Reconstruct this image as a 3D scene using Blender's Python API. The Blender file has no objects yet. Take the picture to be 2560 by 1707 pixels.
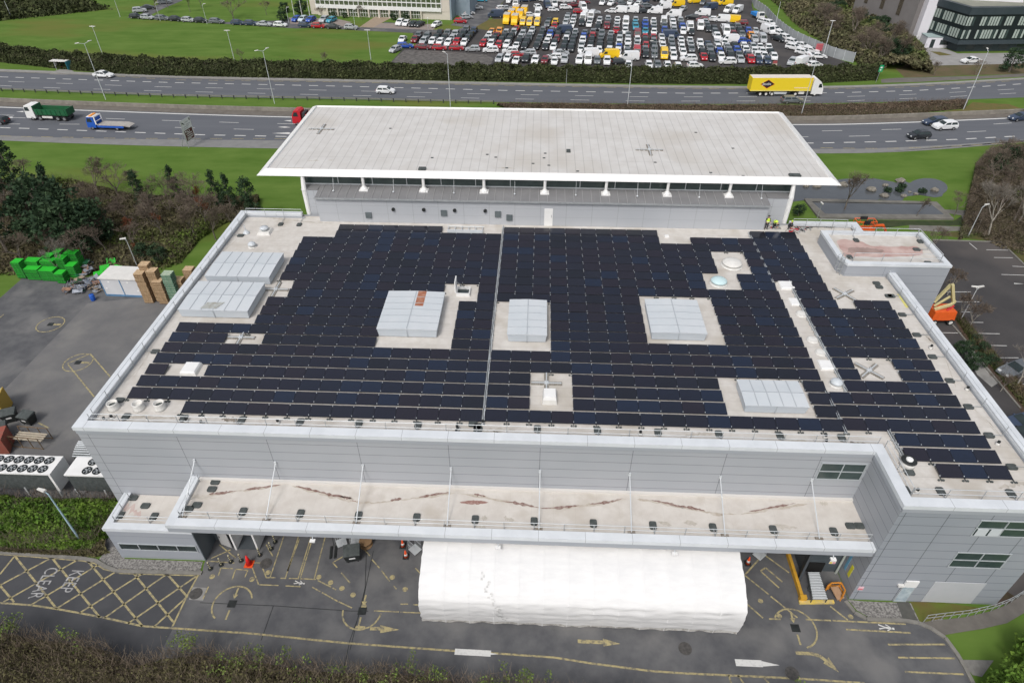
import bpy, bmesh, math, random
from mathutils import Vector, Matrix
R = math.radians
sc = bpy.context.scene
COL = sc.collection
rng = random.Random(7)
# ---------------------------------------------------------------- camera, sky, sun, exposure
FPX, PITCH, YAW, ROLL, CH = 1630.04, 0.673867, -0.0412183, -0.000566863, 48.0
_f = Vector((math.sin(YAW)*math.cos(PITCH), math.cos(YAW)*math.cos(PITCH), -math.sin(PITCH)))
_r0 = Vector((math.cos(YAW), -math.sin(YAW), 0)); _u0 = _r0.cross(_f)
_c, _s = math.cos(ROLL), math.sin(ROLL)
CR = _r0*_c + _u0*_s; CU = -_r0*_s + _u0*_c
cam = bpy.data.objects.new('camera', bpy.data.cameras.new('camera')); COL.objects.link(cam)
cam.data.sensor_width = 36; cam.data.lens = FPX/2560*36; cam.data.clip_start = 0.5; cam.data.clip_end = 3000
cam.matrix_world = Matrix(((CR.x, CU.x, -_f.x, 0), (CR.y, CU.y, -_f.y, 0), (CR.z, CU.z, -_f.z, CH), (0, 0, 0, 1)))
sc.camera = cam
SUN_EL, SUN_AZ = R(52), R(200)      # azimuth measured clockwise from +Y
w = bpy.data.worlds.new('World'); sc.world = w; w.use_nodes = True
nt = w.node_tree; bg = nt.nodes['Background']
sky = nt.nodes.new('ShaderNodeTexSky'); sky.sky_type = 'NISHITA'; sky.sun_disc = False
sky.sun_elevation = SUN_EL; sky.sun_rotation = SUN_AZ; sky.dust_density = 4.0; sky.air_density = 1.0; sky.ozone_density = 1.0
hs = nt.nodes.new('ShaderNodeHueSaturation'); hs.inputs['Saturation'].default_value = 0.38
nt.links.new(sky.outputs[0], hs.inputs['Color']); nt.links.new(hs.outputs[0], bg.inputs['Color'])
bg.inputs['Strength'].default_value = 0.13
sd = bpy.data.lights.new('sun', 'SUN'); sd.energy = 1.3; sd.angle = R(14); sd.color = (1.0, 0.965, 0.92)
so = bpy.data.objects.new('sun', sd); COL.objects.link(so)
_sv = Vector((math.sin(SUN_AZ)*math.cos(SUN_EL), math.cos(SUN_AZ)*math.cos(SUN_EL), math.sin(SUN_EL)))
so.rotation_euler = (-_sv).to_track_quat('-Z', 'Y').to_euler(); so.location = (0, 0, 90)
sc.view_settings.view_transform = 'Standard'; sc.view_settings.look = 'None'
sc.view_settings.exposure = 0.16; sc.view_settings.gamma = 1.0
# ---------------------------------------------------------------- measuring helpers (photograph pixels of 2560x1707 -> points of the place)
def ray(x, y): return CR*((x-1280)/FPX) + CU*((853.5-y)/FPX) + _f
def G(x, y, z=0.0):
    d = ray(x, y); t = (z-CH)/d.z; return Vector((d.x*t, d.y*t, z))
def AY(x, y, Y):
    d = ray(x, y); t = Y/d.y; return Vector((d.x*t, Y, CH+d.z*t))
def ZM(ox, oy, s): return lambda x, y: (ox+x/s, oy+y/s)
def hgt(x, ytop, base): return AY(x, ytop, base.y).z
# ---------------------------------------------------------------- materials
MATS = {}
def mat(name, c1, c2=None, rough=0.75, spec=0.35, metal=0.0, nscale=1.0, detail=6.0, lo=0.35, hi=0.65, bump=0.0, seams=(), c3=None,
        n3=0.15, island=0.0, objcol=False, stretch=None, emit=0):
    if name in MATS: return MATS[name]
    m = bpy.data.materials.new(name); m.use_nodes = True; t = m.node_tree; N = t.nodes; L = t.links
    b = N['Principled BSDF']; b.inputs['Roughness'].default_value = rough
    b.inputs['Specular IOR Level'].default_value = spec; b.inputs['Metallic'].default_value = metal
    tc = N.new('ShaderNodeTexCoord'); vec = tc.outputs['Object']
    if stretch:
        mp = N.new('ShaderNodeMapping'); mp.inputs['Scale'].default_value = stretch; L.new(vec, mp.inputs[0]); vec2 = mp.outputs[0]
    else: vec2 = vec
    def rgb(c): return (c[0], c[1], c[2], 1)
    cur = None
    if objcol:
        oi = N.new('ShaderNodeObjectInfo'); cur = oi.outputs['Color']
    if c2 is not None:
        no = N.new('ShaderNodeTexNoise'); no.inputs['Scale'].default_value = nscale; no.inputs['Detail'].default_value = detail
        no.inputs['Roughness'].default_value = 0.6; L.new(vec2, no.inputs['Vector'])
        mr = N.new('ShaderNodeMapRange'); mr.inputs[1].default_value = lo; mr.inputs[2].default_value = hi; L.new(no.outputs['Fac'], mr.inputs[0])
        mx = N.new('ShaderNodeMix'); mx.data_type = 'RGBA'; mx.inputs[6].default_value = rgb(c1); mx.inputs[7].default_value = rgb(c2)
        L.new(mr.outputs[0], mx.inputs[0]); cur = mx.outputs[2]; nfac = no.outputs['Fac']
        if c3 is not None:
            n2 = N.new('ShaderNodeTexNoise'); n2.inputs['Scale'].default_value = n3; n2.inputs['Detail'].default_value = 5; L.new(vec2, n2.inputs['Vector'])
            m2 = N.new('ShaderNodeMapRange'); m2.inputs[1].default_value = 0.52; m2.inputs[2].default_value = 0.68; L.new(n2.outputs['Fac'], m2.inputs[0])
            x2 = N.new('ShaderNodeMix'); x2.data_type = 'RGBA'; L.new(cur, x2.inputs[6]); x2.inputs[7].default_value = rgb(c3); L.new(m2.outputs[0], x2.inputs[0]); cur = x2.outputs[2]
        if bump:
            bp = N.new('ShaderNodeBump'); bp.inputs['Strength'].default_value = bump; bp.inputs['Distance'].default_value = 0.05
            L.new(nfac, bp.inputs['Height']); L.new(bp.outputs[0], b.inputs['Normal'])
    elif not objcol:
        cv = N.new('ShaderNodeRGB'); cv.outputs[0].default_value = rgb(c1); cur = cv.outputs[0]
    if island:
        ge = N.new('ShaderNodeNewGeometry'); mr = N.new('ShaderNodeMapRange'); mr.inputs[3].default_value = 1-island; mr.inputs[4].default_value = 1+island
        L.new(ge.outputs['Random Per Island'], mr.inputs[0])
        vm = N.new('ShaderNodeVectorMath'); vm.operation = 'SCALE'; L.new(cur, vm.inputs[0]); L.new(mr.outputs[0], vm.inputs['Scale']); cur = vm.outputs[0]
    if seams:                      # joints between cladding panels / membrane sheets: (axis, origin, pitch, width, darkness)
        sp = N.new('ShaderNodeSeparateXYZ'); gp = N.new('ShaderNodeNewGeometry'); L.new(gp.outputs['Position'], sp.inputs[0])
        for ax, o, p, wd, dk in seams:
            s1 = N.new('ShaderNodeMath'); s1.operation = 'SUBTRACT'; L.new(sp.outputs[ax], s1.inputs[0]); s1.inputs[1].default_value = o
            s2 = N.new('ShaderNodeMath'); s2.operation = 'FLOORED_MODULO'; L.new(s1.outputs[0], s2.inputs[0]); s2.inputs[1].default_value = p
            s3 = N.new('ShaderNodeMath'); s3.operation = 'LESS_THAN'; L.new(s2.outputs[0], s3.inputs[0]); s3.inputs[1].default_value = wd
            s4 = N.new('ShaderNodeMath'); s4.operation = 'MULTIPLY_ADD'; L.new(s3.outputs[0], s4.inputs[0]); s4.inputs[1].default_value = -dk; s4.inputs[2].default_value = 1.0
            vm = N.new('ShaderNodeVectorMath'); vm.operation = 'SCALE'; L.new(cur, vm.inputs[0]); L.new(s4.outputs[0], vm.inputs['Scale']); cur = vm.outputs[0]
    L.new(cur, b.inputs['Base Color'])
    MATS[name] = m; return m
grass = mat('grass', (0.07, 0.135, 0.02), (0.12, 0.19, 0.04), rough=0.95, spec=0.1, nscale=0.22, detail=10, c3=(0.13, 0.15, 0.035), n3=0.05, lo=0.3, hi=0.7, stretch=(0.5, 1.3, 1))
asph = mat('worn_asphalt', (0.085, 0.087, 0.094), (0.125, 0.126, 0.13), rough=0.9, spec=0.25, nscale=0.45, detail=12, c3=(0.165, 0.163, 0.162), n3=0.22, lo=.38, hi=.62)
asph2 = mat('dark_asphalt', (0.062, 0.064, 0.07), (0.075, 0.077, 0.083), rough=0.92, spec=0.2, nscale=0.6, detail=8)
carpk = mat('car_park_asphalt', (0.05, 0.048, 0.05), (0.072, 0.068, 0.068), rough=0.9, spec=0.25, nscale=0.15, detail=10, c3=(0.1, 0.09, 0.085), n3=0.05)
road_m = mat('motorway_asphalt', (0.105, 0.112, 0.128), (0.125, 0.132, 0.148), rough=0.85, spec=0.3, nscale=0.25, detail=6, stretch=(0.15, 1.5, 1))
shoulder = mat('pale_concrete_strip', (0.24, 0.235, 0.225), (0.3, 0.295, 0.28), rough=0.9, nscale=0.8)
kerbm = mat('kerb_stone', (0.17, 0.165, 0.15), (0.23, 0.22, 0.2), rough=0.9, nscale=1.5)
gravel = mat('gravel', (0.12, 0.115, 0.11), (0.28, 0.27, 0.255), rough=0.95, nscale=6, detail=3, lo=0.4, hi=0.6)
soil = mat('bare_soil', (0.055, 0.035, 0.024), (0.1, 0.07, 0.05), rough=0.95, nscale=0.7, c3=(0.05, 0.08, 0.02), n3=0.2)
rubble = mat('rubble', (0.075, 0.07, 0.068), (0.16, 0.15, 0.14), rough=0.95, nscale=0.9, detail=10, bump=0.6)
drygrass = mat('dry_grass', (0.16, 0.12, 0.05), (0.11, 0.12, 0.04), rough=0.95, spec=0.1, nscale=0.8, detail=8)
white_line = mat('white_road_paint', (0.62, 0.62, 0.6), (0.4, 0.4, 0.4), rough=0.8, nscale=5, lo=0.5, hi=0.85)
yellow_line = mat('worn_yellow_paint', (0.4, 0.34, 0.175), (0.15, 0.14, 0.115), rough=0.85, nscale=3.5, lo=0.42, hi=0.66)
ZS = (2, 0.06, 0.961, 0.045, 0.5)
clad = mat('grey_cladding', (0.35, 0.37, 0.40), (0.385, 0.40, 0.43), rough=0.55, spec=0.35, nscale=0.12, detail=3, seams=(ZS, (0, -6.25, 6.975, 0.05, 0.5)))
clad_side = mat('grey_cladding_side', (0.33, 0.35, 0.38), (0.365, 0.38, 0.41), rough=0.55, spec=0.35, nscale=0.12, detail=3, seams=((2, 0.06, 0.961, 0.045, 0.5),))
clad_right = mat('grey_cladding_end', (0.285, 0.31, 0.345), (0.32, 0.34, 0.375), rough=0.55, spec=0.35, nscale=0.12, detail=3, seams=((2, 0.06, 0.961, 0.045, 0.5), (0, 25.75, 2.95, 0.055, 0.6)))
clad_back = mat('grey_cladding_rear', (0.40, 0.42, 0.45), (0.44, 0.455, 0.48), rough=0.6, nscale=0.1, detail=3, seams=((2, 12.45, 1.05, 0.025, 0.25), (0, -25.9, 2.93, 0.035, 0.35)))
coping = mat('white_coping', (0.66, 0.69, 0.72), (0.6, 0.63, 0.66), rough=0.5, nscale=0.8, seams=((0, -2.74, 3.4875, 0.03, 0.5),))
coping_y = mat('white_coping_side', (0.66, 0.69, 0.72), (0.56, 0.59, 0.62), rough=0.5, nscale=0.6)
fascia = mat('grey_fascia', (0.33, 0.355, 0.39), (0.36, 0.38, 0.415), rough=0.55, nscale=0.2)
roofm = mat('roof_membrane', (0.52, 0.49, 0.45), (0.61, 0.585, 0.55), rough=0.85, spec=0.2, nscale=1.1, detail=10, c3=(0.47, 0.435, 0.385), n3=0.3, seams=((1, 0.3, 1.04, 0.05, 0.14),))
roofh = mat('high_roof_membrane', (0.53, 0.515, 0.495), (0.59, 0.58, 0.565), rough=0.85, spec=0.2, nscale=0.5, detail=8, c3=(0.5, 0.475, 0.44), n3=0.1, seams=((0, 0.3, 1.02, 0.08, 0.22), (1, 73.8, 7.1, 0.07, 0.16)))
canm = mat('canopy_membrane', (0.53, 0.495, 0.455), (0.6, 0.57, 0.53), rough=0.85, spec=0.2, nscale=0.9, detail=10, c3=(0.48, 0.44, 0.39), n3=0.4, seams=((0, 0.2, 1.7, 0.03, 0.06),))
dirt = mat('roof_dirt', (0.16, 0.13, 0.1), (0.34, 0.31, 0.27), rough=0.95, nscale=3, detail=8)
dirt2 = mat('pale_roof_dirt', (0.4, 0.37, 0.32), (0.52, 0.48, 0.43), rough=0.95, nscale=3, detail=8)
rust = mat('rust', (0.3, 0.1, 0.05), (0.42, 0.22, 0.15), rough=0.9, nscale=2.2)
redpuddle = mat('red_brown_ponding', (0.42, 0.27, 0.24), (0.56, 0.43, 0.39), rough=0.5, nscale=0.7, detail=6)
redpud2 = mat('brown_standing_water', (0.27, 0.19, 0.165), (0.36, 0.26, 0.23), rough=0.35, nscale=0.7)
white_p = mat('white_paint', (0.8, 0.8, 0.79), (0.74, 0.74, 0.73), rough=0.5, nscale=1.0)
offwhite = mat('off_white_cover', (0.7, 0.69, 0.66), (0.62, 0.61, 0.58), rough=0.7, nscale=2)
hoodm = mat('pale_grey_sheet_metal', (0.52, 0.56, 0.59), (0.57, 0.6, 0.625), rough=0.45, spec=0.4, nscale=0.5)
louv = mat('louvred_metal', (0.5, 0.55, 0.6), (0.54, 0.58, 0.62), rough=0.5, nscale=0.5, seams=((2, 0, 0.17, 0.03, 0.25),))
seamm = mat('seam_strip', (0.38, 0.41, 0.44), rough=0.6)
galv = mat('galvanised_steel', (0.42, 0.44, 0.45), (0.34, 0.36, 0.37), rough=0.45, metal=0.3, nscale=3)
galvl = mat('light_galvanised_steel', (0.6, 0.63, 0.65), rough=0.45, metal=0.2)
rubber = mat('dark_rubber', (0.05, 0.06, 0.058), (0.09, 0.1, 0.1), rough=0.8, nscale=3)
black = mat('black_plastic', (0.018, 0.02, 0.02), (0.03, 0.034, 0.034), rough=0.5, nscale=2)
glassd = mat('dark_glass', (0.02, 0.03, 0.032), (0.035, 0.05, 0.05), rough=0.12, spec=0.6, nscale=0.5)
glassg = mat('green_tinted_glass', (0.035, 0.055, 0.055), (0.06, 0.085, 0.08), rough=0.15, spec=0.6, nscale=0.6)
framem = mat('pale_window_frame', (0.4, 0.43, 0.45), rough=0.5)
shutter = mat('dark_roller_shutter', (0.075, 0.092, 0.105), (0.09, 0.108, 0.12), rough=0.5, nscale=1, seams=((2, 0, 0.2, 0.05, 0.35),))
zincm = mat('standing_seam_zinc', (0.2, 0.2, 0.205), (0.235, 0.235, 0.24), rough=0.5, nscale=0.5)
tentm = mat('white_tent_fabric', (0.74, 0.74, 0.735), (0.69, 0.69, 0.69), rough=0.6, spec=0.2, nscale=1.6, bump=0.2, stretch=(.5, 1.5, 2.5))
tentdirt = mat('dirty_tent_hem', (0.62, 0.61, 0.58), (0.3, 0.28, 0.25), rough=0.8, nscale=2.5, lo=0.45, hi=0.7)
PANELM = [mat('panel_glass_%s' % n, c, rough=0.12, spec=0.95, objcol=False, c2=tuple(v*1.15 for v in c), nscale=0.8) for n, c in
          (('navy', (0.0065, 0.0095, 0.021)), ('plum', (0.0105, 0.009, 0.0165)), ('black', (0.006, 0.0075, 0.014)), ('blue', (0.0065, 0.0125, 0.03)),
           ('ink', (0.0075, 0.0085, 0.018)), ('deep', (0.0085, 0.010, 0.019)))]
panel_frame = mat('black_panel_frame', (0.01, 0.011, 0.016), rough=0.4)
carpaint = mat('car_paint', (1, 1, 1), rough=0.3, spec=0.5, objcol=True)
tyre = mat('tyre_rubber', (0.02, 0.02, 0.02), rough=0.85)
rimm = mat('wheel_rim', (0.38, 0.39, 0.4), rough=0.35, metal=0.6)
plast = mat('dark_trim', (0.04, 0.042, 0.045), rough=0.6)
tail = mat('red_lamp_lens', (0.45, 0.02, 0.02), rough=0.3)
headl = mat('clear_lamp_lens', (0.7, 0.72, 0.72), rough=0.2)
orange = mat('orange_machine_paint', (0.78, 0.13, 0.025), (0.68, 0.11, 0.02), rough=0.45, nscale=2)
cream = mat('cream_machine_paint', (0.62, 0.56, 0.3), (0.54, 0.47, 0.25), rough=0.5, nscale=2)
yellowp = mat('yellow_steel_paint', (0.62, 0.34, 0.03), (0.5, 0.28, 0.04), rough=0.6, nscale=2)
greenpal = mat('bright_green_pallet', (0.03, 0.5, 0.035), (0.025, 0.42, 0.03), rough=0.55, nscale=1)
greendk = mat('green_pallet_gap_shade', (0.02, 0.08, 0.028), (0.04, 0.13, 0.05), rough=0.7, nscale=4)  # green runners coloured dark to stand for shade between stacked pallets
woodp = mat('pale_pallet_wood', (0.52, 0.37, 0.22), (0.6, 0.45, 0.29), rough=0.85, nscale=3)
woodd = mat('dark_wood_and_gap_shade', (0.27, 0.17, 0.09), rough=0.9)  # runner colour holds the shade of pallet gaps; cable drum is dark wood
conif = mat('pine_needles', (0.022, 0.045, 0.025), (0.05, 0.082, 0.04), rough=0.9, spec=0.15, nscale=0.9, island=0.35)
bushg = mat('shrub_leaves', (0.06, 0.125, 0.016), (0.15, 0.24, 0.035), rough=0.8, spec=0.25, nscale=0.6, island=0.45)
hedgem = mat('hedge_leaves', (0.035, 0.045, 0.02), (0.075, 0.088, 0.036), rough=0.9, spec=0.15, nscale=0.35, island=0.4)
twigb = mat('brown_twigs', (0.125, 0.1, 0.08), (0.19, 0.155, 0.125), rough=0.95, spec=0.1, nscale=0.4, island=0.35)
scrubm = mat('brown_green_scrub', (0.095, 0.088, 0.045), (0.145, 0.135, 0.065), rough=0.95, spec=0.1, nscale=0.3, island=0.4)
brownleaf = mat('brown_hedge_leaves', (0.1, 0.072, 0.052), (0.15, 0.115, 0.082), rough=0.95, spec=0.1, nscale=0.5, island=0.4)
coppery = mat('copper_leaves', (0.26, 0.09, 0.045), (0.2, 0.07, 0.035), rough=0.9, nscale=1, island=0.3)
bark = mat('grey_bark', (0.12, 0.1, 0.085), (0.19, 0.165, 0.14), rough=0.9, nscale=3)
birch = mat('pale_bark', (0.36, 0.34, 0.3), (0.22, 0.2, 0.17), rough=0.9, nscale=3)
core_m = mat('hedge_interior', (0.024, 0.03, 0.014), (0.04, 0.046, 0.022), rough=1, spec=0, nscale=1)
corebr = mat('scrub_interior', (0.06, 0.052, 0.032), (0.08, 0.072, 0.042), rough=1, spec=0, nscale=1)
waterm = mat('dark_pond_water', (0.075, 0.082, 0.09), (0.085, 0.092, 0.1), rough=0.12, spec=0.5, nscale=0.5)
rockm = mat('boulder_stone', (0.15, 0.14, 0.115), (0.26, 0.24, 0.21), rough=0.9, nscale=1.5)
stonem = mat('wet_stone_paving', (0.13, 0.125, 0.11), (0.2, 0.19, 0.17), rough=0.8, nscale=0.8)
hivis = mat('hi_vis_yellow', (0.62, 0.85, 0.08), rough=0.6)
hivis_s = mat('reflective_band', (0.8, 0.82, 0.75), rough=0.4)
darkcloth = mat('dark_work_clothes', (0.03, 0.032, 0.038), rough=0.9)
skin = mat('skin', (0.5, 0.3, 0.22), rough=0.6)
bluep = mat('blue_paint', (0.02, 0.1, 0.45), rough=0.4)
redp = mat('red_paint', (0.5, 0.02, 0.03), rough=0.4)
greenp = mat('dark_green_paint', (0.01, 0.12, 0.045), (0.02, 0.09, 0.04), rough=0.55, nscale=2)
yellowt = mat('yellow_trailer_side', (0.82, 0.62, 0.03), rough=0.45)
creamw = mat('cream_render_wall', (0.58, 0.53, 0.46), (0.62, 0.57, 0.5), rough=0.9, nscale=0.3)
teal = mat('teal_panel', (0.02, 0.12, 0.15), rough=0.4)
charcoal = mat('charcoal_cladding', (0.035, 0.05, 0.058), (0.045, 0.06, 0.07), rough=0.5, nscale=0.3)
blackwall = mat('black_band_cladding', (0.012, 0.018, 0.02), rough=0.4)
greywall = mat('plain_grey_wall', (0.21, 0.195, 0.19), (0.24, 0.225, 0.22), rough=0.9, nscale=0.2)
whitewall = mat('white_profiled_wall', (0.68, 0.67, 0.72), (0.72, 0.71, 0.75), rough=0.7, nscale=0.2)
fence_m = mat('grey_palisade_sheet', (0.3, 0.32, 0.33), (0.36, 0.38, 0.39), rough=0.6, nscale=0.5)
# ---------------------------------------------------------------- mesh building
class MB:
    def __init__(s): s.v = []; s.f = []; s.m = []
    def poly(s, pts, mi=0):
        n = len(s.v); s.v += [tuple(p) for p in pts]; s.f.append(tuple(range(n, n+len(pts)))); s.m.append(mi)
    def hexa(s, p, mi=0):          # p: 4 bottom (ccw) + 4 top
        n = len(s.v); s.v += [tuple(q) for q in p]
        for f in ((3, 2, 1, 0), (4, 5, 6, 7), (0, 1, 5, 4), (1, 2, 6, 5), (2, 3, 7, 6), (3, 0, 4, 7)):
            s.f.append(tuple(n+i for i in f)); s.m.append(mi)
        return s
    def box(s, x0, x1, y0, y1, z0, z1, mi=0, M=None):
        p = [Vector(q) for q in ((x0, y0, z0), (x1, y0, z0), (x1, y1, z0), (x0, y1, z0), (x0, y0, z1), (x1, y0, z1), (x1, y1, z1), (x0, y1, z1))]
        if M: p = [M @ q for q in p]
        return s.hexa(p, mi)
    def prism(s, poly, z0, z1, mi=0, mtop=None):
        n = len(s.v); k = len(poly)
        s.v += [(p[0], p[1], z0) for p in poly] + [(p[0], p[1], z1) for p in poly]
        s.f.append(tuple(range(n+k-1, n-1, -1))); s.m.append(mi)
        s.f.append(tuple(range(n+k, n+2*k))); s.m.append(mi if mtop is None else mtop)
        for i in range(k):
            j = (i+1) % k; s.f.append((n+i, n+j, n+k+j, n+k+i)); s.m.append(mi)
        return s
    def extr(s, prof, y0, y1, mi=0, taper=None, M=None):      # side profile in xz swept along y
        n = len(s.v); k = len(prof)
        for yy in (y0, y1):
            for i, (x, z) in enumerate(prof):
                f = taper[i] if taper else 1.0
                q = Vector((x, (y0+y1)/2 + (yy-(y0+y1)/2)*f, z)); s.v.append(tuple(M @ q if M else q))
        s.f.append(tuple(range(n, n+k))); s.m.append(mi); s.f.append(tuple(range(n+2*k-1, n+k-1, -1))); s.m.append(mi)
        for i in range(k):
            j = (i+1) % k; s.f.append((n+i, n+k+i, n+k+j, n+j)); s.m.append(mi)
        return s
    def tube(s, p, q, r, n=6, r2=None, mi=0, cap=True):
        p = Vector(p); q = Vector(q); d = q-p
        if d.length < 1e-6: return s
        d.normalize(); a = d.orthogonal().normalized(); b = d.cross(a); r2 = r if r2 is None else r2; k = len(s.v)
        for c, rr in ((p, r), (q, r2)):
            for i in range(n):
                t = 2*math.pi*i/n; s.v.append(tuple(c + a*math.cos(t)*rr + b*math.sin(t)*rr))
        for i in range(n):
            j = (i+1) % n; s.f.append((k+i, k+j, k+n+j, k+n+i)); s.m.append(mi)
        if cap:
            s.f.append(tuple(range(k+n-1, k-1, -1))); s.m.append(mi); s.f.append(tuple(range(k+n, k+2*n))); s.m.append(mi)
        return s
    def lathe(s, c, prof, n=16, mi=0, sx=1, sy=1):
        k = len(s.v); c = Vector(c)
        for r, z in prof:
            for i in range(n):
                t = 2*math.pi*i/n; s.v.append((c.x+math.cos(t)*r*sx, c.y+math.sin(t)*r*sy, c.z+z))
        for a in range(len(prof)-1):
            for i in range(n):
                j = (i+1) % n; s.f.append((k+a*n+i, k+a*n+j, k+(a+1)*n+j, k+(a+1)*n+i)); s.m.append(mi)
        s.f.append(tuple(k+(len(prof)-1)*n+i for i in range(n))); s.m.append(mi)
        s.f.append(tuple(k+i for i in reversed(range(n)))); s.m.append(mi)
        return s
    def build(s, name, mats, parent=None, smooth=False, loc=None):
        me = bpy.data.meshes.new(name); me.from_pydata(s.v, [], s.f)
        ml = mats if isinstance(mats, (list, tuple)) else [mats]
        for m in ml: me.materials.append(m)
        if len(ml) > 1: me.polygons.foreach_set('material_index', s.m)
        if smooth: me.polygons.foreach_set('use_smooth', [True]*len(s.f))
        me.update(); o = bpy.data.objects.new(name, me); COL.objects.link(o)
        if parent: o.parent = parent
        if loc is not None: o.location = loc
        return o
def tag(o, label=None, cat=None, group=None, kind=None):
    if label: o['label'] = label
    if cat: o['category'] = cat
    if group: o['group'] = group
    if kind: o['kind'] = kind
    return o
def empty(name, loc=(0, 0, 0), rz=0.0, label=None, cat=None, group=None):
    o = bpy.data.objects.new(name, None); COL.objects.link(o); o.location = loc; o.rotation_euler = (0, 0, rz)
    o.empty_display_size = 0.2
    return tag(o, label, cat, group)
def dup(root, loc=None, rz=None, label=None, color=None, group=None, scale=None, name=None):
    c = root.copy(); COL.objects.link(c)
    if loc is not None: c.location = loc
    if rz is not None: c.rotation_euler = (0, 0, rz)
    if scale is not None: c.scale = (scale, scale, scale) if not isinstance(scale, tuple) else scale
    if label: c['label'] = label
    if group: c['group'] = group
    if color: c.color = color
    def rec(src, dst):
        for ch in src.children:
            d = ch.copy(); COL.objects.link(d); d.parent = dst
            if color and ch.name.split('.')[0] in ('body', 'cab'): d.color = color
            rec(ch, d)
    rec(root, c); return c
def structure(mb, name, m): return tag(mb.build(name, m), kind='structure')
def text_mesh(body, size, extrude=0.0):
    cu = bpy.data.curves.new('t', 'FONT'); cu.body = body; cu.size = size; cu.extrude = extrude; cu.align_x = 'LEFT'; cu.resolution_u = 3
    o = bpy.data.objects.new('t', cu); COL.objects.link(o); bpy.context.view_layer.update()
    dg = bpy.context.evaluated_depsgraph_get(); me = bpy.data.meshes.new_from_object(o.evaluated_get(dg))
    bpy.data.objects.remove(o); bpy.data.curves.remove(cu); return me
def text_obj(name, body, size, m, M, parent=None, sx=1.0, sy=1.0, extrude=0.0, bold=0.0):
    me = text_mesh(body, size, extrude)
    me.transform(M @ Matrix.Diagonal((sx, sy, 1, 1))); me.materials.clear(); me.materials.append(m)
    o = bpy.data.objects.new(name, me); COL.objects.link(o)
    if parent: o.parent = parent
    return o
def wpart(mb, name, m, root, smooth=False):       # geometry given in world coordinates, hung under a root
    o = mb.build(name, m, root, smooth)
    o.data.transform(root.matrix_basis.inverted()); return o
def wtop(mb, name, m, label, cat, group=None, smooth=False):  # single-mesh thing, origin moved to its base
    o = mb.build(name, m, None, smooth); c = Vector((0, 0, 0))
    n = len(mb.v); xs = sum(v[0] for v in mb.v)/n; ys = sum(v[1] for v in mb.v)/n; zs = min(v[2] for v in mb.v)
    o.data.transform(Matrix.Translation((-xs, -ys, -zs))); o.location = (xs, ys, zs)
    return tag(o, label, cat, group)
# ================================================================ GROUND, ROADS
def sheet(pts, z, name, m):
    b = MB(); b.poly([(p[0], p[1], z) for p in pts]); return structure(b, name, m)
b = MB()
b.poly([(-900, -60, 0), (900, -60, 0), (900, 900, 0), (-900, 900, 0)]); structure(b, 'ground', grass)
def gp(L_, z=0.0): return [tuple(G(x, y, z)) for x, y in L_]
def resample(pts, n):
    pts = [Vector(p[:2]) for p in pts]; L_ = [0]
    for a, c in zip(pts, pts[1:]): L_.append(L_[-1]+(c-a).length)
    out = []
    for i in range(n+1):
        t = L_[-1]*i/n; k = max(j for j in range(len(L_)-1) if L_[j] <= t+1e-9); u = (t-L_[k])/max(1e-9, L_[k+1]-L_[k])
        out.append(pts[k].lerp(pts[k+1], min(1, u)))
    return out, L_[-1]
def smooth_px(pts, n=24):                 # quadratic-ish smoothing of a pixel polyline, extended both ways
    W = [G(x, y) for x, y in pts]
    a = W[0] + (W[0]-W[1]).normalized()*60; e = W[-1] + (W[-1]-W[-2]).normalized()*60
    W = [a] + W + [e]
    for _ in range(3):
        V = [W[0]]
        for p, q in zip(W, W[1:]): V += [p.lerp(q, .25), p.lerp(q, .75)]
        W = V + [W[-1]]
    return W
def band(l1, l2, z): return [(p.x, p.y, z) for p in l1] + [(p.x, p.y, z) for p in reversed(l2)]
z0 = ZM(0, 0, 2.735); z1 = ZM(850, 0, 2.735); z2 = ZM(1700, 0, 2.735)
far_up = smooth_px([z0(0, 492), z0(1200, 538), z0(2352, 562), z1(1180, 585), z1(2352, 606), z2(950, 610), z2(1600, 590), z2(2352, 547)])
far_lo = smooth_px([z0(0, 612), z0(1180, 660), z0(2352, 680), z1(1050, 700), z1(2352, 714), z2(850, 711), z2(1600, 695), z2(2352, 668)])
near_up = smooth_px([z0(0, 728), z0(1000, 765), z0(1900, 797), z1(1200, 830), z2(780, 852), z2(1400, 840), z2(2352, 800)])
near_lo = smooth_px([z0(0, 962), z0(600, 986), z0(1180, 1003), z0(1900, 1018), z1(1200, 1040), z2(960, 1055), z2(1600, 1040), z2(2352, 974)])
path_up = smooth_px([z0(0, 474), z0(1200, 518), z0(2352, 541), z1(1180, 566), z1(2352, 588), z2(950, 593), z2(1600, 573), z2(2352, 532)])
sh_lo = smooth_px([z0(0, 928), z0(600, 950), z0(1180, 956), z0(1900, 962), z1(1200, 985), z2(960, 1027), z2(1600, 1008), z2(2352, 958)])
barr = smooth_px([z0(0, 694), z0(1000, 735), z0(2000, 763), z1(1200, 800), z2(760, 828), z2(1500, 806), z2(2352, 770)])
b = MB(); b.poly(band(far_up, far_lo, 0.02)); b.poly(band(near_up, near_lo, 0.02)); structure(b, 'motorway', road_m)
b = MB(); b.poly(band(path_up, far_up, 0.012)); structure(b, 'footpath', shoulder)
b = MB(); b.poly(band(sh_lo, near_lo, 0.026)); structure(b, 'paved_road_edge', mat('grey_hard_strip', (0.19, 0.19, 0.19), (0.23, 0.23, 0.225), rough=0.9, nscale=0.6))
b = MB(); b.poly(band(barr, near_up, 0.012)); structure(b, 'road_verge', mat('dirty_verge', (0.13, 0.115, 0.1), (0.17, 0.155, 0.135), rough=0.95, nscale=0.6))
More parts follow.
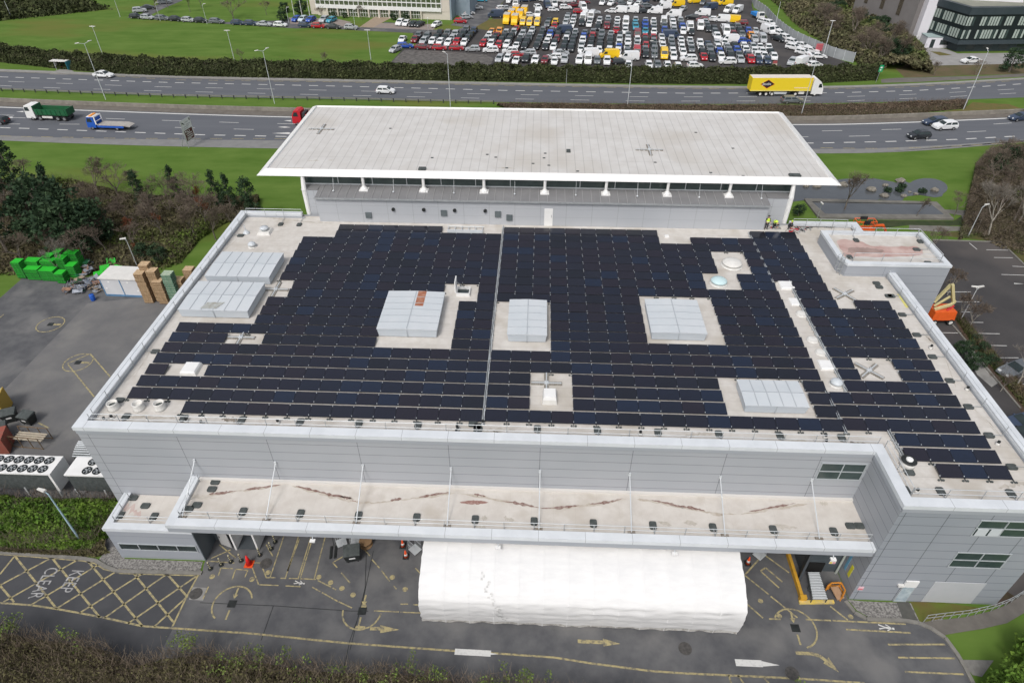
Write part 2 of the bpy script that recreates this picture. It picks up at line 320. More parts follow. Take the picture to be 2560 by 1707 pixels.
def wall_along(line, wdt, h, i0=0, i1=None, z=0.0):
    b = MB(); P = line[i0:i1]
    for p, q in zip(P, P[1:]):
        d = (q-p); d.normalize(); n = Vector((-d.y, d.x, 0))*wdt/2
        b.hexa([p-n+Vector((0, 0, z)), q-n+Vector((0, 0, z)), q+n+Vector((0, 0, z)), p+n+Vector((0, 0, z)), p-n+Vector((0, 0, z+h)), q-n+Vector((0, 0, z+h)), q+n+Vector((0, 0, z+h)), p+n+Vector((0, 0, z+h))])
    return b
bo = wtop(wall_along(barr, 0.35, 0.75), 'concrete_barrier', mat('stained_concrete', (0.2, 0.185, 0.16), (0.28, 0.26, 0.225), rough=0.9, nscale=0.8), 'long low stained concrete barrier along the near carriageway', 'barrier')
bo = wtop(wall_along(far_up, 0.2, 0.13), 'kerb', kerbm, 'long pale kerb between the footpath and the far carriageway', 'kerb')
# dashed markings: follow pixel polylines, dash length and period in metres
marks_w = MB(); marks_y = MB()
def strip_line(mbk, pts, wdt, z=0.032):
    for p, q in zip(pts, pts[1:]):
        p = Vector((p[0], p[1], 0)); q = Vector((q[0], q[1], 0)); d = q-p
        if d.length < 1e-4: continue
        d.normalize(); n = Vector((-d.y, d.x, 0))*wdt/2
        mbk.poly([(c.x, c.y, z) for c in (p-n, q-n, q+n, p+n)])
def dashes(mbk, px, dash, period, wdt, off=0.0, z=0.032):
    P, L_ = resample([G(*p) for p in px], 400); step = L_/400; s = off
    W0 = P[0]
    while s < L_-dash:
        i = int(s/step); u = s/step-i; j = int((s+dash)/step); v = (s+dash)/step-j
        a = P[i].lerp(P[min(i+1, 400)], u); c = P[j].lerp(P[min(j+1, 400)], v); strip_line(mbk, [a, c], wdt, z); s += period
dashes(marks_w, [z0(0, 528), z0(1180, 567), z0(2352, 592), z1(1180, 622), z1(2352, 640), z2(1060, 637), z2(1600, 622), z2(1900, 605), z2(2352, 575)], 2.15, 4.0, 0.3)
dashes(marks_w, [z0(-260, 545), z0(75, 560), z0(1055, 595), z0(2040, 615), z1(1085, 647), z1(2120, 665), z2(1120, 663), z2(1400, 655), z2(1720, 642), z2(2352, 608)], 4.1, 12.1, 0.16)
dashes(marks_w, [z0(-30, 586), z0(335, 602), z0(1000, 622), z0(2010, 646), z1(1080, 677), z1(2130, 694), z2(1150, 692), z2(1770, 668), z2(2352, 636)], 4.1, 12.1, 0.16)
dashes(marks_y, [z0(800, 524), z0(1180, 548), z0(2352, 564), z1(1180, 588), z1(2352, 609), z2(1060, 611), z2(1500, 600), z2(2352, 552)], 2.3, 3.9, 0.2)
strip_line(marks_w, [(p.x, p.y+0.0) for p in smooth_px([z0(0, 735), z0(1000, 773), z0(1900, 803), z1(1200, 836), z2(780, 858), z2(1400, 847), z2(2352, 806)])], 0.45)
dashes(marks_w, [z0(-60, 786), z0(950, 820), z0(1690, 843), z1(1200, 880), z2(895, 899), z2(1260, 892), z2(1620, 882), z2(2352, 838)], 4.1, 12.1, 0.17, 1.0)
dashes(marks_w, [z0(0, 850), z0(525, 851), z0(920, 866), z0(1650, 886), z1(1200, 920), z2(955, 938), z2(1330, 930), z2(1700, 918), z2(2352, 885)], 4.1, 12.1, 0.17)
dashes(marks_w, [z0(0, 874), z0(1420, 925), z0(1940, 935), z1(1200, 965), z2(880, 981), z2(1390, 971), z2(1900, 955), z2(2352, 930)], 2.2, 4.05, 0.32)
dashes(marks_y, [z0(0, 932), z0(875, 949), z0(1920, 950), z1(1200, 985), z2(900, 1012), z2(1180, 1016), z2(1450, 1017), z2(1800, 1007), z2(2352, 972)], 2.3, 4.15, 0.2)
def arrow_head(mbk, px, z=0.034): mbk.poly([tuple(G(x, y, z)) for x, y in px])
for pts in ([(1940, 826), (1990, 822), (1990, 832)], [(1900, 870), (1945, 866), (1990, 872), (1945, 875)], [(1860, 912), (1975, 906), (1990, 912), (1975, 919)], [(25, 803), (82, 799), (92, 804), (82, 809)], [(108, 764), (160, 760), (160, 769)]):
    arrow_head(marks_w, [z0(*p) for p in pts])
strip_line(marks_w, [G(*z0(80, 805)), G(*z0(175, 809))], 0.17)
# --- left service yard, front yard, car parks
sheet(gp([(0, 745), (49, 702), (60, 688), (449, 702)]) + [(-34.9, 71.2), (-34.9, 30.5), (-60, 30.5), (-80, 36), (-90, 50), (-80, 60)], 0.012, 'service_yard', asph)
sheet(gp([(220, 758), (440, 735)]) + [(-34.95, 68), (-34.95, 33.0), (-46, 36)] + gp([(0, 985)]), 0.018, 'concrete_yard_slab', mat('yard_slab', (0.13, 0.13, 0.133), (0.165, 0.162, 0.16), rough=0.9, nscale=0.3, detail=10, c3=(0.2, 0.195, 0.185), n3=0.15))
k0 = ZM(0, 1050, 2.386); k1 = ZM(850, 1050, 2.386); k2 = ZM(1700, 1050, 2.386); k5 = ZM(500, 1300, 3.92)
kerbL = [k0(-250, 775), k0(0, 790), k0(100, 797), k0(300, 812), k0(500, 828), k0(570, 840), k0(630, 875), k0(700, 903), k0(900, 908), k0(1205, 914)]
kerbR = [k2(985, 1080), k2(1040, 1148), k2(1110, 1186), k2(1200, 1194), k2(1340, 1197), k2(1420, 1210), k2(1500, 1245), k2(1580, 1300), k2(1650, 1395), k2(1700, 1480), k2(1745, 1570), k2(1770, 1640)]
front = gp(kerbL) + [(-26.72, 29.6), (-26.72, 33.35), (25.35, 33.35), (25.35, 28.4)] + gp(kerbR) + [(60, 8), (-70, 8)]
sheet(front, 0.02, 'yard_road', asph)
sheet(gp([k0(-300, 770)] + kerbL + [k0(1180, 930), k0(1025, 1240), k0(860, 1232), k0(400, 1150), k0(0, 1095), k0(-300, 1060)]), 0.026, 'dark_resurfaced_road', asph2)
sheet(gp([k0(0, 1095), k0(400, 1150), k0(860, 1235), k0(1030, 1245), k0(900, 1500), k0(-100, 1600)]), 0.024, 'side_road', asph2)
pv = MB()
for ln, wd in ((kerbL, 0.3), (kerbR, 0.28)):
    P = [G(*p) for p in ln]
    for p, q in zip(P, P[1:]):
        d = (q-p).normalized(); n = Vector((-d.y, d.x, 0))*wd/2
        pv.hexa([p-n, q-n, q+n, p+n]+[v+Vector((0, 0, .14)) for v in (p-n, q-n, q+n, p+n)])
structure(pv, 'kerbs', kerbm)
sheet(gp([k0(590, 830), k0(650, 760), k0(700, 750)]) + [(-33.5, 29.8), (-26.9, 29.8)] + gp([k0(1195, 902), k0(700, 893), k0(640, 865)]), 0.03, 'gravel_border', gravel)
sheet(gp([k2(1000, 1070), k2(1055, 1135), k2(1120, 1172), k2(1210, 1181), k2(1340, 1186)]) + [(31.6, 26.2)] + [(32.6, 28.45), (26.5, 28.45)], 0.03, 'gravel_bed', gravel)
sheet(gp([k2(1290, 1085), k2(1365, 1083), k2(1420, 1200), k2(1330, 1188)]), 0.036, 'door_path', mat('dark_path', (0.07, 0.07, 0.065), (0.1, 0.1, 0.09), rough=0.95, nscale=1))
sheet(gp([k2(1372, 1083), k2(1560, 1085), k2(1850, 1130), k2(1700, 1150), k2(1480, 1200), k2(1430, 1205)]), 0.034, 'grass_patch', mat('mossy_grass', (0.1, 0.13, 0.02), (0.12, 0.09, 0.03), rough=0.95, nscale=0.6))
rampL = [k2(1450, 1205), k2(1520, 1195), k2(1700, 1175), k2(1850, 1140), k2(1950, 1100), k2(2060, 1030), k2(2120, 960)]
rampR = [k2(1560, 1285), k2(1640, 1270), k2(1800, 1245), k2(1950, 1210), k2(2060, 1145), k2(2160, 1060), k2(2250, 960)]
sheet(gp(rampL) + list(reversed(gp(rampR))), 0.04, 'curved_path', mat('path_asphalt', (0.12, 0.11, 0.1), (0.15, 0.14, 0.125), rough=0.95, nscale=1))
sheet(gp([k2(1670, 1428), k2(1870, 1432), k2(1800, 1530), k2(1745, 1520)]), 0.034, 'paving_patch', mat('speckled_paving', (0.17, 0.165, 0.155), (0.22, 0.215, 0.2), rough=0.9, nscale=3))
sheet(gp([k2(1850, 1110), k2(1960, 1000), k2(2080, 880), k2(2300, 700), k2(2500, 1000), k2(2100, 1040), k2(1950, 1095)]), 0.01, 'bare_bank', soil)
# painted markings of the yard
def yl(pts, wd=0.13, zz=0.034, tgt=None): strip_line(marks_y if tgt is None else tgt, gp(pts), wd, zz)
yb = [k0(0, 1090), k0(190, 1103), k0(335, 1125), k0(475, 1150), k0(625, 1178), k0(850, 1228), k0(1025, 1240), k0(1500, 1272), k0(2052, 1328), k1(630, 1372), k1(1000, 1395), k1(1280, 1415), k1(1500, 1450), k1(1850, 1495), k2(0, 1508), k2(700, 1540), k2(1100, 1568)]
yl([k0(-200, 1070)]+yb, 0.15)
yl([k0(1185, 920), k0(1115, 1050), k0(1025, 1240)], 0.14, 0.035)
for a, c in (((90, 810), (335, 1120)), ((310, 820), (595, 1175)), ((525, 840), (850, 1228)), ((800, 915), (1040, 1210)), ((995, 915), (1115, 1050)), ((-140, 820), (85, 1085)), ((-300, 900), (-150, 1080)),
             ((0, 920), (85, 815)), ((0, 985), (310, 820)), ((20, 1085), (470, 830)), ((190, 1100), (600, 855)), ((335, 1125), (690, 905)), ((475, 1150), (860, 910)), ((625, 1178), (1000, 915)), ((765, 1212), (1180, 925)), ((920, 1232), (1120, 1050)), ((-160, 1075), (0, 985))):
    yl([k0(*a), k0(*c)], 0.15)
yl([k0(700, 890), k0(900, 899), k0(1195, 906)], 0.1); yl([k0(710, 913), k0(900, 920), k0(1190, 928)], 0.1)
yl([k0(0, 800), k0(300, 824), k0(500, 840), k0(570, 856), k0(620, 890), k0(690, 905)], 0.1)
for a in ([(690, 555), (795, 240), (830, 130)], [(838, 565), (958, 185), (990, 80)], [(858, 500), (975, 185)], [(963, 570), (1068, 230), (1100, 120)], [(985, 565), (1090, 220)], [(1120, 575), (1215, 210), (1250, 90)], [(650, 563), (745, 563)], [(790, 568), (845, 570)], [(872, 570), (970, 573)], [(985, 573), (1135, 580)], [(580, 632), (770, 640)], [(840, 643), (985, 652)], [(500, 430), (575, 632)], [(600, 430), (650, 562)],
          [(1100, 655), (1180, 700)], [(1195, 708), (1350, 795)], [(1360, 798), (1490, 860)], [(1155, 590), (1285, 655)], [(1300, 663), (1335, 682)], [(1685, 385), (1760, 470)], [(1780, 495), (1860, 600)], [(1895, 640), (1925, 675)], [(1300, 415), (1415, 350)], [(1300, 415), (1345, 465)], [(1385, 515), (1470, 615)], [(1705, 888), (1950, 898)], [(1965, 900), (2160, 908)], [(1965, 822), (2040, 822)], [(2090, 828), (2150, 830)],
          [(30, 770), (85, 650)], [(180, 545), (205, 468)], [(205, 468), (325, 475)], [(315, 585), (350, 480)], [(350, 480), (470, 490)], [(470, 490), (440, 560)], [(110, 375), (300, 290)], [(190, 240), (350, 370)], [(75, 400), (340, 420)], [(500, 415), (680, 425)], [(1605, 280), (1665, 350)], [(650, 240), (715, 355)], [(2110, 470), (2180, 540)]):
    yl([k5(*p) for p in a], 0.1)
for x, y in ((120, 553), (510, 580), (668, 512), (1165, 558), (1280, 612), (1392, 668), (1500, 732), (1885, 560), (2010, 677), (1605, 843)):
    c = G(*k5(x, y)); marks_y.poly([(c.x+.22*math.cos(t*math.pi/6), c.y+.22*math.sin(t*math.pi/6), .034) for t in range(12)])
def arc(cx, cy, r, a0, a1, tgt=None, wd=0.13):
    n = 16; strip_line(marks_y if tgt is None else tgt, [(cx+r*math.cos(R(a0+(a1-a0)*i/n)), cy+r*math.sin(R(a0+(a1-a0)*i/n))) for i in range(n+1)], wd, 0.036)
drains = []
for (f, x, y, r, a0, a1, c2) in ((k5, 315, 820, 1.5, 20, 235, 1), (k5, 1590, 890, 1.5, 180, 355, 1), (k2, 688, 1240, 1.55, -75, 150, 1)):
    c = G(*f(x, y)); arc(c.x, c.y, r, a0, a1); drains.append((c.x, c.y))
    marks_y.poly([(c.x-.07, c.y+.5, .036), (c.x+.07, c.y+.5, .036), (c.x+.07, c.y+1.35, .036), (c.x-.07, c.y+1.35, .036)])
    marks_y.poly([(c.x-.07, c.y-1.3, .036), (c.x+.07, c.y-1.3, .036), (c.x+.07, c.y-.5, .036), (c.x-.07, c.y-.5, .036)])
    marks_y.poly([(c.x-.22, c.y+.8, .037), (c.x, c.y+.4, .037), (c.x+.22, c.y+.8, .037)])
zl = ZM(0, 500, 2.6128)
for x, y in ((330, 813), (510, 1062)):
    c = G(*zl(x, y)); arc(c.x, c.y, 1.55, 0, 360); drains.append((c.x, c.y))
    marks_y.poly([(c.x+.4, c.y-.15, .036), (c.x+1.3, c.y-.15, .036), (c.x+1.3, c.y+.15, .036), (c.x+.4, c.y+.15, .036)])
yl([zl(440, 1070), zl(590, 1005), zl(720, 1155)], 0.14); yl([zl(445, 1075), zl(615, 1285)], 0.14); yl([zl(250, 1455), zl(320, 1490)], 0.14); yl([zl(0, 770), zl(25, 748)], 0.14)
for f, sh, hd in ((k1, [(180, 1243), (245, 1243)], [(240, 1220), (355, 1248), (240, 1268)]), (k1, [(1418, 1318), (1572, 1325)], [(1568, 1300), (1672, 1332), (1572, 1347)])):
    yl([f(*p) for p in sh], 0.28); arrow_head(marks_y, [f(*p) for p in reversed(hd)], 0.036)
yl([k1(93, 1233), k1(150, 1238)], 0.22)
yl([k2(690, 1388), k2(780, 1392), k2(830, 1405), k2(880, 1440)], 0.26); arrow_head(marks_y, [k2(948, 1502), k2(855, 1448), k2(885, 1413)], 0.037)
strip_line(marks_w, gp([k2(330, 1445), k2(490, 1452)]), 0.5, 0.035); arrow_head(marks_w, [k2(488, 1468), k2(595, 1460), k2(488, 1435)], 0.037)
strip_line(marks_w, gp([k1(685, 1380), k1(900, 1392)]), 0.45, 0.040); arrow_head(marks_w, [k1(830, 1402), k1(945, 1394), k1(830, 1374)], 0.042)
for a in ([(910, 1195), (1345, 1216)], [(990, 1248), (1375, 1268)], [(1240, 1338), (1580, 1337)], [(1300, 1415), (1640, 1420)], [(1340, 1500), (1690, 1515)], [(385, 1085), (495, 1180)], [(385, 925), (530, 1040)], [(540, 1050), (700, 1178)], [(385, 925), (470, 830)], [(895, 1110), (1000, 1192)], [(505, 805), (650, 910)], [(480, 900), (590, 1000)], [(510, 880), (610, 965)], [(480, 900), (510, 880)], [(530, 1185), (600, 1187)], [(750, 1188), (900, 1195)], [(290, 1520), (305, 1568)], [(345, 1522), (380, 1568)], [(500, 1535), (530, 1568)]):
    yl([k2(*p) for p in a], 0.13)
for f, x, y in ((k2, 480, 1078), (k2, 592, 1168), (k2, 1017, 1172)):
    c = G(*f(x, y)); marks_y.poly([(c.x+.2*math.cos(t*math.pi/6), c.y+.2*math.sin(t*math.pi/6), .034) for t in range(12)])
def walker(c, s, rot):      # painted pedestrian figure lying on the road
    M_ = Matrix.Translation((c.x, c.y, 0.038)) @ Matrix.Rotation(rot, 4, 'Z') @ Matrix.Scale(s, 4)
    for pl in ([(-.08, .1), (.1, .1), (.12, .75), (-.1, .75)], [(-.08, .1), (.05, .12), (-.15, -.55), (-.28, -.5)], [(.0, .12), (.1, .1), (.32, -.5), (.2, -.56)], [(-.1, .72), (-.05, .62), (-.3, .2), (-.38, .27)], [(.1, .72), (.04, .62), (.28, .25), (.36, .33)], [(-.1, .82), (.1, .82), (.12, 1.05), (-.12, 1.05)]):
        marks_w.poly([tuple(M_ @ Vector((x, y, 0))) for x, y in pl])
walker(G(*k2(1215, 1235)), 0.72, R(-97)); walker(G(*k5(960, 612)), 0.55, R(-97))
structure(marks_w, 'white_road_marking', white_line); structure(marks_y, 'yellow_road_marking', yellow_line)
Mr = Matrix.Translation((-36.95, 28.62, 0.04)) @ Matrix.Rotation(R(-90), 4, 'Z')
t1 = text_obj('painted_lettering', 'KEEP', 1.5, white_line, Matrix.Translation((-37.25, 28.65, 0.045)) @ Matrix.Rotation(R(-91), 4, 'Z'), sx=0.62, extrude=0.002)
t2 = text_obj('painted_lettering', 'CLEAR', 1.5, white_line, Matrix.Translation((-39.45, 28.75, 0.045)) @ Matrix.Rotation(R(-88), 4, 'Z'), sx=0.62, extrude=0.002)
for t in (t1, t2):
    t.data.materials.clear(); t.data.materials.append(mat('worn_white_paint', (0.42, 0.42, 0.42), (0.2, 0.2, 0.2), rough=.85, nscale=3, lo=.4, hi=.68))
for t in (t1, t2): tag(t, kind='structure')
b = MB()
for x, y in drains: b.box(x-.32, x+.32, y-.3, y+.3, 0.02, 0.045)
structure(b, 'drain_grates', black)
b = MB()
for f, x, y, r in ((k0, 1170, 1035, .5), (k5, 648, 425, .5), (k2, 30, 1362, .5), (k2, 668, 1510, .5)):
    c = G(*f(x, y)); b.poly([(c.x+r*math.cos(t*math.pi/9), c.y+r*math.sin(t*math.pi/9), .043) for t in range(18)])
structure(b, 'manhole_covers', mat('cast_iron', (0.05, 0.048, 0.047), (0.09, 0.085, 0.08), rough=0.8, nscale=4))
sheet(gp([k0(1128, 1070), k0(1150, 995), k0(1235, 1000), k0(1212, 1076)]), 0.03, 'concrete_patch', shoulder)
b = MB()      # expansion joints
for a in ([k5(1700, 300), k5(1580, 870), k5(1470, 1176), k5(1400, 1500)], [k5(0, 808), k5(720, 838), k5(1480, 890), k5(1650, 890)], [k5(720, 838), k5(600, 1176)]): strip_line(b, gp(a), 0.05, 0.03)
strip_line(b, gp([k1(160, 700+25), k1(150, 1000), k1(60, 1370)]), 0.05, 0.031)
structure(b, 'expansion_joints', black)
# right-hand car park
cz = ZM(2200, 420, 4.125); cy_ = ZM(2300, 700, 3.919)
sheet(gp([cz(540, 745), cz(1250, 768), cz(1490, 1000)]) + [(95, 55), (80, 25), (50, 18), (38, 30), (36.95, 36), (36.95, 60), (42, 60)] + gp([cz(540, 800)]), 0.016, 'car_park', carpk)
wl2 = MB()
for f, L_ in ((cz, (((1095, 845), (1320, 850)), ((1175, 925), (1370, 928)), ((1365, 1015), (1485, 1020)), ((1250, 1100), (1485, 1107)), ((1380, 1190), (1485, 1197)), ((650, 1278), (935, 1280)), ((920, 775), (1000, 842)))),
              (cy_, (((300, 213), (580, 215)), ((340, 312), (500, 315)), ((410, 415), (620, 417)), ((215, 517), (780, 528)), ((600, 640), (850, 645)), ((715, 762), (965, 763)), ((960, 1018), (1019, 1020)), ((920, 38), (1019, 40))))):
    for a, c in L_: strip_line(wl2, gp([f(*a), f(*c)]), 0.1, 0.03)
structure(wl2, 'bay_marking', white_line)
strip = [cy_(300, 330), cy_(330, 320), cy_(500, 540), cy_(700, 760), cy_(1019, 1130), cy_(1200, 1400), cy_(1150, 1500), cy_(900, 1170), cy_(700, 950), cy_(560, 780), cy_(440, 590)]
sheet(gp(strip), 0.03, 'planting_strip', soil)
sheet(gp([cy_(380, 625), cy_(470, 625), cy_(640, 830), cy_(780, 1000), cy_(700, 1050), cy_(560, 930)]), 0.034, 'concrete_apron', shoulder)
b = MB()
for ln in ([cy_(265, 385), cy_(440, 590), cy_(560, 770), cy_(720, 950), cy_(980, 1260)], [cy_(330, 325), cy_(600, 665)], [cz(540, 745), cz(1245, 768), cz(1490, 1005)]):
    P = [G(*p) for p in ln]
    for p, q in zip(P, P[1:]):
        d = (q-p).normalized(); n = Vector((-d.y, d.x, 0))*.1
        b.hexa([p-n, q-n, q+n, p+n]+[v+Vector((0, 0, .13)) for v in (p-n, q-n, q+n, p+n)])
structure(b, 'car_park_kerbs', kerbm)
# ponds and stone basin
def px_ellipse(cx, cy, rx, ry, f, n=20, a0=0, a1=360): return [f(cx+rx*math.cos(R(a0+(a1-a0)*i/n)), cy-ry*math.sin(R(a0+(a1-a0)*i/n))) for i in range(n+1)]
pond = [z2(740, 1272), z2(1000, 1240), z2(1130, 1224), z2(1330, 1222), z2(1420, 1238), z2(1480, 1250), z2(1530, 1238)] + px_ellipse(1690, 1286, 140, 66, z2, 10, 150, -20) + [z2(1800, 1325), z2(1790, 1345), z2(1740, 1352), z2(1640, 1335), z2(1540, 1345), z2(1520, 1372), z2(1440, 1378), z2(1360, 1366), z2(1300, 1388), z2(840, 1372), z2(780, 1380), z2(700, 1400)]
sheet(gp(pond), 0.03, 'pond_water', waterm)
basin_o = [z2(845, 1368), z2(1750, 1390), z2(1868, 1507), z2(960, 1500), z2(930, 1480)]
basin_i = [z2(905, 1398), z2(1715, 1412), z2(1800, 1478), z2(990, 1474)]
sheet(gp(basin_o), 0.3, 'basin_surround', stonem); b = MB(); P = gp(basin_o)
for p, q in zip(P, P[1:]+P[:1]): b.poly([(p[0], p[1], 0), (q[0], q[1], 0), (q[0], q[1], .298), (p[0], p[1], .298)])
structure(b, 'basin_sides', stonem)
sheet(gp(basin_i), 0.304, 'basin_water', waterm)
b = MB(); a, c = G(*z2(905, 1396)), G(*z2(1715, 1410)); b.hexa([a+Vector((0, 0, .305)), c+Vector((0, 0, .305)), c+Vector((0, .25, .305)), a+Vector((0, .25, .305)), a+Vector((0, 0, .34)), c+Vector((0, 0, .34)), c+Vector((0, .25, .34)), a+Vector((0, .25, .34))]); structure(b, 'basin_slot_drain', black)
hz = ZM(2200, 420, 4.125)
sheet(gp([hz(640, 430), hz(1000, 440), hz(1060, 600), hz(1000, 640), hz(600, 660), hz(300, 640), hz(300, 590), hz(870, 605), hz(840, 490), hz(700, 470)]), 0.02, 'garden_path', stonem)
sheet(gp([hz(1280, 630), hz(1330, 625), hz(1485, 690), hz(1485, 745), hz(1400, 710)]), 0.02, 'garden_path', stonem)
sheet(gp([hz(-100, 540), hz(760, 545), hz(870, 480), hz(930, 590), hz(640, 600), hz(300, 590), hz(-100, 640)]), 0.012, 'planted_bank', mat('dark_green_cover', (0.025, 0.045, 0.014), (0.05, 0.06, 0.025), rough=0.95, nscale=0.8))
sheet(gp([hz(560, 690), hz(1000, 740), hz(1250, 760), hz(1485, 985), hz(1600, 800), hz(1485, 560), hz(1000, 480), hz(880, 640)]), 0.008, 'leaf_littered_grass', mat('brownish_grass', (0.06, 0.075, 0.018), (0.1, 0.08, 0.03), rough=0.95, nscale=0.4))
# far field, office forecourt, storage lot
za = ZM(960, 0, 7.84); zb = ZM(1230, 0, 7.84); zc_ = ZM(1500, 0, 7.84); zd = ZM(1770, 0, 7.84); ze = ZM(700, 0, 7.84); zf = ZM(300, 0, 5.345); zg = ZM(2040, 0, 4.523)
sheet(gp([za(120, 1240), za(380, 960), za(640, 890), za(560, 640), za(1150, 640), za(1650, 680), za(2100, 400), (1262, 0), (1300, -30), (1870, -30), (1880, 0), zd(860, 130), zd(900, 230), zd(1150, 350), zd(1400, 620), zd(1600, 760), zd(2352, 1080), zd(2900, 1300), (2150, 175), (2040, 172), (1700, 176), (1300, 173), (1100, 165)]), 0.02, 'storage_lot', carpk)
sheet(gp([za(150, 1220), za(400, 985), za(1200, 1010), za(2000, 1080), za(2150, 1150), za(2080, 1300), za(1000, 1300)]), 0.03, 'rubble_heap_ground', rubble)
sheet(gp([zf(90, 240), zf(700, 285), zf(1400, 325), zf(2352, 385), ze(700, 545), ze(1600, 608), ze(2352, 640), za(700, 660), za(1400, 690), za(1650, 660), za(1900, 560), (1262, 0), (1290, -20), (1190, -20), za(1600, 330), za(1300, 500), za(600, 480), za(0, 440), ze(2000, 560), ze(1300, 530), ze(200, 350), zf(2300, 250), zf(2100, 280), zf(1400, 300), zf(700, 255), zf(460, 235), zf(420, 200), zf(600, 110), zf(830, 15), (460, -8), (440, -8), zf(500, 70), zf(280, 190)]), 0.018, 'access_road', asph)
sheet(gp([ze(1560, 540), ze(1850, 340), ze(2200, 345), ze(1830, 545)]), 0.03, 'entrance_path', mat('pinkish_paving', (0.3, 0.23, 0.17), (0.34, 0.27, 0.2), rough=0.9, nscale=1))
sheet(gp([za(-300, 455), za(950, 480), za(1050, 600), za(-350, 545)]), 0.026, 'forecourt_bays', mat('paved_bays', (0.24, 0.2, 0.18), (0.28, 0.24, 0.22), rough=0.9, nscale=0.8))
sheet(gp([ze(180, 350), ze(1150, 385), ze(1400, 440), ze(1250, 525), ze(620, 500), ze(200, 470)]), 0.026, 'forecourt_bays', MATS['paved_bays'])
sheet(gp([za(960, 590), za(1080, 500), za(1300, 500), za(1560, 540), za(1400, 600)]), 0.03, 'forecourt_grass', grass)
sheet(gp([za(1750, 560), za(2080, 380), za(2352, 380), za(2352, 560), za(2000, 600)]), 0.032, 'grass_corner', drygrass)
sheet(gp([zg(1200, 520), zg(1480, 560), zg(1600, 608), zg(2352, 600), zg(2500, 600), zg(2500, 720), zg(1340, 745), zg(1180, 680), zg(1040, 560)]), 0.02, 'access_road_right', mat('pale_asphalt', (0.27, 0.265, 0.26), (0.32, 0.315, 0.31), rough=0.9, nscale=0.4))
sheet(gp([zg(1340, 745), zg(2500, 700), zg(2600, 830), zg(1900, 850), zg(1000, 880), zg(900, 780), zg(1180, 690)]), 0.012, 'rough_bank', mat('rough_bank_grass', (0.13, 0.095, 0.055), (0.09, 0.085, 0.035), rough=0.95, nscale=0.3))
sheet(gp([zg(1770, 1160), zg(2180, 1180), zg(2352, 1240), zg(2352, 1275), zg(1500, 1310), zg(1450, 1260), zg(1650, 1240)]), 0.012, 'dry_verge', drygrass)
sheet(gp([zg(1290, 585), zg(1400, 590), zg(1540, 628), zg(1400, 632)]), 0.03, 'grass_island', drygrass)
sheet(gp([zg(735, 900), zg(900, 885), zg(1900, 860), zg(2352, 835), zg(2352, 870), zg(1150, 930), zg(740, 940)]), 0.016, 'tarmac_apron', mat('old_tarmac', (0.13, 0.12, 0.11), (0.16, 0.15, 0.135), rough=0.9, nscale=0.5))
bs = ZM(120, 140, 13.067)
sheet(gp([bs(60, 545), bs(380, 450), bs(740, 455), bs(850, 520), bs(640, 620), bs(60, 610)]), 0.03, 'bus_stop_slab', shoulder)
# ================================================================ MAIN BUILDING
XL, XR, YF, YB, XI, YR = -35.0, 36.85, 33.35, 68.75, 25.3, 28.5
ZP, ZR = 11.9, 11.38
bld = empty('warehouse_building', (0, 50, 0), label='long grey clad warehouse with a white flat roof under rows of solar panels', cat='building')
W = lambda mb, n, m, **k: wpart(mb, n, m, bld, **k)
inn = 0.1
b = MB(); b.poly([(XL+inn, YF+inn, 0), (XI+inn, YF+inn, 0), (XI+inn, YF+inn, ZP-.35), (XL+inn, YF+inn, ZP-.35)])
W(b, 'front_wall', clad)
b = MB(); b.poly([(XI+inn, YF+inn, 0), (XI+inn, YR+inn, 0), (XI+inn, YR+inn, ZP-.35), (XI+inn, YF+inn, ZP-.35)]); W(b, 'return_wall', clad_side)
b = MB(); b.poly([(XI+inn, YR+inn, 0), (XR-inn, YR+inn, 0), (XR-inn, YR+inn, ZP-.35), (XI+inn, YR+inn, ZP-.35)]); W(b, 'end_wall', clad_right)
b = MB(); b.poly([(XR-inn, YR+inn, 0), (XR-inn, YB-inn, 0), (XR-inn, YB-inn, ZP-.35), (XR-inn, YR+inn, ZP-.35)]); W(b, 'right_wall', clad_side)
b = MB(); b.poly([(XL+inn, YB-inn, 0), (XL+inn, YF+inn, 0), (XL+inn, YF+inn, ZP-.35), (XL+inn, YB-inn, ZP-.35)]); W(b, 'left_wall', clad_side)
b = MB(); b.poly([(XR-inn, YB-inn, 0), (XL+inn, YB-inn, 0), (XL+inn, YB-inn, ZP-.35), (XR-inn, YB-inn, ZP-.35)]); W(b, 'rear_wall', clad_side)
def ring(mb, x0, x1, y0, y1, z0, z1, ax):      # one coping length
    mb.box(x0, x1, y0, y1, z0, z1)
cw = 0.78
for a_ in ((XL+cw, XI+.003, YF, YF+cw), (XI+.003, XR-cw, YR, YR+cw), (XL+cw, -27.6, YB-.6, YB), (29.2, XR-cw, YB-.6, YB)): b = MB(); b.box(*a_, ZP-.36, ZP); W(b, 'parapet_coping', coping)
for a_ in ((XL, XL+cw, YF, YB, ZP), (XR-cw, XR, YR, YB, ZP), (XI+.003, XI+cw, YR+cw, YF+cw, ZP-.002)): b = MB(); b.box(*a_[:4], ZP-.36, a_[4]); W(b, 'side_coping', coping_y)
b = MB(); b.box(XL+.12, XI, YF+.01, YF+.099, ZP-.72, ZP-.362); b.box(XI+.01, XI+.099, YR+.2, YF, ZP-.72, ZP-.362); b.box(XI+.1, XR-.1, YR+.01, YR+.099, ZP-.72, ZP-.362)
W(b, 'coping_fascia', fascia)
b = MB(); y0 = YF+.15; y1 = YR+.15
b.prism([(XL+.15, y0), (XI+.15, y0), (XI+.15, y1), (XR-.15, y1), (XR-.15, YB-.15), (XL+.15, YB-.15)], ZR-.3, ZR); W(b, 'roof', roofm)
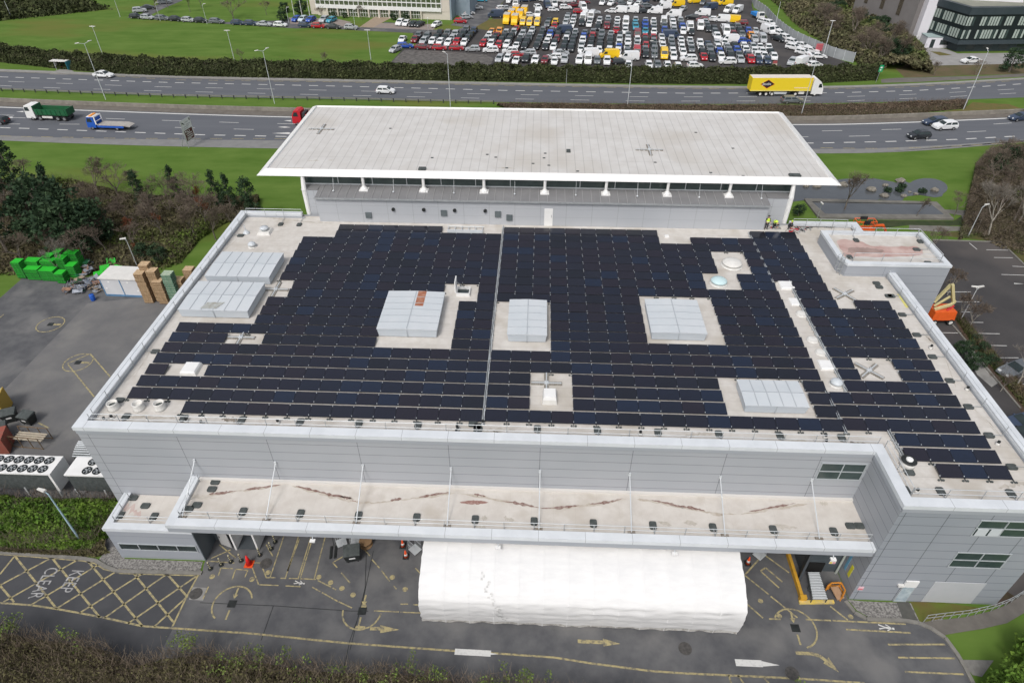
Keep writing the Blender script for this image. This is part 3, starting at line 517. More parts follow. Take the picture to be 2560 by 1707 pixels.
# inner upstands of the parapet
b = MB(); b.box(XL+cw, XL+cw+.05, YF+cw, YB-.6, ZR, ZP-.37); b.box(XR-cw-.05, XR-cw, YR+cw, 57.9, ZR, ZP-.37); b.box(XL+cw+.05, -27.2, YB-.66, YB-.6, ZR, ZP-.37); b.box(XL+cw+.05, XI+cw, YF+cw, YF+cw+.04, ZR, ZP-.37); b.box(XI+cw, XR-cw-.05, YR+cw, YR+cw+.04, ZR, ZP-.37)
W(b, 'parapet_upstand', fascia)
def window(x0, x1, z0, z1, Y, cols, rows, root, fm=framem, gm=glassg, t=0.07, nm='window'):
    fr = MB(); Yf = Y-.06
    for i in range(cols+1):
        x = x0+(x1-x0)*i/cols; fr.box(x-t/2, x+t/2, Yf, Y, z0, z1)
    for j in range(rows+1):
        z = z0+(z1-z0)*j/rows; fr.box(x0-t/2, x1+t/2, Yf-.004, Y, z-t/2, z+t/2)
    f = wpart(fr, nm, fm, root); p = MB(); p.box(x0, x1, Y-.02, Y-.001, z0, z1); g_ = p.build('pane', gm, f); g_.data.transform(root.matrix_basis.inverted()); return f
window(21.9, 25.2, 8.6, 10.38, YF+inn, 2, 2, bld)
w1 = window(31.05, 34.8, 8.78, 10.5, YR+inn, 2, 2, bld); window(31.03, 34.8, 4.93, 6.74, YR+inn, 2, 2, bld)
b = MB(); b.box(31.2, 31.95, YR+.02, YR+.045, 8.86, 9.6); b.box(32.1, 32.85, YR+.02, YR+.045, 8.86, 9.6); o = b.build('opening_light', hoodm, w1); o.data.transform(bld.matrix_basis.inverted())
b = MB(); b.box(28.8, 29.78, YR+.03, YR+.1, .03, 2.1); dr = W(b, 'glazed_door', framem)
b = MB(); b.box(28.88, 29.7, YR+.015, YR+.03, .1, 2.05); o = b.build('pane', mat('frosted_pane', (0.3, 0.38, 0.43), (0.5, 0.57, 0.6), rough=0.3, nscale=3), dr); o.data.transform(bld.matrix_basis.inverted())
b = MB(); b.box(28.8, 29.78, YR-.0, YR+.1, 2.12, 2.9); W(b, 'door_fanlight', white_p)
b = MB(); b.box(28.35, 28.78, YR-.12, YR+.1, 2.25, 2.42); W(b, 'bulkhead_lamp', offwhite)
b = MB(); b.box(30.95, 34.75, YR+.06, YR+.1, .1, 2.9); W(b, 'pale_wall_panel', mat('pale_panel', (0.42, 0.44, 0.46), (0.46, 0.47, 0.49), rough=0.6, nscale=0.4))
# loading canopy in front of the wall
XC0, YC = -27.45, 28.7; ZC = 6.5
cn = MB(); cn.box(XC0+.1, XI+inn, YC+.1, YF+inn, 5.75, 6.2); W(cn, 'canopy_roof', canm)
b = MB(); b.box(XC0+.7, XI+inn-.02, YC, YC+.7, 6.12, ZC); W(b, 'canopy_coping', coping)
b = MB(); b.box(XC0, XC0+.7, YC, YF+.09, 6.12, ZC); W(b, 'canopy_side_coping', coping_y)
b = MB(); b.box(XC0+.05, XI+inn-.02, YC+.03, YC+.11, 5.62, 6.12); b.box(XC0+.03, XC0+.12, YC+.11, YF, 5.62, 6.12); W(b, 'canopy_fascia', fascia)
b = MB(); b.box(XC0+.7, XI+.09, YF-.12, YF+.09, 6.2, 6.42); W(b, 'canopy_flashing', mat('membrane_flashing', (0.62, 0.6, 0.57), rough=0.8))
for i in range(8):      # tie rods of the canopy
    x = -27.0+i*6.95 if i else -26.55
    t = empty('canopy_tie_rod', (x, 0, 0)); COL.objects.unlink(t); bpy.data.objects.remove(t)
    b = MB(); b.tube((x, YF+.08, 8.45), (x, YC+.95, 6.3), .045, 6); b.box(x-.09, x+.09, YF+.0, YF+.09, 8.3, 8.6); o = W(b, 'tie_rod', galvl)
    b = MB(); b.box(x-.28, x+.28, YC+.75, YC+1.15, 6.2, 6.3); o2 = b.build('base_plate', dirt, o); o2.data.transform(bld.matrix_basis.inverted())
# canopy tears and stains
def stain(pts, z, root, m, nm, jit=0.12, wd=(0.1, 0.4)):
    r = random.Random(hash(nm+str(pts[0])) % 9999); P, L_ = resample([G(x, y, z) for x, y in pts], max(6, len(pts)*5)); top = []; bot = []
    for i, p in enumerate(P):
        e = math.sin(math.pi*i/(len(P)-1))**.6 + .05; ww = (wd[0]+(wd[1]-wd[0])*r.random())*e
        top.append((p.x, p.y+ww*.5+r.uniform(-jit, jit)*e)); bot.append((p.x, p.y-ww*.5+r.uniform(-jit, jit)*e))
    b = MB()
    for i in range(len(P)-1):
        b.poly([(bot[i][0], bot[i][1], z+.005), (bot[i+1][0], bot[i+1][1], z+.005), (top[i+1][0], top[i+1][1], z+.005), (top[i][0], top[i][1], z+.005)])
    return wpart(b, nm, m, root)
q8 = ZM(440, 1180, 5.113)
seamrust = mat('torn_membrane_edge', (0.17, 0.09, 0.075), (0.34, 0.27, 0.24), rough=0.95, nscale=4, detail=8)
for P in ([q8(420, 280), q8(600, 265), q8(780, 235)], [q8(880, 225), q8(1100, 195), q8(1340, 160)], [q8(1530, 175), q8(1750, 230), q8(2000, 295), q8(2260, 335)], [k1(0, 455), k1(70, 465)], [k1(300, 478), k1(370, 468)], [k1(470, 460), k1(560, 443), k1(665, 430)], [k1(800, 440), k1(870, 455)], [k1(970, 482), k1(1060, 495), k1(1190, 522)], [k1(1200, 525), k1(1300, 522), k1(1430, 508)], [k1(1490, 500), k1(1600, 490), k1(1690, 465)], [k1(1850, 475), k1(1930, 490), k1(2050, 520)], [k2(0, 512), k2(80, 525), k2(150, 540)], [k2(410, 545), k2(520, 525), k2(690, 495)]):
    stain(P, 6.207, bld, seamrust, 'membrane_tear', .05, (.08, .34))
for P, w_ in (([k1(190-90, 478+5), k1(60, 480)], .1), ([k1(715, 490), k1(780, 490), k1(885, 490)], .42)):
    stain(P, 6.2, bld, mat('reddish_hole', (0.22, 0.1, 0.08), (0.36, 0.24, 0.21), rough=0.8, nscale=5), 'membrane_hole', .04, (w_*.7, w_))
for P in ([k1(835, 585), k1(880, 582)], [k1(975, 580), k1(1040, 595)], [k1(790, 642), k1(880, 646)], [k1(1895, 605), k1(1980, 625)], [k2(20, 610), k2(105, 618)], [k2(545, 630), k2(700, 640)], [q8(310, 550), q8(420, 545)], [k2(830, 495), k2(885, 498)], [q8(100, 290), q8(350, 320), q8(520, 330)]):
    stain(P, 6.2, bld, dirt2, 'roof_stain', .12, (.15, .45))
q5 = ZM(1050, 1000, 7.84); q6 = ZM(140, 1000, 7.84); q7 = ZM(2100, 1080, 7.84); q9 = ZM(1950, 760, 3.267); q0 = ZM(300, 760, 3.92); qa = ZM(540, 460, 7.84)
for P, m_ in (([q5(140, 640), q5(300, 650), q5(600, 655)], dirt2), ([q5(820, 690), q5(960, 650), q5(1140, 690)], dirt), ([q5(1200, 580), q5(1500, 590), q5(1900, 575)], dirt2), ([q5(1150, 650), q5(1350, 640), q5(1560, 630)], dirt2), ([q6(1200, 390), q6(1600, 340), q6(2350, 350)], dirt2), ([q7(100, 225), q7(350, 230), q7(600, 240)], dirt), ([k1(80, 80), k1(230, 85), k1(330, 90)], dirt), ([k1(1600, 100), k1(1750, 110), k1(2000, 120)], dirt), ([k2(580, 110), k2(830, 140), k2(1150, 150)], dirt2), ([k2(0, 100), k2(130, 82), k2(200, 80)], dirt2),
              ([q9(1160, 235), q9(1210, 280), q9(1275, 330)], dirt), ([q9(1320, 420), q9(1360, 470), q9(1440, 690)], dirt2), ([q9(1680, 940), q9(1740, 1000), q9(1800, 1070)], dirt), ([q9(1500, 780), q9(1620, 890), q9(1760, 1040), q9(1900, 1180)], dirt2), ([q9(1780, 1500), q9(1900, 1480), q9(2050, 1450)], dirt2), ([qa(780, 640), qa(1100, 660), qa(1400, 710), qa(1800, 750), qa(2300, 770)], dirt2), ([qa(20, 1430), qa(200, 1270), qa(400, 1100), qa(520, 750)], dirt2),
              ([k2(1530, 425), k2(1580, 440), k2(1610, 445)], dirt), ([q0(1200, 1180), q0(1500, 1200), q0(1850, 1195)], dirt2), ([q0(990, 1130), q0(1100, 1130), q0(1180, 1160)], dirt), ([q0(10, 870), q0(150, 700), q0(330, 400), q0(480, 160)], dirt2), ([q0(60, 760), q0(250, 560), q0(300, 450)], dirt2)):
    stain(P, ZR, bld, m_, 'roof_stain', .14, (.1, .5))
tide = mat('tide_mark', (0.4, 0.35, 0.29), (0.52, 0.475, 0.42), rough=.95, nscale=2.5, detail=8)
for P in ([q8(300, 300), q8(500, 290), q8(800, 240), q8(1100, 205), q8(1360, 168)], [q8(1480, 175), q8(1700, 235), q8(2000, 318), q8(2330, 350)], [k1(-10, 470), k1(120, 492), k1(210, 492), k1(330, 480)], [k1(340, 478), k1(520, 458), k1(690, 435)], [k1(700, 435), k1(880, 462), k1(1060, 500), k1(1240, 530)], [k1(1240, 528), k1(1400, 515), k1(1560, 500), k1(1720, 465)], [k1(1750, 468), k1(1900, 490), k1(2050, 525)], [k2(0, 520), k2(110, 540), k2(220, 560), k2(350, 560)], [k2(360, 562), k2(520, 535), k2(790, 495)]):
    stain(P, 6.203, bld, tide, 'tide_mark', .08, (.1, .3))
# small room at the left end of the canopy
b = MB(); b.box(-33.8, -26.75, 29.93, YF+inn-.02, 0, 3.75); W(b, 'annex_wall', mat('annex_cladding', (0.31, 0.335, 0.375), (0.345, 0.365, 0.4), rough=0.55, nscale=0.2, seams=((2, 0.16, 0.961, 0.03, 0.4),)))
b = MB(); b.box(-33.85, -26.72, 29.95, YF+.08, 3.7, 3.83); W(b, 'annex_roof', canm)
b = MB(); b.box(-33.9, -26.7, 29.87, 30.5, 3.72, 4.06); b.box(-33.9, -33.3, 30.5, YF+.08, 3.72, 4.06); W(b, 'annex_coping', coping_y)
b = MB(); b.box(-26.74, -26.66, 29.9, YF, 0, 3.7); b.box(-26.7, -24.6, 31.9, YF, 0, 5.7); W(b, 'dark_side_wall', mat('dark_side_cladding', (0.1, 0.12, 0.135), (0.12, 0.14, 0.155), rough=0.6, nscale=0.5))
f = window(-33.35, -26.95, 1.25, 2.05, 29.93, 4, 1, bld, nm='ribbon_window', gm=glassd)
stain([(302, 1262), (330, 1268), (352, 1290)], 3.83, bld, mat('pinkish_stain', (0.48, 0.36, 0.33), (0.55, 0.47, 0.43), rough=0.9, nscale=2), 'roof_stain', .3, (.4, .9))
# loading dock
dk = mat('dark_dock_wall', (0.055, 0.065, 0.075), (0.07, 0.08, 0.09), rough=0.6, nscale=1)
b = MB(); b.box(22.5, 25.25, 31.0, 31.2, .02, 5.7); W(b, 'dock_shutter', shutter)
b = MB(); b.box(22.3, 22.5, 31.0, YF, .02, 5.7); b.hexa([(21.75, 29.9, .02), (21.95, 29.9, .02), (22.5, 31, .02), (22.3, 31, .02), (21.75, 29.9, 5.7), (21.95, 29.9, 5.7), (22.5, 31, 5.7), (22.3, 31, 5.7)]); W(b, 'dock_wing_wall', dk)
b = MB(); b.box(22.75, 24.0, 30.9, 30.995, .02, 1.25); W(b, 'dock_opening', mat('dark_opening', (0.01, 0.01, 0.01), rough=0.9))
b = MB(); b.tube((25.15, 30.85, 0), (25.15, 30.85, 5.7), .09, 8); W(b, 'downpipe', mat('pale_green_pipe', (0.42, 0.46, 0.42), rough=0.6))
b = MB(); b.box(24.3, 24.8, 30.96, 30.99, 1.15, 1.55); o = W(b, 'safety_sign', white_p)
b = MB(); b.box(24.33, 24.53, 30.95, 30.96, 1.2, 1.4, 0); b.box(24.57, 24.77, 30.95, 30.96, 1.2, 1.4, 1); o2 = b.build('sign_print', [mat('sign_yellow', (0.8, 0.6, 0.05)), mat('sign_pink', (0.75, 0.3, 0.35))], o); o2.data.transform(bld.matrix_basis.inverted())
b = MB(); b.box(25.6, 26.0, YR+.06, YR+.09, 1.4, 1.85, 0); b.box(25.63, 25.97, YR+.05, YR+.06, 1.5, 1.62, 1); W(b, 'wall_notice', [mat('notice_pink', (0.75, 0.5, 0.55)), mat('notice_red', (0.6, 0.1, 0.12))])
b = MB(); b.box(XI+.06, XI+.09, 29.7, 30.0, 1.3, 2.6); W(b, 'yellow_wall_sign', mat('sign_yellow2', (0.7, 0.65, 0.05)))
b = MB(); b.box(XI+.06, XI+.09, 30.4, 30.65, 1.2, 3.2); W(b, 'blue_wall_sign', mat('sign_blue', (0.15, 0.35, 0.5)))
# lights under the canopy fascia
for x, y in ((1245, 1361), (1688, 1376), (2085, 1392), (780, 1345)):
    p = AY(x, y, YC-.15)
    r_ = empty('floodlight', (p.x, YC-.1, 5.6), label={1245: 'small white floodlight on the canopy edge above the white tent, left one', 1688: 'small white floodlight on the canopy edge near the right end of the white tent', 2085: 'white floodlight on the canopy edge above the dock shutter', 780: 'white floodlight on the canopy edge above the striped bays'}[x], cat='floodlight', group='floodlights along the canopy edge')
    b = MB(); b.box(-.2, .2, -.22, .05, -.22, -.1); b.build('lamp_head', white_p, r_); b = MB(); b.tube((0, .08, .1), (0, -.06, -.1), .04); b.build('bracket', galvl, r_)
# ---------------- tower over the stair at the right rear
TX0, TX1, TY0, TY1, TZ = 31.2, 42.1, 57.9, 64.8, 12.9
b = MB(); foot = [(TX0+.05, 59.1), (TX0+.55, TY0+.06), (TX1-.06, TY0+.06), (TX1-.06, TY1-.06), (TX0+.05, TY1-.06)]
b.prism(foot, 0, TZ-.25); W(b, 'tower_wall', mat('tower_cladding', (0.31, 0.335, 0.375), (0.345, 0.365, 0.4), rough=0.55, nscale=0.12, seams=((2, 0.06, 0.961, 0.03, 0.45), (0, 35.6, 30, 0.035, 0.42))))
b = MB()
for (x0, x1, y0, y1) in ((TX0+.5, TX1, TY0, TY0+.55), (TX1-.6, TX1, TY0+.55, TY1), (TX0, TX1-.6, TY1-.55, TY1), (TX0, TX0+.55, 59.1, TY1-.55)): b.box(x0, x1, y0, y1, TZ-.28, TZ)
b.prism([(TX0, 59.1), (TX0+.5, TY0), (TX0+1.0, TY0+.55), (TX0+.55, 59.1)], TZ-.28, TZ-.002); W(b, 'tower_coping', coping_y)
b = MB(); b.prism([(TX0+.6, 59.2), (TX0+1, TY0+.56), (TX1-.61, TY0+.56), (TX1-.61, TY1-.56), (TX0+.56, TY1-.56)], TZ-.245, TZ-.24); W(b, 'tower_roof', roofm)
qt = ZM(2100, 560, 7.84)
def puddle(pts, z, m, nm, root, n=40, amp=.12):
    P, _ = resample([G(x, y, z) for x, y in pts+pts[:1]], n); r = random.Random(5); b = MB()
    b.poly([(p.x+r.uniform(-amp, amp), p.y+r.uniform(-amp, amp), z) for p in P[:-1]]); return wpart(b, nm, m, root)
puddle([qt(-60, 330), qt(60, 300), qt(420, 340), qt(600, 430), qt(1200, 440), qt(1500, 440), qt(1640, 520), qt(1640, 600), qt(1200, 640), qt(500, 650), qt(100, 640), qt(0, 480)], TZ-.235, redpuddle, 'red_ponding', bld)
puddle([qt(180, 470), qt(400, 455), qt(700, 480), qt(880, 530), qt(860, 560), qt(500, 575), qt(150, 560)], TZ-.23, redpud2, 'standing_water', bld)
b = MB()          # caged ladder on the tower corner
lx, ly = TX0+.12, TY0+.3; dv = Vector((.5, -1.2, 0)).normalized(); nv = Vector((-1.2, -.5, 0)).normalized()
c0 = Vector((TX0+.2, 58.35, 0)) + nv*.12
for s_ in (-.22, .22): b.tube(c0+dv*s_+Vector((0, 0, ZR)), c0+dv*s_+Vector((0, 0, TZ+.9)), .035)
for i in range(8): b.tube(c0-dv*.22+Vector((0, 0, ZR+.25+i*.3)), c0+dv*.22+Vector((0, 0, ZR+.25+i*.3)), .02)
for i in range(3):
    z = ZR+.9+i*.65; P = [c0+dv*(.4*math.cos(a))+nv*(.7*math.sin(a))+Vector((0, 0, z)) for a in [math.pi*k_/8 for k_ in range(9)]]
    for p, q in zip(P, P[1:]): b.tube(p, q, .022)
for a in (2, 4, 6):
    k_ = math.pi*a/8; p = c0+dv*(.4*math.cos(k_))+nv*(.7*math.sin(k_)); b.tube(p+Vector((0, 0, ZR+.9)), p+Vector((0, 0, ZR+2.2)), .02)
W(b, 'caged_ladder', galv)
# ---------------- raised rear hall with the wing roof
b = MB(); b.box(-25.2, 26.0, 67.4, 70.2, ZR-.02, 14.35); W(b, 'upper_wall', clad_back)
b = MB(); b.box(-27.15, -25.2, 68.9, 70.2, ZR-.02, 14.6); W(b, 'upper_wall_return', clad_back); b = MB(); b.box(26.0, 28.9, 68.9, 70.2, ZR-.02, 14.6); W(b, 'upper_wall_return', clad_back)
b = MB(); b.hexa([(-25.3, 67.25, 14.36), (26.1, 67.25, 14.36), (26.1, 70.2, 14.6), (-25.3, 70.2, 14.6), (-25.3, 67.25, 14.46), (26.1, 67.25, 14.46), (26.1, 70.2, 14.72), (-25.3, 70.2, 14.72)]); W(b, 'zinc_roof', zincm)
b = MB(); b.box(-27.3, -25.31, 68.85, 70.2, 14.6, 14.71); W(b, 'side_zinc_roof', zincm); b = MB(); b.box(26.11, 29.0, 68.85, 70.2, 14.6, 14.71); W(b, 'side_zinc_roof', zincm)
b = MB()
for i in range(51):
    x = -24.8+i*1.0; b.hexa([(x, 67.26, 14.47), (x+.05, 67.26, 14.47), (x+.05, 70.18, 14.725), (x, 70.18, 14.725), (x, 67.26, 14.52), (x+.05, 67.26, 14.52), (x+.05, 70.18, 14.78), (x, 70.18, 14.78)])
W(b, 'standing_seams', mat('seam_highlight', (0.34, 0.34, 0.345), rough=0.5))
b = MB(); b.box(-25.35, 26.15, 67.1, 67.25, 14.32, 14.47); W(b, 'gutter', galv)
b = MB(); b.box(-27.2, 29.1, 70.25, 89.5, 0, 16.0); W(b, 'glass_hall', glassg)
b = MB()
for i in range(15): b.box(-27.24+i*4.02, -27.16+i*4.02, 70.19, 70.25, 14.7, 16.0)
b.box(-27.25, 29.15, 70.15, 70.25, 14.74, 14.86); 
for z in (3.2, 6.4, 9.6, 12.8): b.box(29.1, 29.2, 70.25, 89.5, z, z+.12); b.box(-27.3, -27.2, 70.25, 89.5, z, z+.12)
for y in (74, 77, 80, 83, 86): b.box(29.1, 29.18, y, y+.1, 0, 16); b.box(-27.28, -27.2, y, y+.1, 0, 16)
W(b, 'glazing_bars', galvl)
hx0, hx1, hy0, hy1, hz0 = -32.1, 33.85, 68.9, 91.9, 16.27
prof = [(0, 0), (1.15, .5), (1.2, .22)]
def rimloop(d, z): return [(hx0+d, hy0+d, z), (hx1-d, hy0+d, z), (hx1-d, hy1-d, z), (hx0+d, hy1-d, z)]
L0, L1, L2, LB = rimloop(0, hz0), rimloop(.95, hz0+.5), rimloop(1.02, hz0+.3), rimloop(.9, hz0-.25)
b = MB()
for A, B_ in ((L0, L1), (L1, L2), (LB, L0)):
    for i in range(4):
        j = (i+1) % 4; b.poly([A[i], A[j], B_[j], B_[i]])
b.poly(list(reversed(LB))); W(b, 'roof_edge', white_p)
b = MB(); b.poly(L2); W(b, 'high_roof', roofh)
for i in range(9):
    x = -26.93+i*6.96 if i < 8 else 28.75
    if i == 0 or i == 8:
        b = MB(); b.tube((x, 68.95, 11.5), (x, 68.95, 14.6), .26, 10, .3); b.tube((x, 68.95, 14.6), (x, 69.25, 16.3), .3, 10, .2); W(b, 'roof_column', white_p, smooth=False)
    else:
        b = MB(); b.tube((x, 69.2, 14.7), (x, 69.2, 16.3), .17, 10); b.lathe((x, 69.2, 14.66), [(.42, 0), (.4, .18), (.26, .32), (.2, .45)], 12); b.box(x-.5, x+.5, 68.75, 69.65, 14.56, 14.72); W(b, 'roof_column', white_p)
b = MB()
for i in range(8):
    x = -23.4+i*6.96; b.tube((x, 68.6, 14.6), (x, 69.3, 16.3), .02, 4, mi=0); b.lathe((x, 68.55, 14.66), [(.1, 0), (.12, .08), (.06, .16)], 8)
W(b, 'cable_stays', galvl)
b = MB(); d0 = AY(*z1(1395, 1528), 67.4); d1 = AY(*z1(1457, 1432), 67.4); b.box(d0.x, d1.x, 67.34, 67.4, ZR, 13.55); rd = W(b, 'roof_door', white_p)
b = MB(); b.tube((d1.x-.15, 67.3, 12.5), (d1.x-.15, 67.3, 12.8), .03); o = b.build('handle', galv, rd); o.data.transform(bld.matrix_basis.inverted())
for x, y in ((197, 1470), (711, 1455), (1080, 1463), (1158, 1487)):
    p = AY(*z1(x, y), 67.4); b = MB(); b.box(p.x-.35, p.x+.35, 67.25, 67.39, p.z-.36, p.z+.36); W(b, 'louvre_vent', mat('grey_louvre', (0.12, 0.145, 0.155), (0.15, 0.175, 0.185), rough=0.6, nscale=1, seams=((2, 0, .1, .03, .4),)))
for x, y in ((365, 1430), (573, 1432), (784, 1437), (993, 1440)):
    p = AY(*z1(x, y), 67.4); b = MB(); b.tube((p.x, 67.4, p.z), (p.x, 67.2, p.z), .2, 12); W(b, 'flue_outlet', black)
b = MB()
for x, y in ((2115, -60),): pass
for (x0_, y0_, x1_, y1_) in ((150, 620, 0, 0),): pass
for px_ in ((1007, 1058), (1065, 1077), (1403, 1050), (1395, 1082), (1320, 1120), (1428, 1132), (1140, 1150), (1625, 1172), (2155, 1112), (345, 880), (630, 1080)):
    p = G(*z1(*px_), hz0+.3); b.box(p.x-.16, p.x+.16, p.y-.12, p.y+.12, hz0+.305, hz0+.34)
for px_ in ((108, 908), (362, 1016), (210, 1182), (432, 1204)):
    p = G(*z2(*px_), hz0+.3); b.box(p.x-.16, p.x+.16, p.y-.12, p.y+.12, hz0+.305, hz0+.34)
W(b, 'roof_outlets', rubber)
b = MB()
for f, a in ((z1, (535, 590, 1152, 1167)), (z2, (752, 815, 1197, 1214))):
    p = G(*f(a[0], a[3]), hz0+.3); q = G(*f(a[1], a[2]), hz0+.3); b.box(p.x, q.x, p.y, q.y, hz0+.305, hz0+.5); W(b, 'roof_hatch', rubber); b = MB()
p = G(*z1(1562, 1034), hz0+.3); b.box(p.x-.25, p.x+.25, p.y-.5, p.y+.5, hz0+.305, hz0+.36)
W(b, 'roof_hatch', rubber)
hh = ZM(700, 250, 7.467)
for P in ([hh(500, 1145), hh(620, 1135), hh(760, 1130)], [hh(0, 1270), hh(300, 1275), hh(480, 1278)], [hh(900, 1130), hh(1000, 1125)], [z2(690, 820), z2(720, 900), z2(745, 950)], [z1(1050, 1150), z1(1150, 1150), z1(1200, 1155)]):
    stain(P, hz0+.302, bld, dirt2, 'roof_stain', .1, (.1, .35))
# ================================================================ SOLAR ARRAY
PROW, PY, PTILT = 1.473, 1.117, 0.197
ORD = ['first', 'second', 'third', 'fourth', 'fifth', 'sixth', 'seventh', 'eighth', 'ninth', 'tenth', 'eleventh', 'twelfth', 'thirteenth', 'fourteenth', 'fifteenth', 'sixteenth', 'seventeenth', 'eighteenth', 'nineteenth', 'twentieth', 'twenty-first', 'twenty-second', 'twenty-third', 'twenty-fourth']
def rr(*a):
    o = []
    for t in a: o += list(range(t[0], t[1]+1)) if isinstance(t, tuple) else [t]
    return o
LEFT = {0: rr((3, 16)), 1: rr((0, 16)), 2: rr((0, 16)), 3: rr(0, (3, 16)), 4: rr((0, 16)), 5: rr((0, 16)), 6: rr((0, 2), (5, 10), 15, 16), 7: rr((0, 10), 15, 16), 8: rr((4, 10), 15, 16), 9: rr((4, 10), 15, 16), 10: rr((4, 10), 15, 16), 11: rr((5, 10), 16), 12: rr((5, 13), 16), 19: rr((6, 16)), 20: rr((6, 12))}
for k_ in range(13, 19): LEFT[k_] = rr((4, 16))
CEN = {0: rr((0, 15)), 4: rr((0, 15)), 5: rr((0, 15)), 6: rr((3, 15)), 11: rr((0, 7), (12, 15)), 12: rr((0, 15)), 13: rr((0, 11), 14, 15), 14: rr((0, 11), 14, 15), 18: rr((0, 15)), 19: rr((0, 9), (12, 15)), 20: rr((0, 9))}
for k_ in (1, 2, 3): CEN[k_] = rr(0, 1, (4, 10), 15)
for k_ in (7, 8, 9, 10): CEN[k_] = rr((3, 7), (12, 15))
for k_ in (15, 16, 17): CEN[k_] = rr((0, 12), 15)
RGT = {-3: rr((3, 5)), -2: rr((2, 5)), -1: rr((2, 5)), 0: rr((0, 5)), 1: rr((0, 5)), 2: rr((0, 5)), 3: rr((1, 5)), 4: [1, 4, 5], 5: [1, 4, 5], 11: [1, 2, 4, 5], 12: [1, 2], 13: [1, 2]}
for k_ in (6, 7, 8, 9, 10): RGT[k_] = rr((1, 5))
for k_ in range(14, 21): RGT[k_] = rr((0, 2))
BLK = (('left', -32.75, 1.70, 35.62, LEFT), ('middle', -3.62, 1.733, 35.68, CEN), ('right', 24.13, 1.69, 35.85, RGT))
def panel_geo(mbg, mbf, x0, x1, ya, z0, mi=0):
    def P(x, t, up): return (x, ya+PY*t-.17*up, z0+PTILT*t+up)
    e = .018
    mbg.poly([P(x0+e, .014, .034), P(x1-e, .014, .034), P(x1-e, .986, .034), P(x0+e, .986, .034)], mi)
    for a, c, s_, t_ in ((x0, x1, 0, .014), (x0, x1, .986, 1.0)): mbf.hexa([P(a, s_, 0), P(c, s_, 0), P(c, t_, 0), P(a, t_, 0), P(a, s_, .038), P(c, s_, .038), P(c, t_, .038), P(a, t_, .038)])
    for a, c in ((x0, x0+e), (x1-e, x1)): mbf.hexa([P(a, .014, 0), P(c, .014, 0), P(c, .986, 0), P(a, .986, 0), P(a, .014, .038), P(c, .014, .038), P(c, .986, .038), P(a, .986, .038)])
def clamp_geo(mb, x, y, z): mb.box(x-.024, x+.024, y-.035, y+.035, z-.02, z+.05)
def foot_geo(mb, x, y):
    for dx in (-.16, .16): mb.tube((x+dx, y-.1, ZR), (x+dx, y-.1, ZR+.07), .085, 8)
    mb.box(x-.03, x+.03, y-.22, y+.1, ZR+.05, ZR+.1)
allp = []
for bn, X0, pw, Y0, occ in BLK:
    for row, cols in occ.items():
        for i_, c in enumerate(sorted(cols)): allp.append((Y0+row*PROW, bn, row, i_, X0+c*pw, pw, c, c-1 in cols, (row-1 in occ and (c in occ[row-1] or c-1 in occ[row-1]))))
allp.sort(key=lambda a: (a[0], a[4]))
near, rest = allp[:300], allp[300:]
protos = {}
def panel_root(pw, vi):
    key = (pw, vi)
    if key in protos: return protos[key]
    w_ = pw-.008; g1, f1, c1, c2 = MB(), MB(), MB(), MB(); panel_geo(g1, f1, 0, w_, 0, .1)
    clamp_geo(c1, -.012, .12, .16); clamp_geo(c2, -.012, 1.0, .31)
    r_ = empty('solar_panel'); g1.build('glass', PANELM[vi], r_); f1.build('frame', panel_frame, r_); c1.build('front_clamp', galvl, r_); c2.build('rear_clamp', galvl, r_)
    protos[key] = r_; r_['used'] = 0; return r_
prng = random.Random(3)
rowcount = {}
for (y, bn, row, i_, x, pw, c, hasl, hasf) in near:
    vi = prng.choice([0, 0, 1, 1, 2, 4, 4, 5, 5, 3])
    pr = panel_root(pw, vi)
    if pr['used'] == 0: o = pr; pr['used'] = 1
    else: o = dup(pr)
    if 'used' in o and o is not pr: del o['used']
    o.location = (x+.004, y, ZR)
    nrow = {'left': row, 'middle': row, 'right': row+3}[bn]
    o['label'] = '%s solar panel from the left in the %s row from the front, %s block' % (ORD[i_], ORD[nrow], bn)
    o['category'] = 'solar panel'; o['group'] = 'solar panels on the flat roof'
for k_ in protos.values():
    if 'used' in k_: del k_['used']
g1, f1 = MB(), MB()
for (y, bn, row, i_, x, pw, c, hasl, hasf) in rest: panel_geo(g1, f1, x+.004, x+pw-.004, y, ZR+.1, prng.choice([0, 1, 1, 2, 4, 5, 5, 3]))
c1 = MB()
for (y, bn, row, i_, x, pw, c, hasl, hasf) in rest: clamp_geo(c1, x, y+.1, ZR+.16); clamp_geo(c1, x, y+1.0, ZR+.31)
rp = empty('solar_panels', (0, 60, ZR), label='far half of the black solar panels covering the back of the roof', cat='solar panels'); rp['kind'] = 'stuff'
rp2 = wpart(g1, 'glass', PANELM, rp); wpart(f1, 'frame', panel_frame, rp); wpart(c1, 'clamps', galvl, rp)
for o in (rp2,): pass
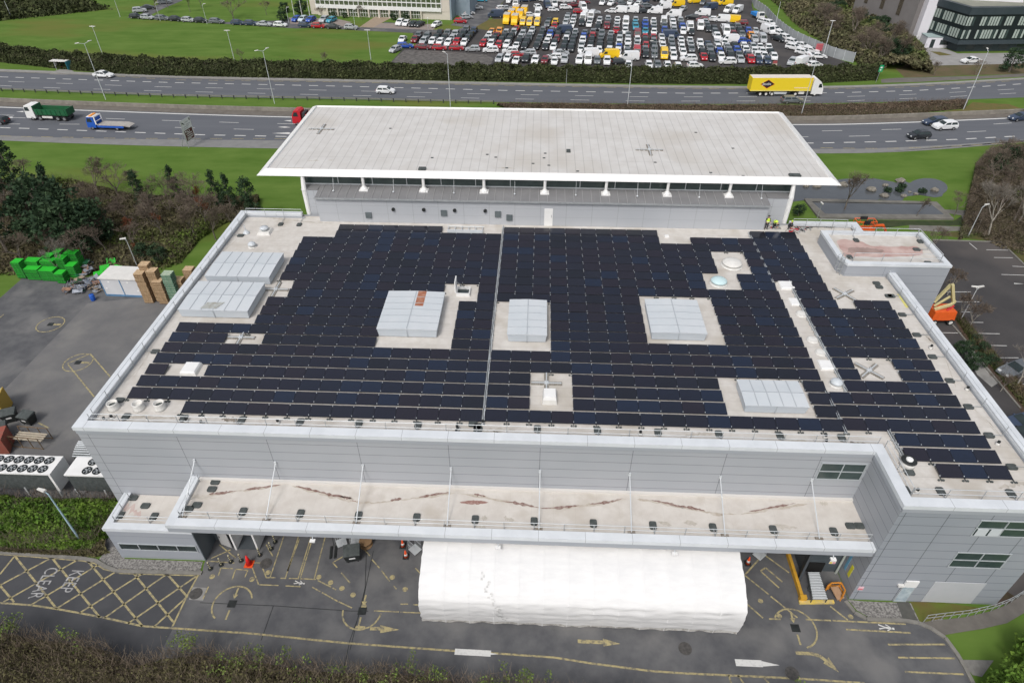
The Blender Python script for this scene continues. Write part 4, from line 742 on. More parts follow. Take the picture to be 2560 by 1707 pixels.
# rubber feet where a row has an open front edge
fm_ = MB(); edge = []
for (y, bn, row, i_, x, pw, c, hasl, hasf) in allp:
    if not hasf: edge.append((x, y)); edge.append((x+pw, y))
seen = []
for x, y in edge:
    if all(abs(x-a)+abs(y-c) > .3 for a, c in seen): seen.append((x, y)); foot_geo(fm_, x, y-.08)
tag(fm_.build('panel_feet', [rubber]), 'small black rubber feet along the open front edges of the panel rows', 'panel feet')['kind'] = 'stuff'
bl = MB()       # aluminium base rails seen between the rows
for bn, X0, pw, Y0, occ in BLK:
    for row, cols in occ.items():
        for c in cols: bl.box(X0+c*pw+.02, X0+(c+1)*pw-.02, Y0+row*PROW+PY-.06, Y0+row*PROW+PY-.02, ZR+.02, ZR+.27)
tag(bl.build('wind_deflectors', galvl), 'thin metal deflectors behind every panel row', 'deflectors')['kind'] = 'stuff'
def cable_tray(x, ya, yb, label):
    r_ = empty('cable_tray', (x, (ya+yb)/2, ZR), label=label, cat='cable tray', group='cable trays between the panel blocks')
    b = MB(); b.box(x-.09, x-.07, ya, yb, ZR+.1, ZR+.22); b.box(x+.07, x+.09, ya, yb, ZR+.1, ZR+.22); b.box(x-.07, x+.07, ya, yb, ZR+.1, ZR+.12); wpart(b, 'tray', galvl, r_)
    b = MB(); n = int((yb-ya)/.75)
    for i in range(n): b.box(x-.16, x+.16, ya+i*.75, ya+i*.75+.12, ZR, ZR+.098)
    wpart(b, 'supports', galv, r_)
    b = MB(); r = random.Random(2)
    P = [(x+r.uniform(-.05, .05), ya+(yb-ya)*i/60, ZR+.17) for i in range(61)]
    for p, q in zip(P, P[1:]): b.tube(p, q, .022, 5, cap=False)
    wpart(b, 'cable', black, r_)
cable_tray(-3.74, 35.3, 66.9, 'long straight cable tray between the left and middle panel blocks')
cable_tray(24.1, 55.8, 66.5, 'cable tray at the back between the middle and right panel blocks')
cable_tray(24.05, 35.5, 40.2, 'short cable tray at the front between the middle and right panel blocks')
cable_tray(25.72, 40.3, 55.6, 'cable tray along the right side of the long white walkway gap')
cable_tray(27.35, 33.4, 35.9, 'short cable tray beside the front rows of the right panel block')
# ================================================================ ROOFTOP PLANT
def hood(x0, x1, y0, y1, z0, zt, label, nx, ny, louvre=True, patch=None):
    RG = .06
    r_ = empty('roof_vent_housing', ((x0+x1)/2, (y0+y1)/2, ZR), label=label, cat='roof vent', group='pale metal vent housings on the roof')
    b = MB(); b.box(x0+.25, x1-.25, y0+.25, y1-.25, ZR, z0); wpart(b, 'plinth', galv, r_)
    b = MB(); xm = (x0+x1)/2; b.hexa([(x0+.1, y0+.1, z0), (x1-.1, y0+.1, z0), (x1-.1, y1-.1, z0), (x0+.1, y1-.1, z0), (x0, y0, zt-.06), (x1, y0, zt-.06), (x1, y1, zt-.06), (x0, y1, zt-.06)]); wpart(b, 'louvred_sides', louv, r_)
    b = MB(); ym = (y0+y1)/2
    if nx > ny: b.hexa([(x0-.03, y0-.03, zt-.055), (x1+.03, y0-.03, zt-.055), (x1+.03, ym, zt-.055), (x0-.03, ym, zt-.055), (x0-.03, y0-.03, zt-.02), (x1+.03, y0-.03, zt-.02), (x1+.03, ym, zt+RG), (x0-.03, ym, zt+RG)]); b.hexa([(x0-.03, ym, zt-.055), (x1+.03, ym, zt-.055), (x1+.03, y1+.03, zt-.055), (x0-.03, y1+.03, zt-.055), (x0-.03, ym, zt+RG), (x1+.03, ym, zt+RG), (x1+.03, y1+.03, zt-.02), (x0-.03, y1+.03, zt-.02)])
    else: b.hexa([(x0-.03, y0-.03, zt-.055), (xm, y0-.03, zt-.055), (xm, y1+.03, zt-.055), (x0-.03, y1+.03, zt-.055), (x0-.03, y0-.03, zt-.02), (xm, y0-.03, zt+RG), (xm, y1+.03, zt+RG), (x0-.03, y1+.03, zt-.02)]); b.hexa([(xm, y0-.03, zt-.055), (x1+.03, y0-.03, zt-.055), (x1+.03, y1+.03, zt-.055), (xm, y1+.03, zt-.055), (xm, y0-.03, zt+RG), (x1+.03, y0-.03, zt-.02), (x1+.03, y1+.03, zt-.02), (xm, y1+.03, zt+RG)])
    wpart(b, 'lid', hoodm, r_)
    def zt_(x, y):
        if nx > ny: return zt-.02+(RG+.02)*(1-abs(y-ym)/((y1-y0)/2+.03))
        return zt-.02+(RG+.02)*(1-abs(x-xm)/((x1-x0)/2+.03))
    b = MB()
    def sm(xa, ya, xb, yb, wd=.03):
        dx, dy = (0, wd) if abs(xb-xa) > abs(yb-ya) else (wd, 0)
        za_, zb_ = zt_(xa, ya), zt_(xb, yb)
        b.hexa([(xa-dx, ya-dy, za_), (xb+dx, yb-dy, zb_) if dx == 0 else (xa+dx, ya, za_), (xb+dx, yb+dy, zb_), (xa-dx, ya+dy, za_) if dx == 0 else (xb-dx, yb, zb_)] + [(xa-dx, ya-dy, za_+.03), (xb+dx, yb-dy, zb_+.03) if dx == 0 else (xa+dx, ya, za_+.03), (xb+dx, yb+dy, zb_+.03), (xa-dx, ya+dy, za_+.03) if dx == 0 else (xb-dx, yb, zb_+.03)])
    if nx > ny:
        for i in range(1, nx):
            x = x0+(x1-x0)*i/nx; sm(x, y0, x, ym-.04); sm(x, ym+.04, x, y1)
        sm(x0, ym, x1, ym, .035)
    else:
        for i in range(1, ny):
            y = y0+(y1-y0)*i/ny; sm(x0, y, xm-.04, y, .022); sm(xm+.04, y, x1, y, .022)
        sm(xm, y0, xm, y1, .035)
    wpart(b, 'lid_seams', seamm, r_)
    b = MB(); b.box(xm-.03, xm+.03, y0-.012, y0+.1, z0+.02, zt-.06); wpart(b, 'cover_strip', seamm, r_)
    if patch: b = MB(); b.box(*patch); wpart(b, 'rusty_sheet', rust, r_)
    return r_
hood(-33.05, -26.52, 53.85, 58.5, 11.46, 12.42, 'rear of the two wide pale metal vent housings by the left parapet', 6, 2)
hb = hood(-33.25, -26.65, 48.15, 52.95, 11.46, 12.36, 'front wide metal vent housing by the left parapet with a brown stain on its lid', 6, 2)
b = MB(); b.poly([(-31.2, 48.35, 12.386), (-29.7, 48.35, 12.386), (-29.2, 49.4, 12.41), (-30.9, 49.3, 12.41)]); wpart(b, 'brown_stain', mat('lid_stain', (0.3, 0.29, 0.25), (0.45, 0.48, 0.48), rough=0.8, nscale=2), hb)
hood(-14.07, -8.65, 45.95, 51.95, 11.46, 12.38, 'big pale metal vent housing with a rusty sheet on its lid', 2, 6, patch=(-11.32, -10.4, 49.5, 51.95, 12.41, 12.435))
hood(-2.3, 1.2, 45.65, 51.05, 11.46, 12.33, 'narrow pale metal vent housing right of the long cable tray', 2, 5)
hood(10.57, 15.48, 46.45, 51.65, 11.46, 12.33, 'square pale metal vent housing in the middle block right of the narrow one', 2, 5)
hood(16.75, 21.65, 37.45, 40.45, 11.46, 12.3, 'low pale metal vent housing near the front edge of the roof', 5, 2)
def cross(px, z, rot, label, ln=1.25):
    p = G(px[0], px[1], z); r_ = empty('mast_base', (p.x, p.y, z), R(rot), label, 'mast base', 'cross shaped mast bases on the roofs')
    for k_ in range(4):
        b = MB(); M_ = Matrix.Rotation(R(90*k_), 4, 'Z')
        b.box(.18, ln, -.045, .045, .09, .15, 0, M_)
        for j in range(3):
            x = .22+j*(ln-.3)/2.6; b.box(x, x+.34, -.2, -.07, 0, .1, 1, M_); b.box(x, x+.34, .07, .2, 0, .1, 1, M_)
        b.build('arm', [galvl, mat('weathered_slab', (0.2, 0.185, 0.16), (0.3, 0.28, 0.25), rough=0.9, nscale=3)], r_)
    b = MB(); b.box(-.17, .17, -.17, .17, .06, .2); b.tube((0, 0, .2), (0, 0, .5), .04); b.build('hub', galvl, r_)
cross((690, 725), ZR, 0, 'cross shaped base beside the two wide housings at the left'); cross((603, 845), ZR, 0, 'cross shaped base in the gap of the left panel block')
cross((1366, 959), ZR, 0, 'cross shaped base behind the white box in the middle block'); cross((2111, 737), ZR, 35, 'turned cross shaped base near the stair tower')
cross((2172, 928), ZR, 42, 'turned cross shaped base in the square gap of the right block'); cross((804, 324), hz0+.3, 0, 'cross shaped base at the left of the high white roof', 1.7); cross((1623, 376), hz0+.3, 0, 'cross shaped base at the right of the high white roof', 1.7)
def dome(px, r, label, m=offwhite, base=1.15, h=.38, name='roof_vent_dome', cat='roof vent'):
    p = G(px[0], px[1], ZR); r_ = empty(name, (p.x, p.y, ZR), 0, label, cat)
    b = MB(); b.lathe((0, 0, 0), [(r*base, 0), (r*base*.96, .05), (r*.75, .08), (r*.7, h*.75)], 20); b.build('curb', offwhite, r_, True)
    b = MB(); b.lathe((0, 0, h*.7), [(r, 0), (r*1.02, .06), (r*.93, h*.4), (r*.6, h*.75), (r*.1, h*.9)], 24); b.build('cap', m, r_, True)
dome((1829, 663), 1.0, 'largest white round roof cowl in the gap behind the pale blue one'); dome((1796, 708), .8, 'pale blue round roof dome in front of the large white cowl', mat('pale_blue_dome', (0.52, 0.68, 0.7), rough=0.4))
dome((631, 617), .42, 'small grey mushroom vent behind the wide housings at the left', hoodm); dome((2089, 962), .48, 'small round dome at the front end of the white walkway gap', hoodm)
dome((2004, 786), .45, 'low white round cap in the walkway gap behind the flat square lights', base=1.3, h=.12); dome((2031, 850), .42, 'low white round cap in the middle of the walkway gap', base=1.3, h=.12); dome((2052, 882), .4, 'low white round cap just behind the front square light of the walkway gap', base=1.3, h=.1)
def sqlight(px, sx, sy, h, label, rz=0):
    p = G(px[0], px[1], ZR); r_ = empty('rooflight', (p.x, p.y, ZR), R(rz), label, 'rooflight')
    b = MB(); b.hexa([(-sx*.6, -sy*.6, 0), (sx*.6, -sy*.6, 0), (sx*.6, sy*.6, 0), (-sx*.6, sy*.6, 0), (-sx*.52, -sy*.52, h*.6), (sx*.52, -sy*.52, h*.6), (sx*.52, sy*.52, h*.6), (-sx*.52, sy*.52, h*.6)]); b.build('curb', offwhite, r_)
    b = MB(); b.hexa([(-sx*.54, -sy*.54, h*.6), (sx*.54, -sy*.54, h*.6), (sx*.54, sy*.54, h*.6), (-sx*.54, sy*.54, h*.6), (-sx*.46, -sy*.46, h), (sx*.46, -sy*.46, h), (sx*.46, sy*.46, h), (-sx*.46, sy*.46, h)]); b.build('lid', white_p, r_)
sqlight((479, 925), 1.25, 1.3, .4, 'white square rooflight in the gap of the left block'); sqlight((1374, 998), 1.0, 1.1, .75, 'white square rooflight in front of the cross in the middle block')
sqlight((1966, 715), 1.3, 1.25, .22, 'rearmost square rooflight in the white walkway gap'); sqlight((1991, 755), 1.15, 1.1, .12, 'second square rooflight from the back in the white walkway gap'); sqlight((2064, 914), 1.05, 1.1, .22, 'front square rooflight in the white walkway gap')
sqlight(zb_ := (1240+1672/3.92, 540+208/3.92), .45, .45, .2, 'tiny square rooflight behind the middle block')
p = G(664, 581, ZR); r_ = empty('square_base_vent', (p.x, p.y, ZR), 0, 'grey round cowl on a square base at the back left of the roof', 'roof vent')
b = MB(); b.hexa([(-.75, -.75, 0), (.75, -.75, 0), (.75, .75, 0), (-.75, .75, 0), (-.6, -.6, .3), (.6, -.6, .3), (.6, .6, .3), (-.6, .6, .3)]); b.build('base', offwhite, r_)
b = MB(); b.lathe((-.05, 0, .3), [(.34, 0), (.34, .2), (.5, .22), (.45, .36), (.1, .45)], 18); b.build('cowl', hoodm, r_, True)
p = G(616, 583, ZR); r_ = empty('cone_flashing', (p.x, p.y, ZR), 0, 'grey cone shaped pipe flashing at the back left of the roof', 'flashing')
b = MB(); b.lathe((0, 0, 0), [(.42, 0), (.34, .08), (.14, .35)], 16); b.build('cone', hoodm, r_, True); b = MB(); b.tube((0, 0, .35), (-.02, 0, 1.0), .05, 8); b.build('pipe', hoodm, r_)
# open roof hatch
p = G(1159, 733, ZR); r_ = empty('roof_hatch', (p.x, p.y, ZR), 0, 'open roof hatch with its white lid standing upright', 'roof hatch')
b = MB()
for a in ((-.65, .65, -.6, -.52), (-.65, .65, .52, .6), (-.65, -.57, -.52, .52), (.57, .65, -.52, .52)): b.box(a[0], a[1], a[2], a[3], 0, .38)
b.build('curb', white_p, r_); b = MB(); b.box(-.57, .57, -.52, .52, .1, .12); b.build('opening', glassd, r_)
b = MB(); b.box(-.78, -.68, -.6, .6, .4, 1.65); b.build('lid', white_p, r_); b = MB(); b.tube((-.7, 0, 1.4), (.4, 0, .4), .025); b.tube((-.55, -.5, .38), (-.68, -.5, .42), .03); b.build('stay', galv, r_)
# metal step-over frame at the back
p = G(1164, 576, ZR); r_ = empty('step_over_frame', (p.x, p.y, ZR), 0, 'low galvanised step frame lying behind the left panel block', 'metal frame')
b = MB()
for y in (-.55, .45): b.tube((-2.1, y, .25), (2.1, y, .25), .04)
b.build('rails', galvl, r_); b = MB()
for i in range(6): b.box(-2.0+i*.78, -1.93+i*.78, -.5, .45, .1, .3)
b.build('cross_bars', galvl, r_); b = MB(); b.box(-2.0, 2.0, -.75, -.6, .05, .4); b.build('tread', hoodm, r_)
# sawn-off ducts, fan outlet, small pipes
for i, (px_, col) in enumerate((((286, 1020), 'left'), ((349, 1021), 'middle'), ((402, 1020), 'right'))):
    p = G(px_[0], px_[1], ZR); r_ = empty('duct_stub', (p.x, p.y, ZR), 0, 'white sawn-off duct stub at the front left roof corner, %s one of three' % col, 'duct stub', 'duct stubs at the front left corner')
    b = MB(); b.lathe((0, 0, 0), [(.5, 0), (.42, .12), (.4, .5), (.42, .62), (.36, .62), (.34, .1)], 16); b.build('pipe', offwhite, r_, True); b = MB(); b.lathe((0, 0, .3), [(.34, 0), (.34, .02)], 16); b.build('opening', rubber if i != 1 else offwhite, r_)
p = G(2266, 1163, ZR); r_ = empty('roof_fan', (p.x, p.y, ZR), 0, 'round roof fan with black grille and white hub near the front rows on the right', 'roof fan')
b = MB(); b.lathe((0, 0, 0), [(.52, 0), (.5, .3), (.46, .5)], 20); b.build('housing', offwhite, r_, True); b = MB(); b.lathe((0, 0, .5), [(.52, 0), (.54, .05), (.46, .1)], 20); b.build('grille', black, r_); b = MB(); b.lathe((0, 0, .6), [(.24, 0), (.24, .1), (.15, .16)], 16); b.build('hub', white_p, r_)
k3 = ZM(1700, 1050, 2.386)
pipes_at = [(q6(960, 400), 0), (q6(1105, 360), 0), (q5(730, 560), 1), (q5(715, 655), 1), (q0(655, 1150), 0), (q0(803, 1175), 0), (q0(1550, 1165), 0), (k3(865, 105), 1), (k3(868, 135), 1), (q9(1230, 360), 2), (q9(1525, 700), 2), (q9(1775, 1145), 2), (q7(1500, 1170), 1), (k1(702, 62), 1), (k1(852, 20), 1), (k1(1790, 85), 1)]
pp = None
for i, (px_, a) in enumerate(pipes_at):
    p = G(px_[0], px_[1], ZR)
    lb = 'small black outlet pipe standing on the roof %s' % ('near the front left corner', 'near the front parapet', 'by the right parapet')[a]
    if pp is None:
        pp = empty('outlet_pipe', (p.x, p.y, ZR), 0, lb, 'pipe', 'small outlet pipes on the roof')
        b = MB(); b.lathe((0, 0, 0), [(.2, 0), (.12, .1), (.1, .2)], 10); b.build('collar', offwhite, pp, True); b = MB(); b.tube((0, 0, .2), (0, 0, .36), .11, 10); b.build('cap', black, pp)
    else: dup(pp, (p.x, p.y, ZR), label=lb)
# ================================================================ GUARD RAILS
pad_proto = MB(); n_ = 12
pad_pts = []
for sx_, sy_ in ((1, 1), (-1, 1), (-1, -1), (1, -1)):
    for t in range(4):
        a = {(1, 1): 0, (-1, 1): 90, (-1, -1): 180, (1, -1): 270}[(sx_, sy_)]+t*30; pad_pts.append((sx_*.22+.13*math.cos(R(a)), sy_*.14+.13*math.sin(R(a))))
def guardrail(p0, p1, zb, n, label, inward, h=1.05, pads=(), zpad=None, arm=.7, grp='roof guard rails'):
    p0 = Vector((*p0, 0)); p1 = Vector((*p1, 0)); c = (p0+p1)/2; r_ = empty('guard_rail', (c.x, c.y, zb), 0, label, 'guard rail', grp); inward = Vector((*inward, 0))
    for i in range(n+1):
        p = p0.lerp(p1, i/n); b = MB(); b.tube(p+Vector((0, 0, zb+.05)), p+Vector((0, 0, zb+h)), .028, 6); wpart(b, 'post', galv, r_)
    for z, nm in ((h, 'top_rail'), (h*.52, 'mid_rail')):
        b = MB(); b.tube(p0+Vector((0, 0, zb+z)), p1+Vector((0, 0, zb+z)), .024, 6); wpart(b, nm, galvl, r_)
    for i in pads:
        p = p0.lerp(p1, i/n); q = p+inward*arm
        b = MB(); b.tube(p+Vector((0, 0, zb+.1)), q+Vector((0, 0, zb+.12)), .03, 5); wpart(b, 'arm', galv, r_)
        b = MB(); a_ = math.atan2(inward.y, inward.x); ca, sa = math.cos(a_), math.sin(a_)
        pts = [(q.x+inward.x*.25+x*ca-y*sa, q.y+inward.y*.25+x*sa+y*ca) for x, y in pad_pts]; b.prism(pts, zb+.01, zb+.12); wpart(b, 'counterweight', rubber, r_)
    return r_
yi = YF+cw+.2
guardrail((XL+cw+.1, yi), (XI+cw-.2, yi), ZR, 26, 'long guard rail inside the front parapet of the main roof', (0, 1), pads=range(1, 26, 2), arm=.5)
guardrail((XI+cw+.2, yi-.3), (XI+cw+.2, YR+cw+.4), ZR, 2, 'short guard rail along the step in the front parapet', (1, 0), pads=(1,))
guardrail((XI+cw+.2, YR+cw+.3), (XR-cw-.2, YR+cw+.3), ZR, 4, 'guard rail inside the front parapet of the right end', (0, 1), pads=(0, 1, 3), arm=.4)
guardrail((XR-cw-.2, YR+cw+.3), (XR-cw-.2, 57.5), ZR, 9, 'guard rail inside the right parapet', (-1, 0), pads=range(1, 9), arm=.75)
guardrail((XL+cw+.1, yi+.5), (XL+cw+.1, YB-1), ZR, 16, 'guard rail inside the left parapet', (1, 0), pads=(1, 4, 7, 10, 12, 14), arm=.6)
guardrail((XL+cw+.3, YB-.9), (-27.4, YB-.9), ZR, 3, 'guard rail inside the rear parapet at the left', (0, -1), pads=(2, 3), h=1.25, arm=1.2)
guardrail((29.3, YB-.9), (XR-1.5, YB-.9), ZR, 4, 'guard rail inside the rear parapet at the right', (0, -1), pads=(), h=1.25)
guardrail((XC0+.85, YC+.85), (XI-.1, YC+.85), 6.2, 23, 'long guard rail along the front of the loading canopy', (0, 1), pads=[2, 4, 6, 8, 10, 12, 14, 16, 18, 20, 22], arm=.55, h=.95)
guardrail((XC0+.85, YC+.9), (XC0+.85, YF-.3), 6.2, 2, 'short guard rail at the left end of the loading canopy', (1, 0), pads=(), h=.95)
guardrail((-33.2, 30.65), (-27.6, 30.65), 3.83, 2, 'guard rail along the front of the annex roof', (0, 1), pads=(0, 1, 2), arm=.4, h=.9)
guardrail((-33.2, 30.65), (-33.2, YF-.4), 3.83, 2, 'guard rail along the left side of the annex roof', (1, 0), pads=(), h=.9)
guardrail((TX0+1.0, TY1-.8), (TX1-.9, TY1-.8), TZ-.24, 4, 'guard rail inside the rear edge of the stair tower roof', (0, -1), pads=(1, 4), arm=.7)
guardrail((TX1-.85, TY1-.8), (TX1-.85, TY0+.8), TZ-.24, 2, 'guard rail inside the right edge of the stair tower roof', (-1, 0), pads=(1, 2), arm=.9)
guardrail((TX0+1.3, TY0+.8), (TX1-.9, TY0+.8), TZ-.24, 3, 'guard rail inside the front edge of the stair tower roof', (0, 1), pads=(0,), arm=.6)
def pad(px, z, label, i=0):
    p = G(px[0], px[1], z); b = MB(); b.prism([(p.x+x, p.y+y) for x, y in pad_pts], z+.01, z+.12); return wtop(b, 'rubber_counterweight', rubber, label, 'counterweight', 'loose rubber counterweights')
for px_, z, l in ((q8(505, 130), 6.2, 'rear of two dark pads at the left end of the loading canopy'), (q8(462, 222), 6.2, 'second of two dark pads at the left end of the loading canopy'), (q8(270, 425), 6.2, 'dark pad by the left guard rail of the loading canopy'), (q8(165, 475), 6.2, 'dark pad over moss at the left corner of the loading canopy'), (k2(1015, 632), 6.2, 'left of two dark pads at the right end of the loading canopy'), (k2(1068, 632), 6.2, 'right of two dark pads at the right end of the loading canopy'),
                    ((334, 1239+6), 3.83, 'rear dark pad on the annex roof'), ((366-2, 1265), 3.83, 'dark pad beside the pink stain on the annex roof'), (q5(1040, 480), ZR, 'dark pad just in front of the last panel row near the cable tray'), (q5(1135, 575), ZR, 'dark pad beside the parapet near the cable tray'), (qt(710, 1170), ZR, 'rear of two dark pads in front of the stair tower'), (qt(765, 1245), ZR, 'front of two dark pads in front of the stair tower'), (qt(1000, 1420), ZR, 'dark pad beside the yellow strap on the roof')):
    pad(px_, z, l)
b = MB(); P = [G(*qt(1120, 1380), ZR), G(*qt(1180, 1470), ZR), G(*qt(1290, 1640), ZR)]
for p, q in zip(P, P[1:]): b.hexa([p, q, q+Vector((.25, 0, 0)), p+Vector((.25, 0, 0))]+[v+Vector((0, 0, .03)) for v in (p, q, q+Vector((.25, 0, 0)), p+Vector((.25, 0, 0)))])
wtop(b, 'yellow_strap', mat('faded_yellow', (0.65, 0.6, 0.2), rough=0.8), 'faded yellow strap lying on the roof by the right parapet', 'strap')
# ================================================================ WHITE TENT
tent = empty('tunnel_tent', (4, 27.5, 0), label='long white fabric tunnel tent standing half under the loading canopy', cat='tent')
tp = [(25.42, 0.03), (25.3, .8), (25.18, 1.7), (25.12, 2.6), (25.25, 3.3), (25.7, 3.85), (26.5, 4.3), (27.6, 4.7), (29.0, 4.98), (30.6, 5.02), (32.0, 4.8), (33.0, 4.3), (33.15, 2.5), (33.15, 0.03)]
from mathutils import noise as mno
TXA, TXB, NB = -7.95, 15.95, 13
b = MB(); nx = NB*8; rows = []
def tprof(t):
    k_ = t*(len(tp)-1); i = min(int(k_), len(tp)-2); u = k_-i; return tp[i][0]*(1-u)+tp[i+1][0]*u, tp[i][1]*(1-u)+tp[i+1][1]*u
nt_ = 52
for i in range(nx+1):
    x = TXA+(TXB-TXA)*i/nx; u = (i % 8)/8; sag = math.sin(math.pi*u); r_ = []
    for j in range(nt_+1):
        y, z = tprof(j/nt_); s_ = 0.055*sag
        n1 = mno.noise(Vector((x*.9, y*1.3, z*4)))*.05 + mno.noise(Vector((x*.35, z*7, y*3)))*.05*(1 if j < 20 else .35)
        zz = max(0.03, z-s_*(1 if z > 3 else 0)+(n1 if z > .2 else 0)); yy = y+(s_ if j < 16 else 0)+n1*1.2
        if j == 0: yy += .12*mno.noise(Vector((x*1.1, 3, 1))); zz = .03
        r_.append((x+(.08*mno.noise(Vector((0, y*2, z*2))) if i in (0, nx) else 0), yy, zz))
    rows.append(r_)
for i in range(nx+1): b.v += rows[i]
for i in range(nx):
    for j in range(nt_): a = i*(nt_+1)+j; b.f.append((a, a+nt_+1, a+nt_+2, a+1)); b.m.append(1 if j < 2 else 0)
wpart(b, 'cover', [tentm, tentdirt], tent, smooth=True)
for e, nm in ((0, 'left_end'), (nx, 'right_end')):
    b = MB(); b.poly([(p[0]+(.05 if e == 0 else -.05), p[1], p[2]) for p in rows[e]]); wpart(b, 'end_wall', tentm, tent)
seamt = mat('tent_seam', (0.72, 0.72, 0.72), rough=0.6)
for k_ in range(1, NB):
    b = MB(); r_ = rows[k_*8]
    for p, q in zip(r_, r_[1:]): b.poly([(p[0]-.03, p[1]-.012, p[2]+.012), (p[0]+.03, p[1]-.012, p[2]+.012), (q[0]+.03, q[1]-.012, q[2]+.012), (q[0]-.03, q[1]-.012, q[2]+.012)])
    wpart(b, 'seam', seamt, tent)
b = MB(); r = random.Random(4)
for i in range(30):
    t = i/30; x = -3.2+1.6*t+r.uniform(-.3, .3); y, z = tprof(.5-.42*t); w_ = r.uniform(.05, .14); y2, z2_ = tprof(max(0, .5-.42*t-.012))
    b.poly([(x-w_, y2-.03, z2_+.03-.02), (x+w_, y2-.03, z2_+.03-.02), (x+w_*.6, y-.03, z+.03-.02), (x-w_*.6, y-.03, z+.03-.02)])
wpart(b, 'grime_streak', mat('grime', (0.5, 0.5, 0.49), (0.66, 0.66, 0.65), rough=0.8, nscale=5), tent)
# ================================================================ VEHICLES
def car_proto(kind):
    T = {'hatch': (4.1, 1.76, [(-2.05, .32, .9), (-2.08, .62, 1), (-2.0, .98, .98), (-1.62, 1.44, .76), (-1.2, 1.5, .76), (.05, 1.5, .76), (.35, 1.44, .77), (1.12, .97, .96), (1.85, .78, .93), (2.04, .62, .88), (2.05, .32, .88)], 7, 6, 3, 2),
         'estate': (4.7, 1.82, [(-2.35, .32, .9), (-2.37, .62, 1), (-2.3, .98, .98), (-1.98, 1.42, .76), (-1.5, 1.48, .76), (-.1, 1.48, .76), (.25, 1.42, .77), (1.2, .95, .96), (2.1, .76, .93), (2.32, .6, .88), (2.35, .32, .88)], 7, 6, 3, 2),
         'saloon': (4.6, 1.8, [(-2.3, .32, .9), (-2.32, .62, 1), (-2.26, .95, .96), (-1.75, 1.0, .96), (-1.05, 1.4, .76), (-.6, 1.45, .76), (-.05, 1.45, .76), (.25, 1.4, .77), (1.15, .94, .96), (2.05, .75, .93), (2.27, .6, .88), (2.3, .32, .88)], 8, 7, 4, 3),
         'suv': (4.45, 1.86, [(-2.2, .36, .92), (-2.23, .7, 1), (-2.18, 1.1, .98), (-1.85, 1.6, .8), (-1.4, 1.66, .8), (.0, 1.66, .8), (.35, 1.6, .8), (1.05, 1.1, .97), (1.95, .95, .95), (2.18, .72, .92), (2.22, .36, .92)], 7, 6, 3, 2),
         'van': (5.3, 1.98, [(-2.65, .4, .96), (-2.66, 1.0, 1), (-2.64, 2.15, .93), (-2.5, 2.3, .88), (-1.0, 2.34, .88), (1.0, 2.3, .86), (1.25, 2.2, .86), (1.95, 1.3, .95), (2.5, 1.02, .94), (2.64, .75, .92), (2.65, .4, .92)], 7, 6, 2, 1)}[kind]
    L_, W_, P, iA, iB, iC, iD = T; r_ = empty(kind + '_car' if kind != 'van' else 'parked_van')
    prof = [(p[0], p[1]) for p in P]; tap = [p[2] for p in P]
    b = MB(); b.extr(prof, -W_/2, W_/2, 0, tap)
    for s_ in (-1, 1): b.box(P[iA][0]-.35, P[iA][0]-.2, s_*(W_/2+.02)-.08, s_*(W_/2+.02)+.08, P[iA][1]-.02, P[iA][1]+.12)
    b.build('body', carpaint, r_)
    def V(i, s_, off=0.0): return Vector((P[i][0], s_*W_/2*P[i][2]+s_*off, P[i][1]))
    A1, B1, C1, D1 = (V(i, 1) for i in (iA, iB, iC, iD)); A2, B2, C2, D2 = (V(i, -1) for i in (iA, iB, iC, iD))
    b = MB(); o_ = Vector((.02, 0, .02)); lp = lambda p, q, t: p.lerp(q, t)
    b.poly([lp(A2, B2, .1)*Vector((1, .9, 1)) + o_ if False else Vector((lp(A2, B2, .1).x, lp(A2, B2, .1).y*.88, lp(A2, B2, .1).z))+o_, Vector((lp(A1, B1, .1).x, lp(A1, B1, .1).y*.88, lp(A1, B1, .1).z))+o_, Vector((lp(A1, B1, .93).x, lp(A1, B1, .93).y*.9, lp(A1, B1, .93).z))+o_, Vector((lp(A2, B2, .93).x, lp(A2, B2, .93).y*.9, lp(A2, B2, .93).z))+o_])
    b.build('windscreen', glassd, r_)
    if kind != 'van':
        b = MB(); o_ = Vector((-.02, 0, .02))
        b.poly([Vector((lp(D1, C1, .15).x, lp(D1, C1, .15).y*.85, lp(D1, C1, .15).z))+o_, Vector((lp(D2, C2, .15).x, lp(D2, C2, .15).y*.85, lp(D2, C2, .15).z))+o_, Vector((lp(D2, C2, .9).x, lp(D2, C2, .9).y*.88, lp(D2, C2, .9).z))+o_, Vector((lp(D1, C1, .9).x, lp(D1, C1, .9).y*.88, lp(D1, C1, .9).z))+o_]); b.build('rear_window', glassd, r_)
    for s_ in (-1, 1):
        b = MB(); A_, B_, C_, D_ = V(iA, s_, .012), V(iB, s_, .012), V(iC, s_, .012), V(iD, s_, .012)
        if kind == 'van': D_ = Vector((.55, s_*(W_/2*.985+.012), 1.3)); C_ = Vector((.55, s_*(W_/2*.88+.02), 2.02)); A_ = Vector((1.75, s_*(W_/2*.96+.012), 1.32)); B_ = Vector((1.25, s_*(W_/2*.88+.02), 2.02))
        q0 = lp(A_, D_, .07); q1 = lp(A_, D_, .93); q2 = lp(lp(B_, C_, .93), q1, .12); q3 = lp(lp(B_, C_, .05), q0, .12)
        q0 = lp(q0, q3, .08); q1 = lp(q1, q2, .08)
        pm = lp(q0, q1, .48); pn = lp(q3, q2, .48)
        if kind == 'van': b.poly([q0, q1, q2, q3] if s_ < 0 else [q3, q2, q1, q0])
        else:
            for qq in ([q0, lp(pm, q0, .06), lp(pn, q3, .06), q3], [lp(pm, q1, .06), q1, q2, lp(pn, q2, .06)]): b.poly(qq if s_ < 0 else list(reversed(qq)))
        b.build('side_window', glassd, r_)
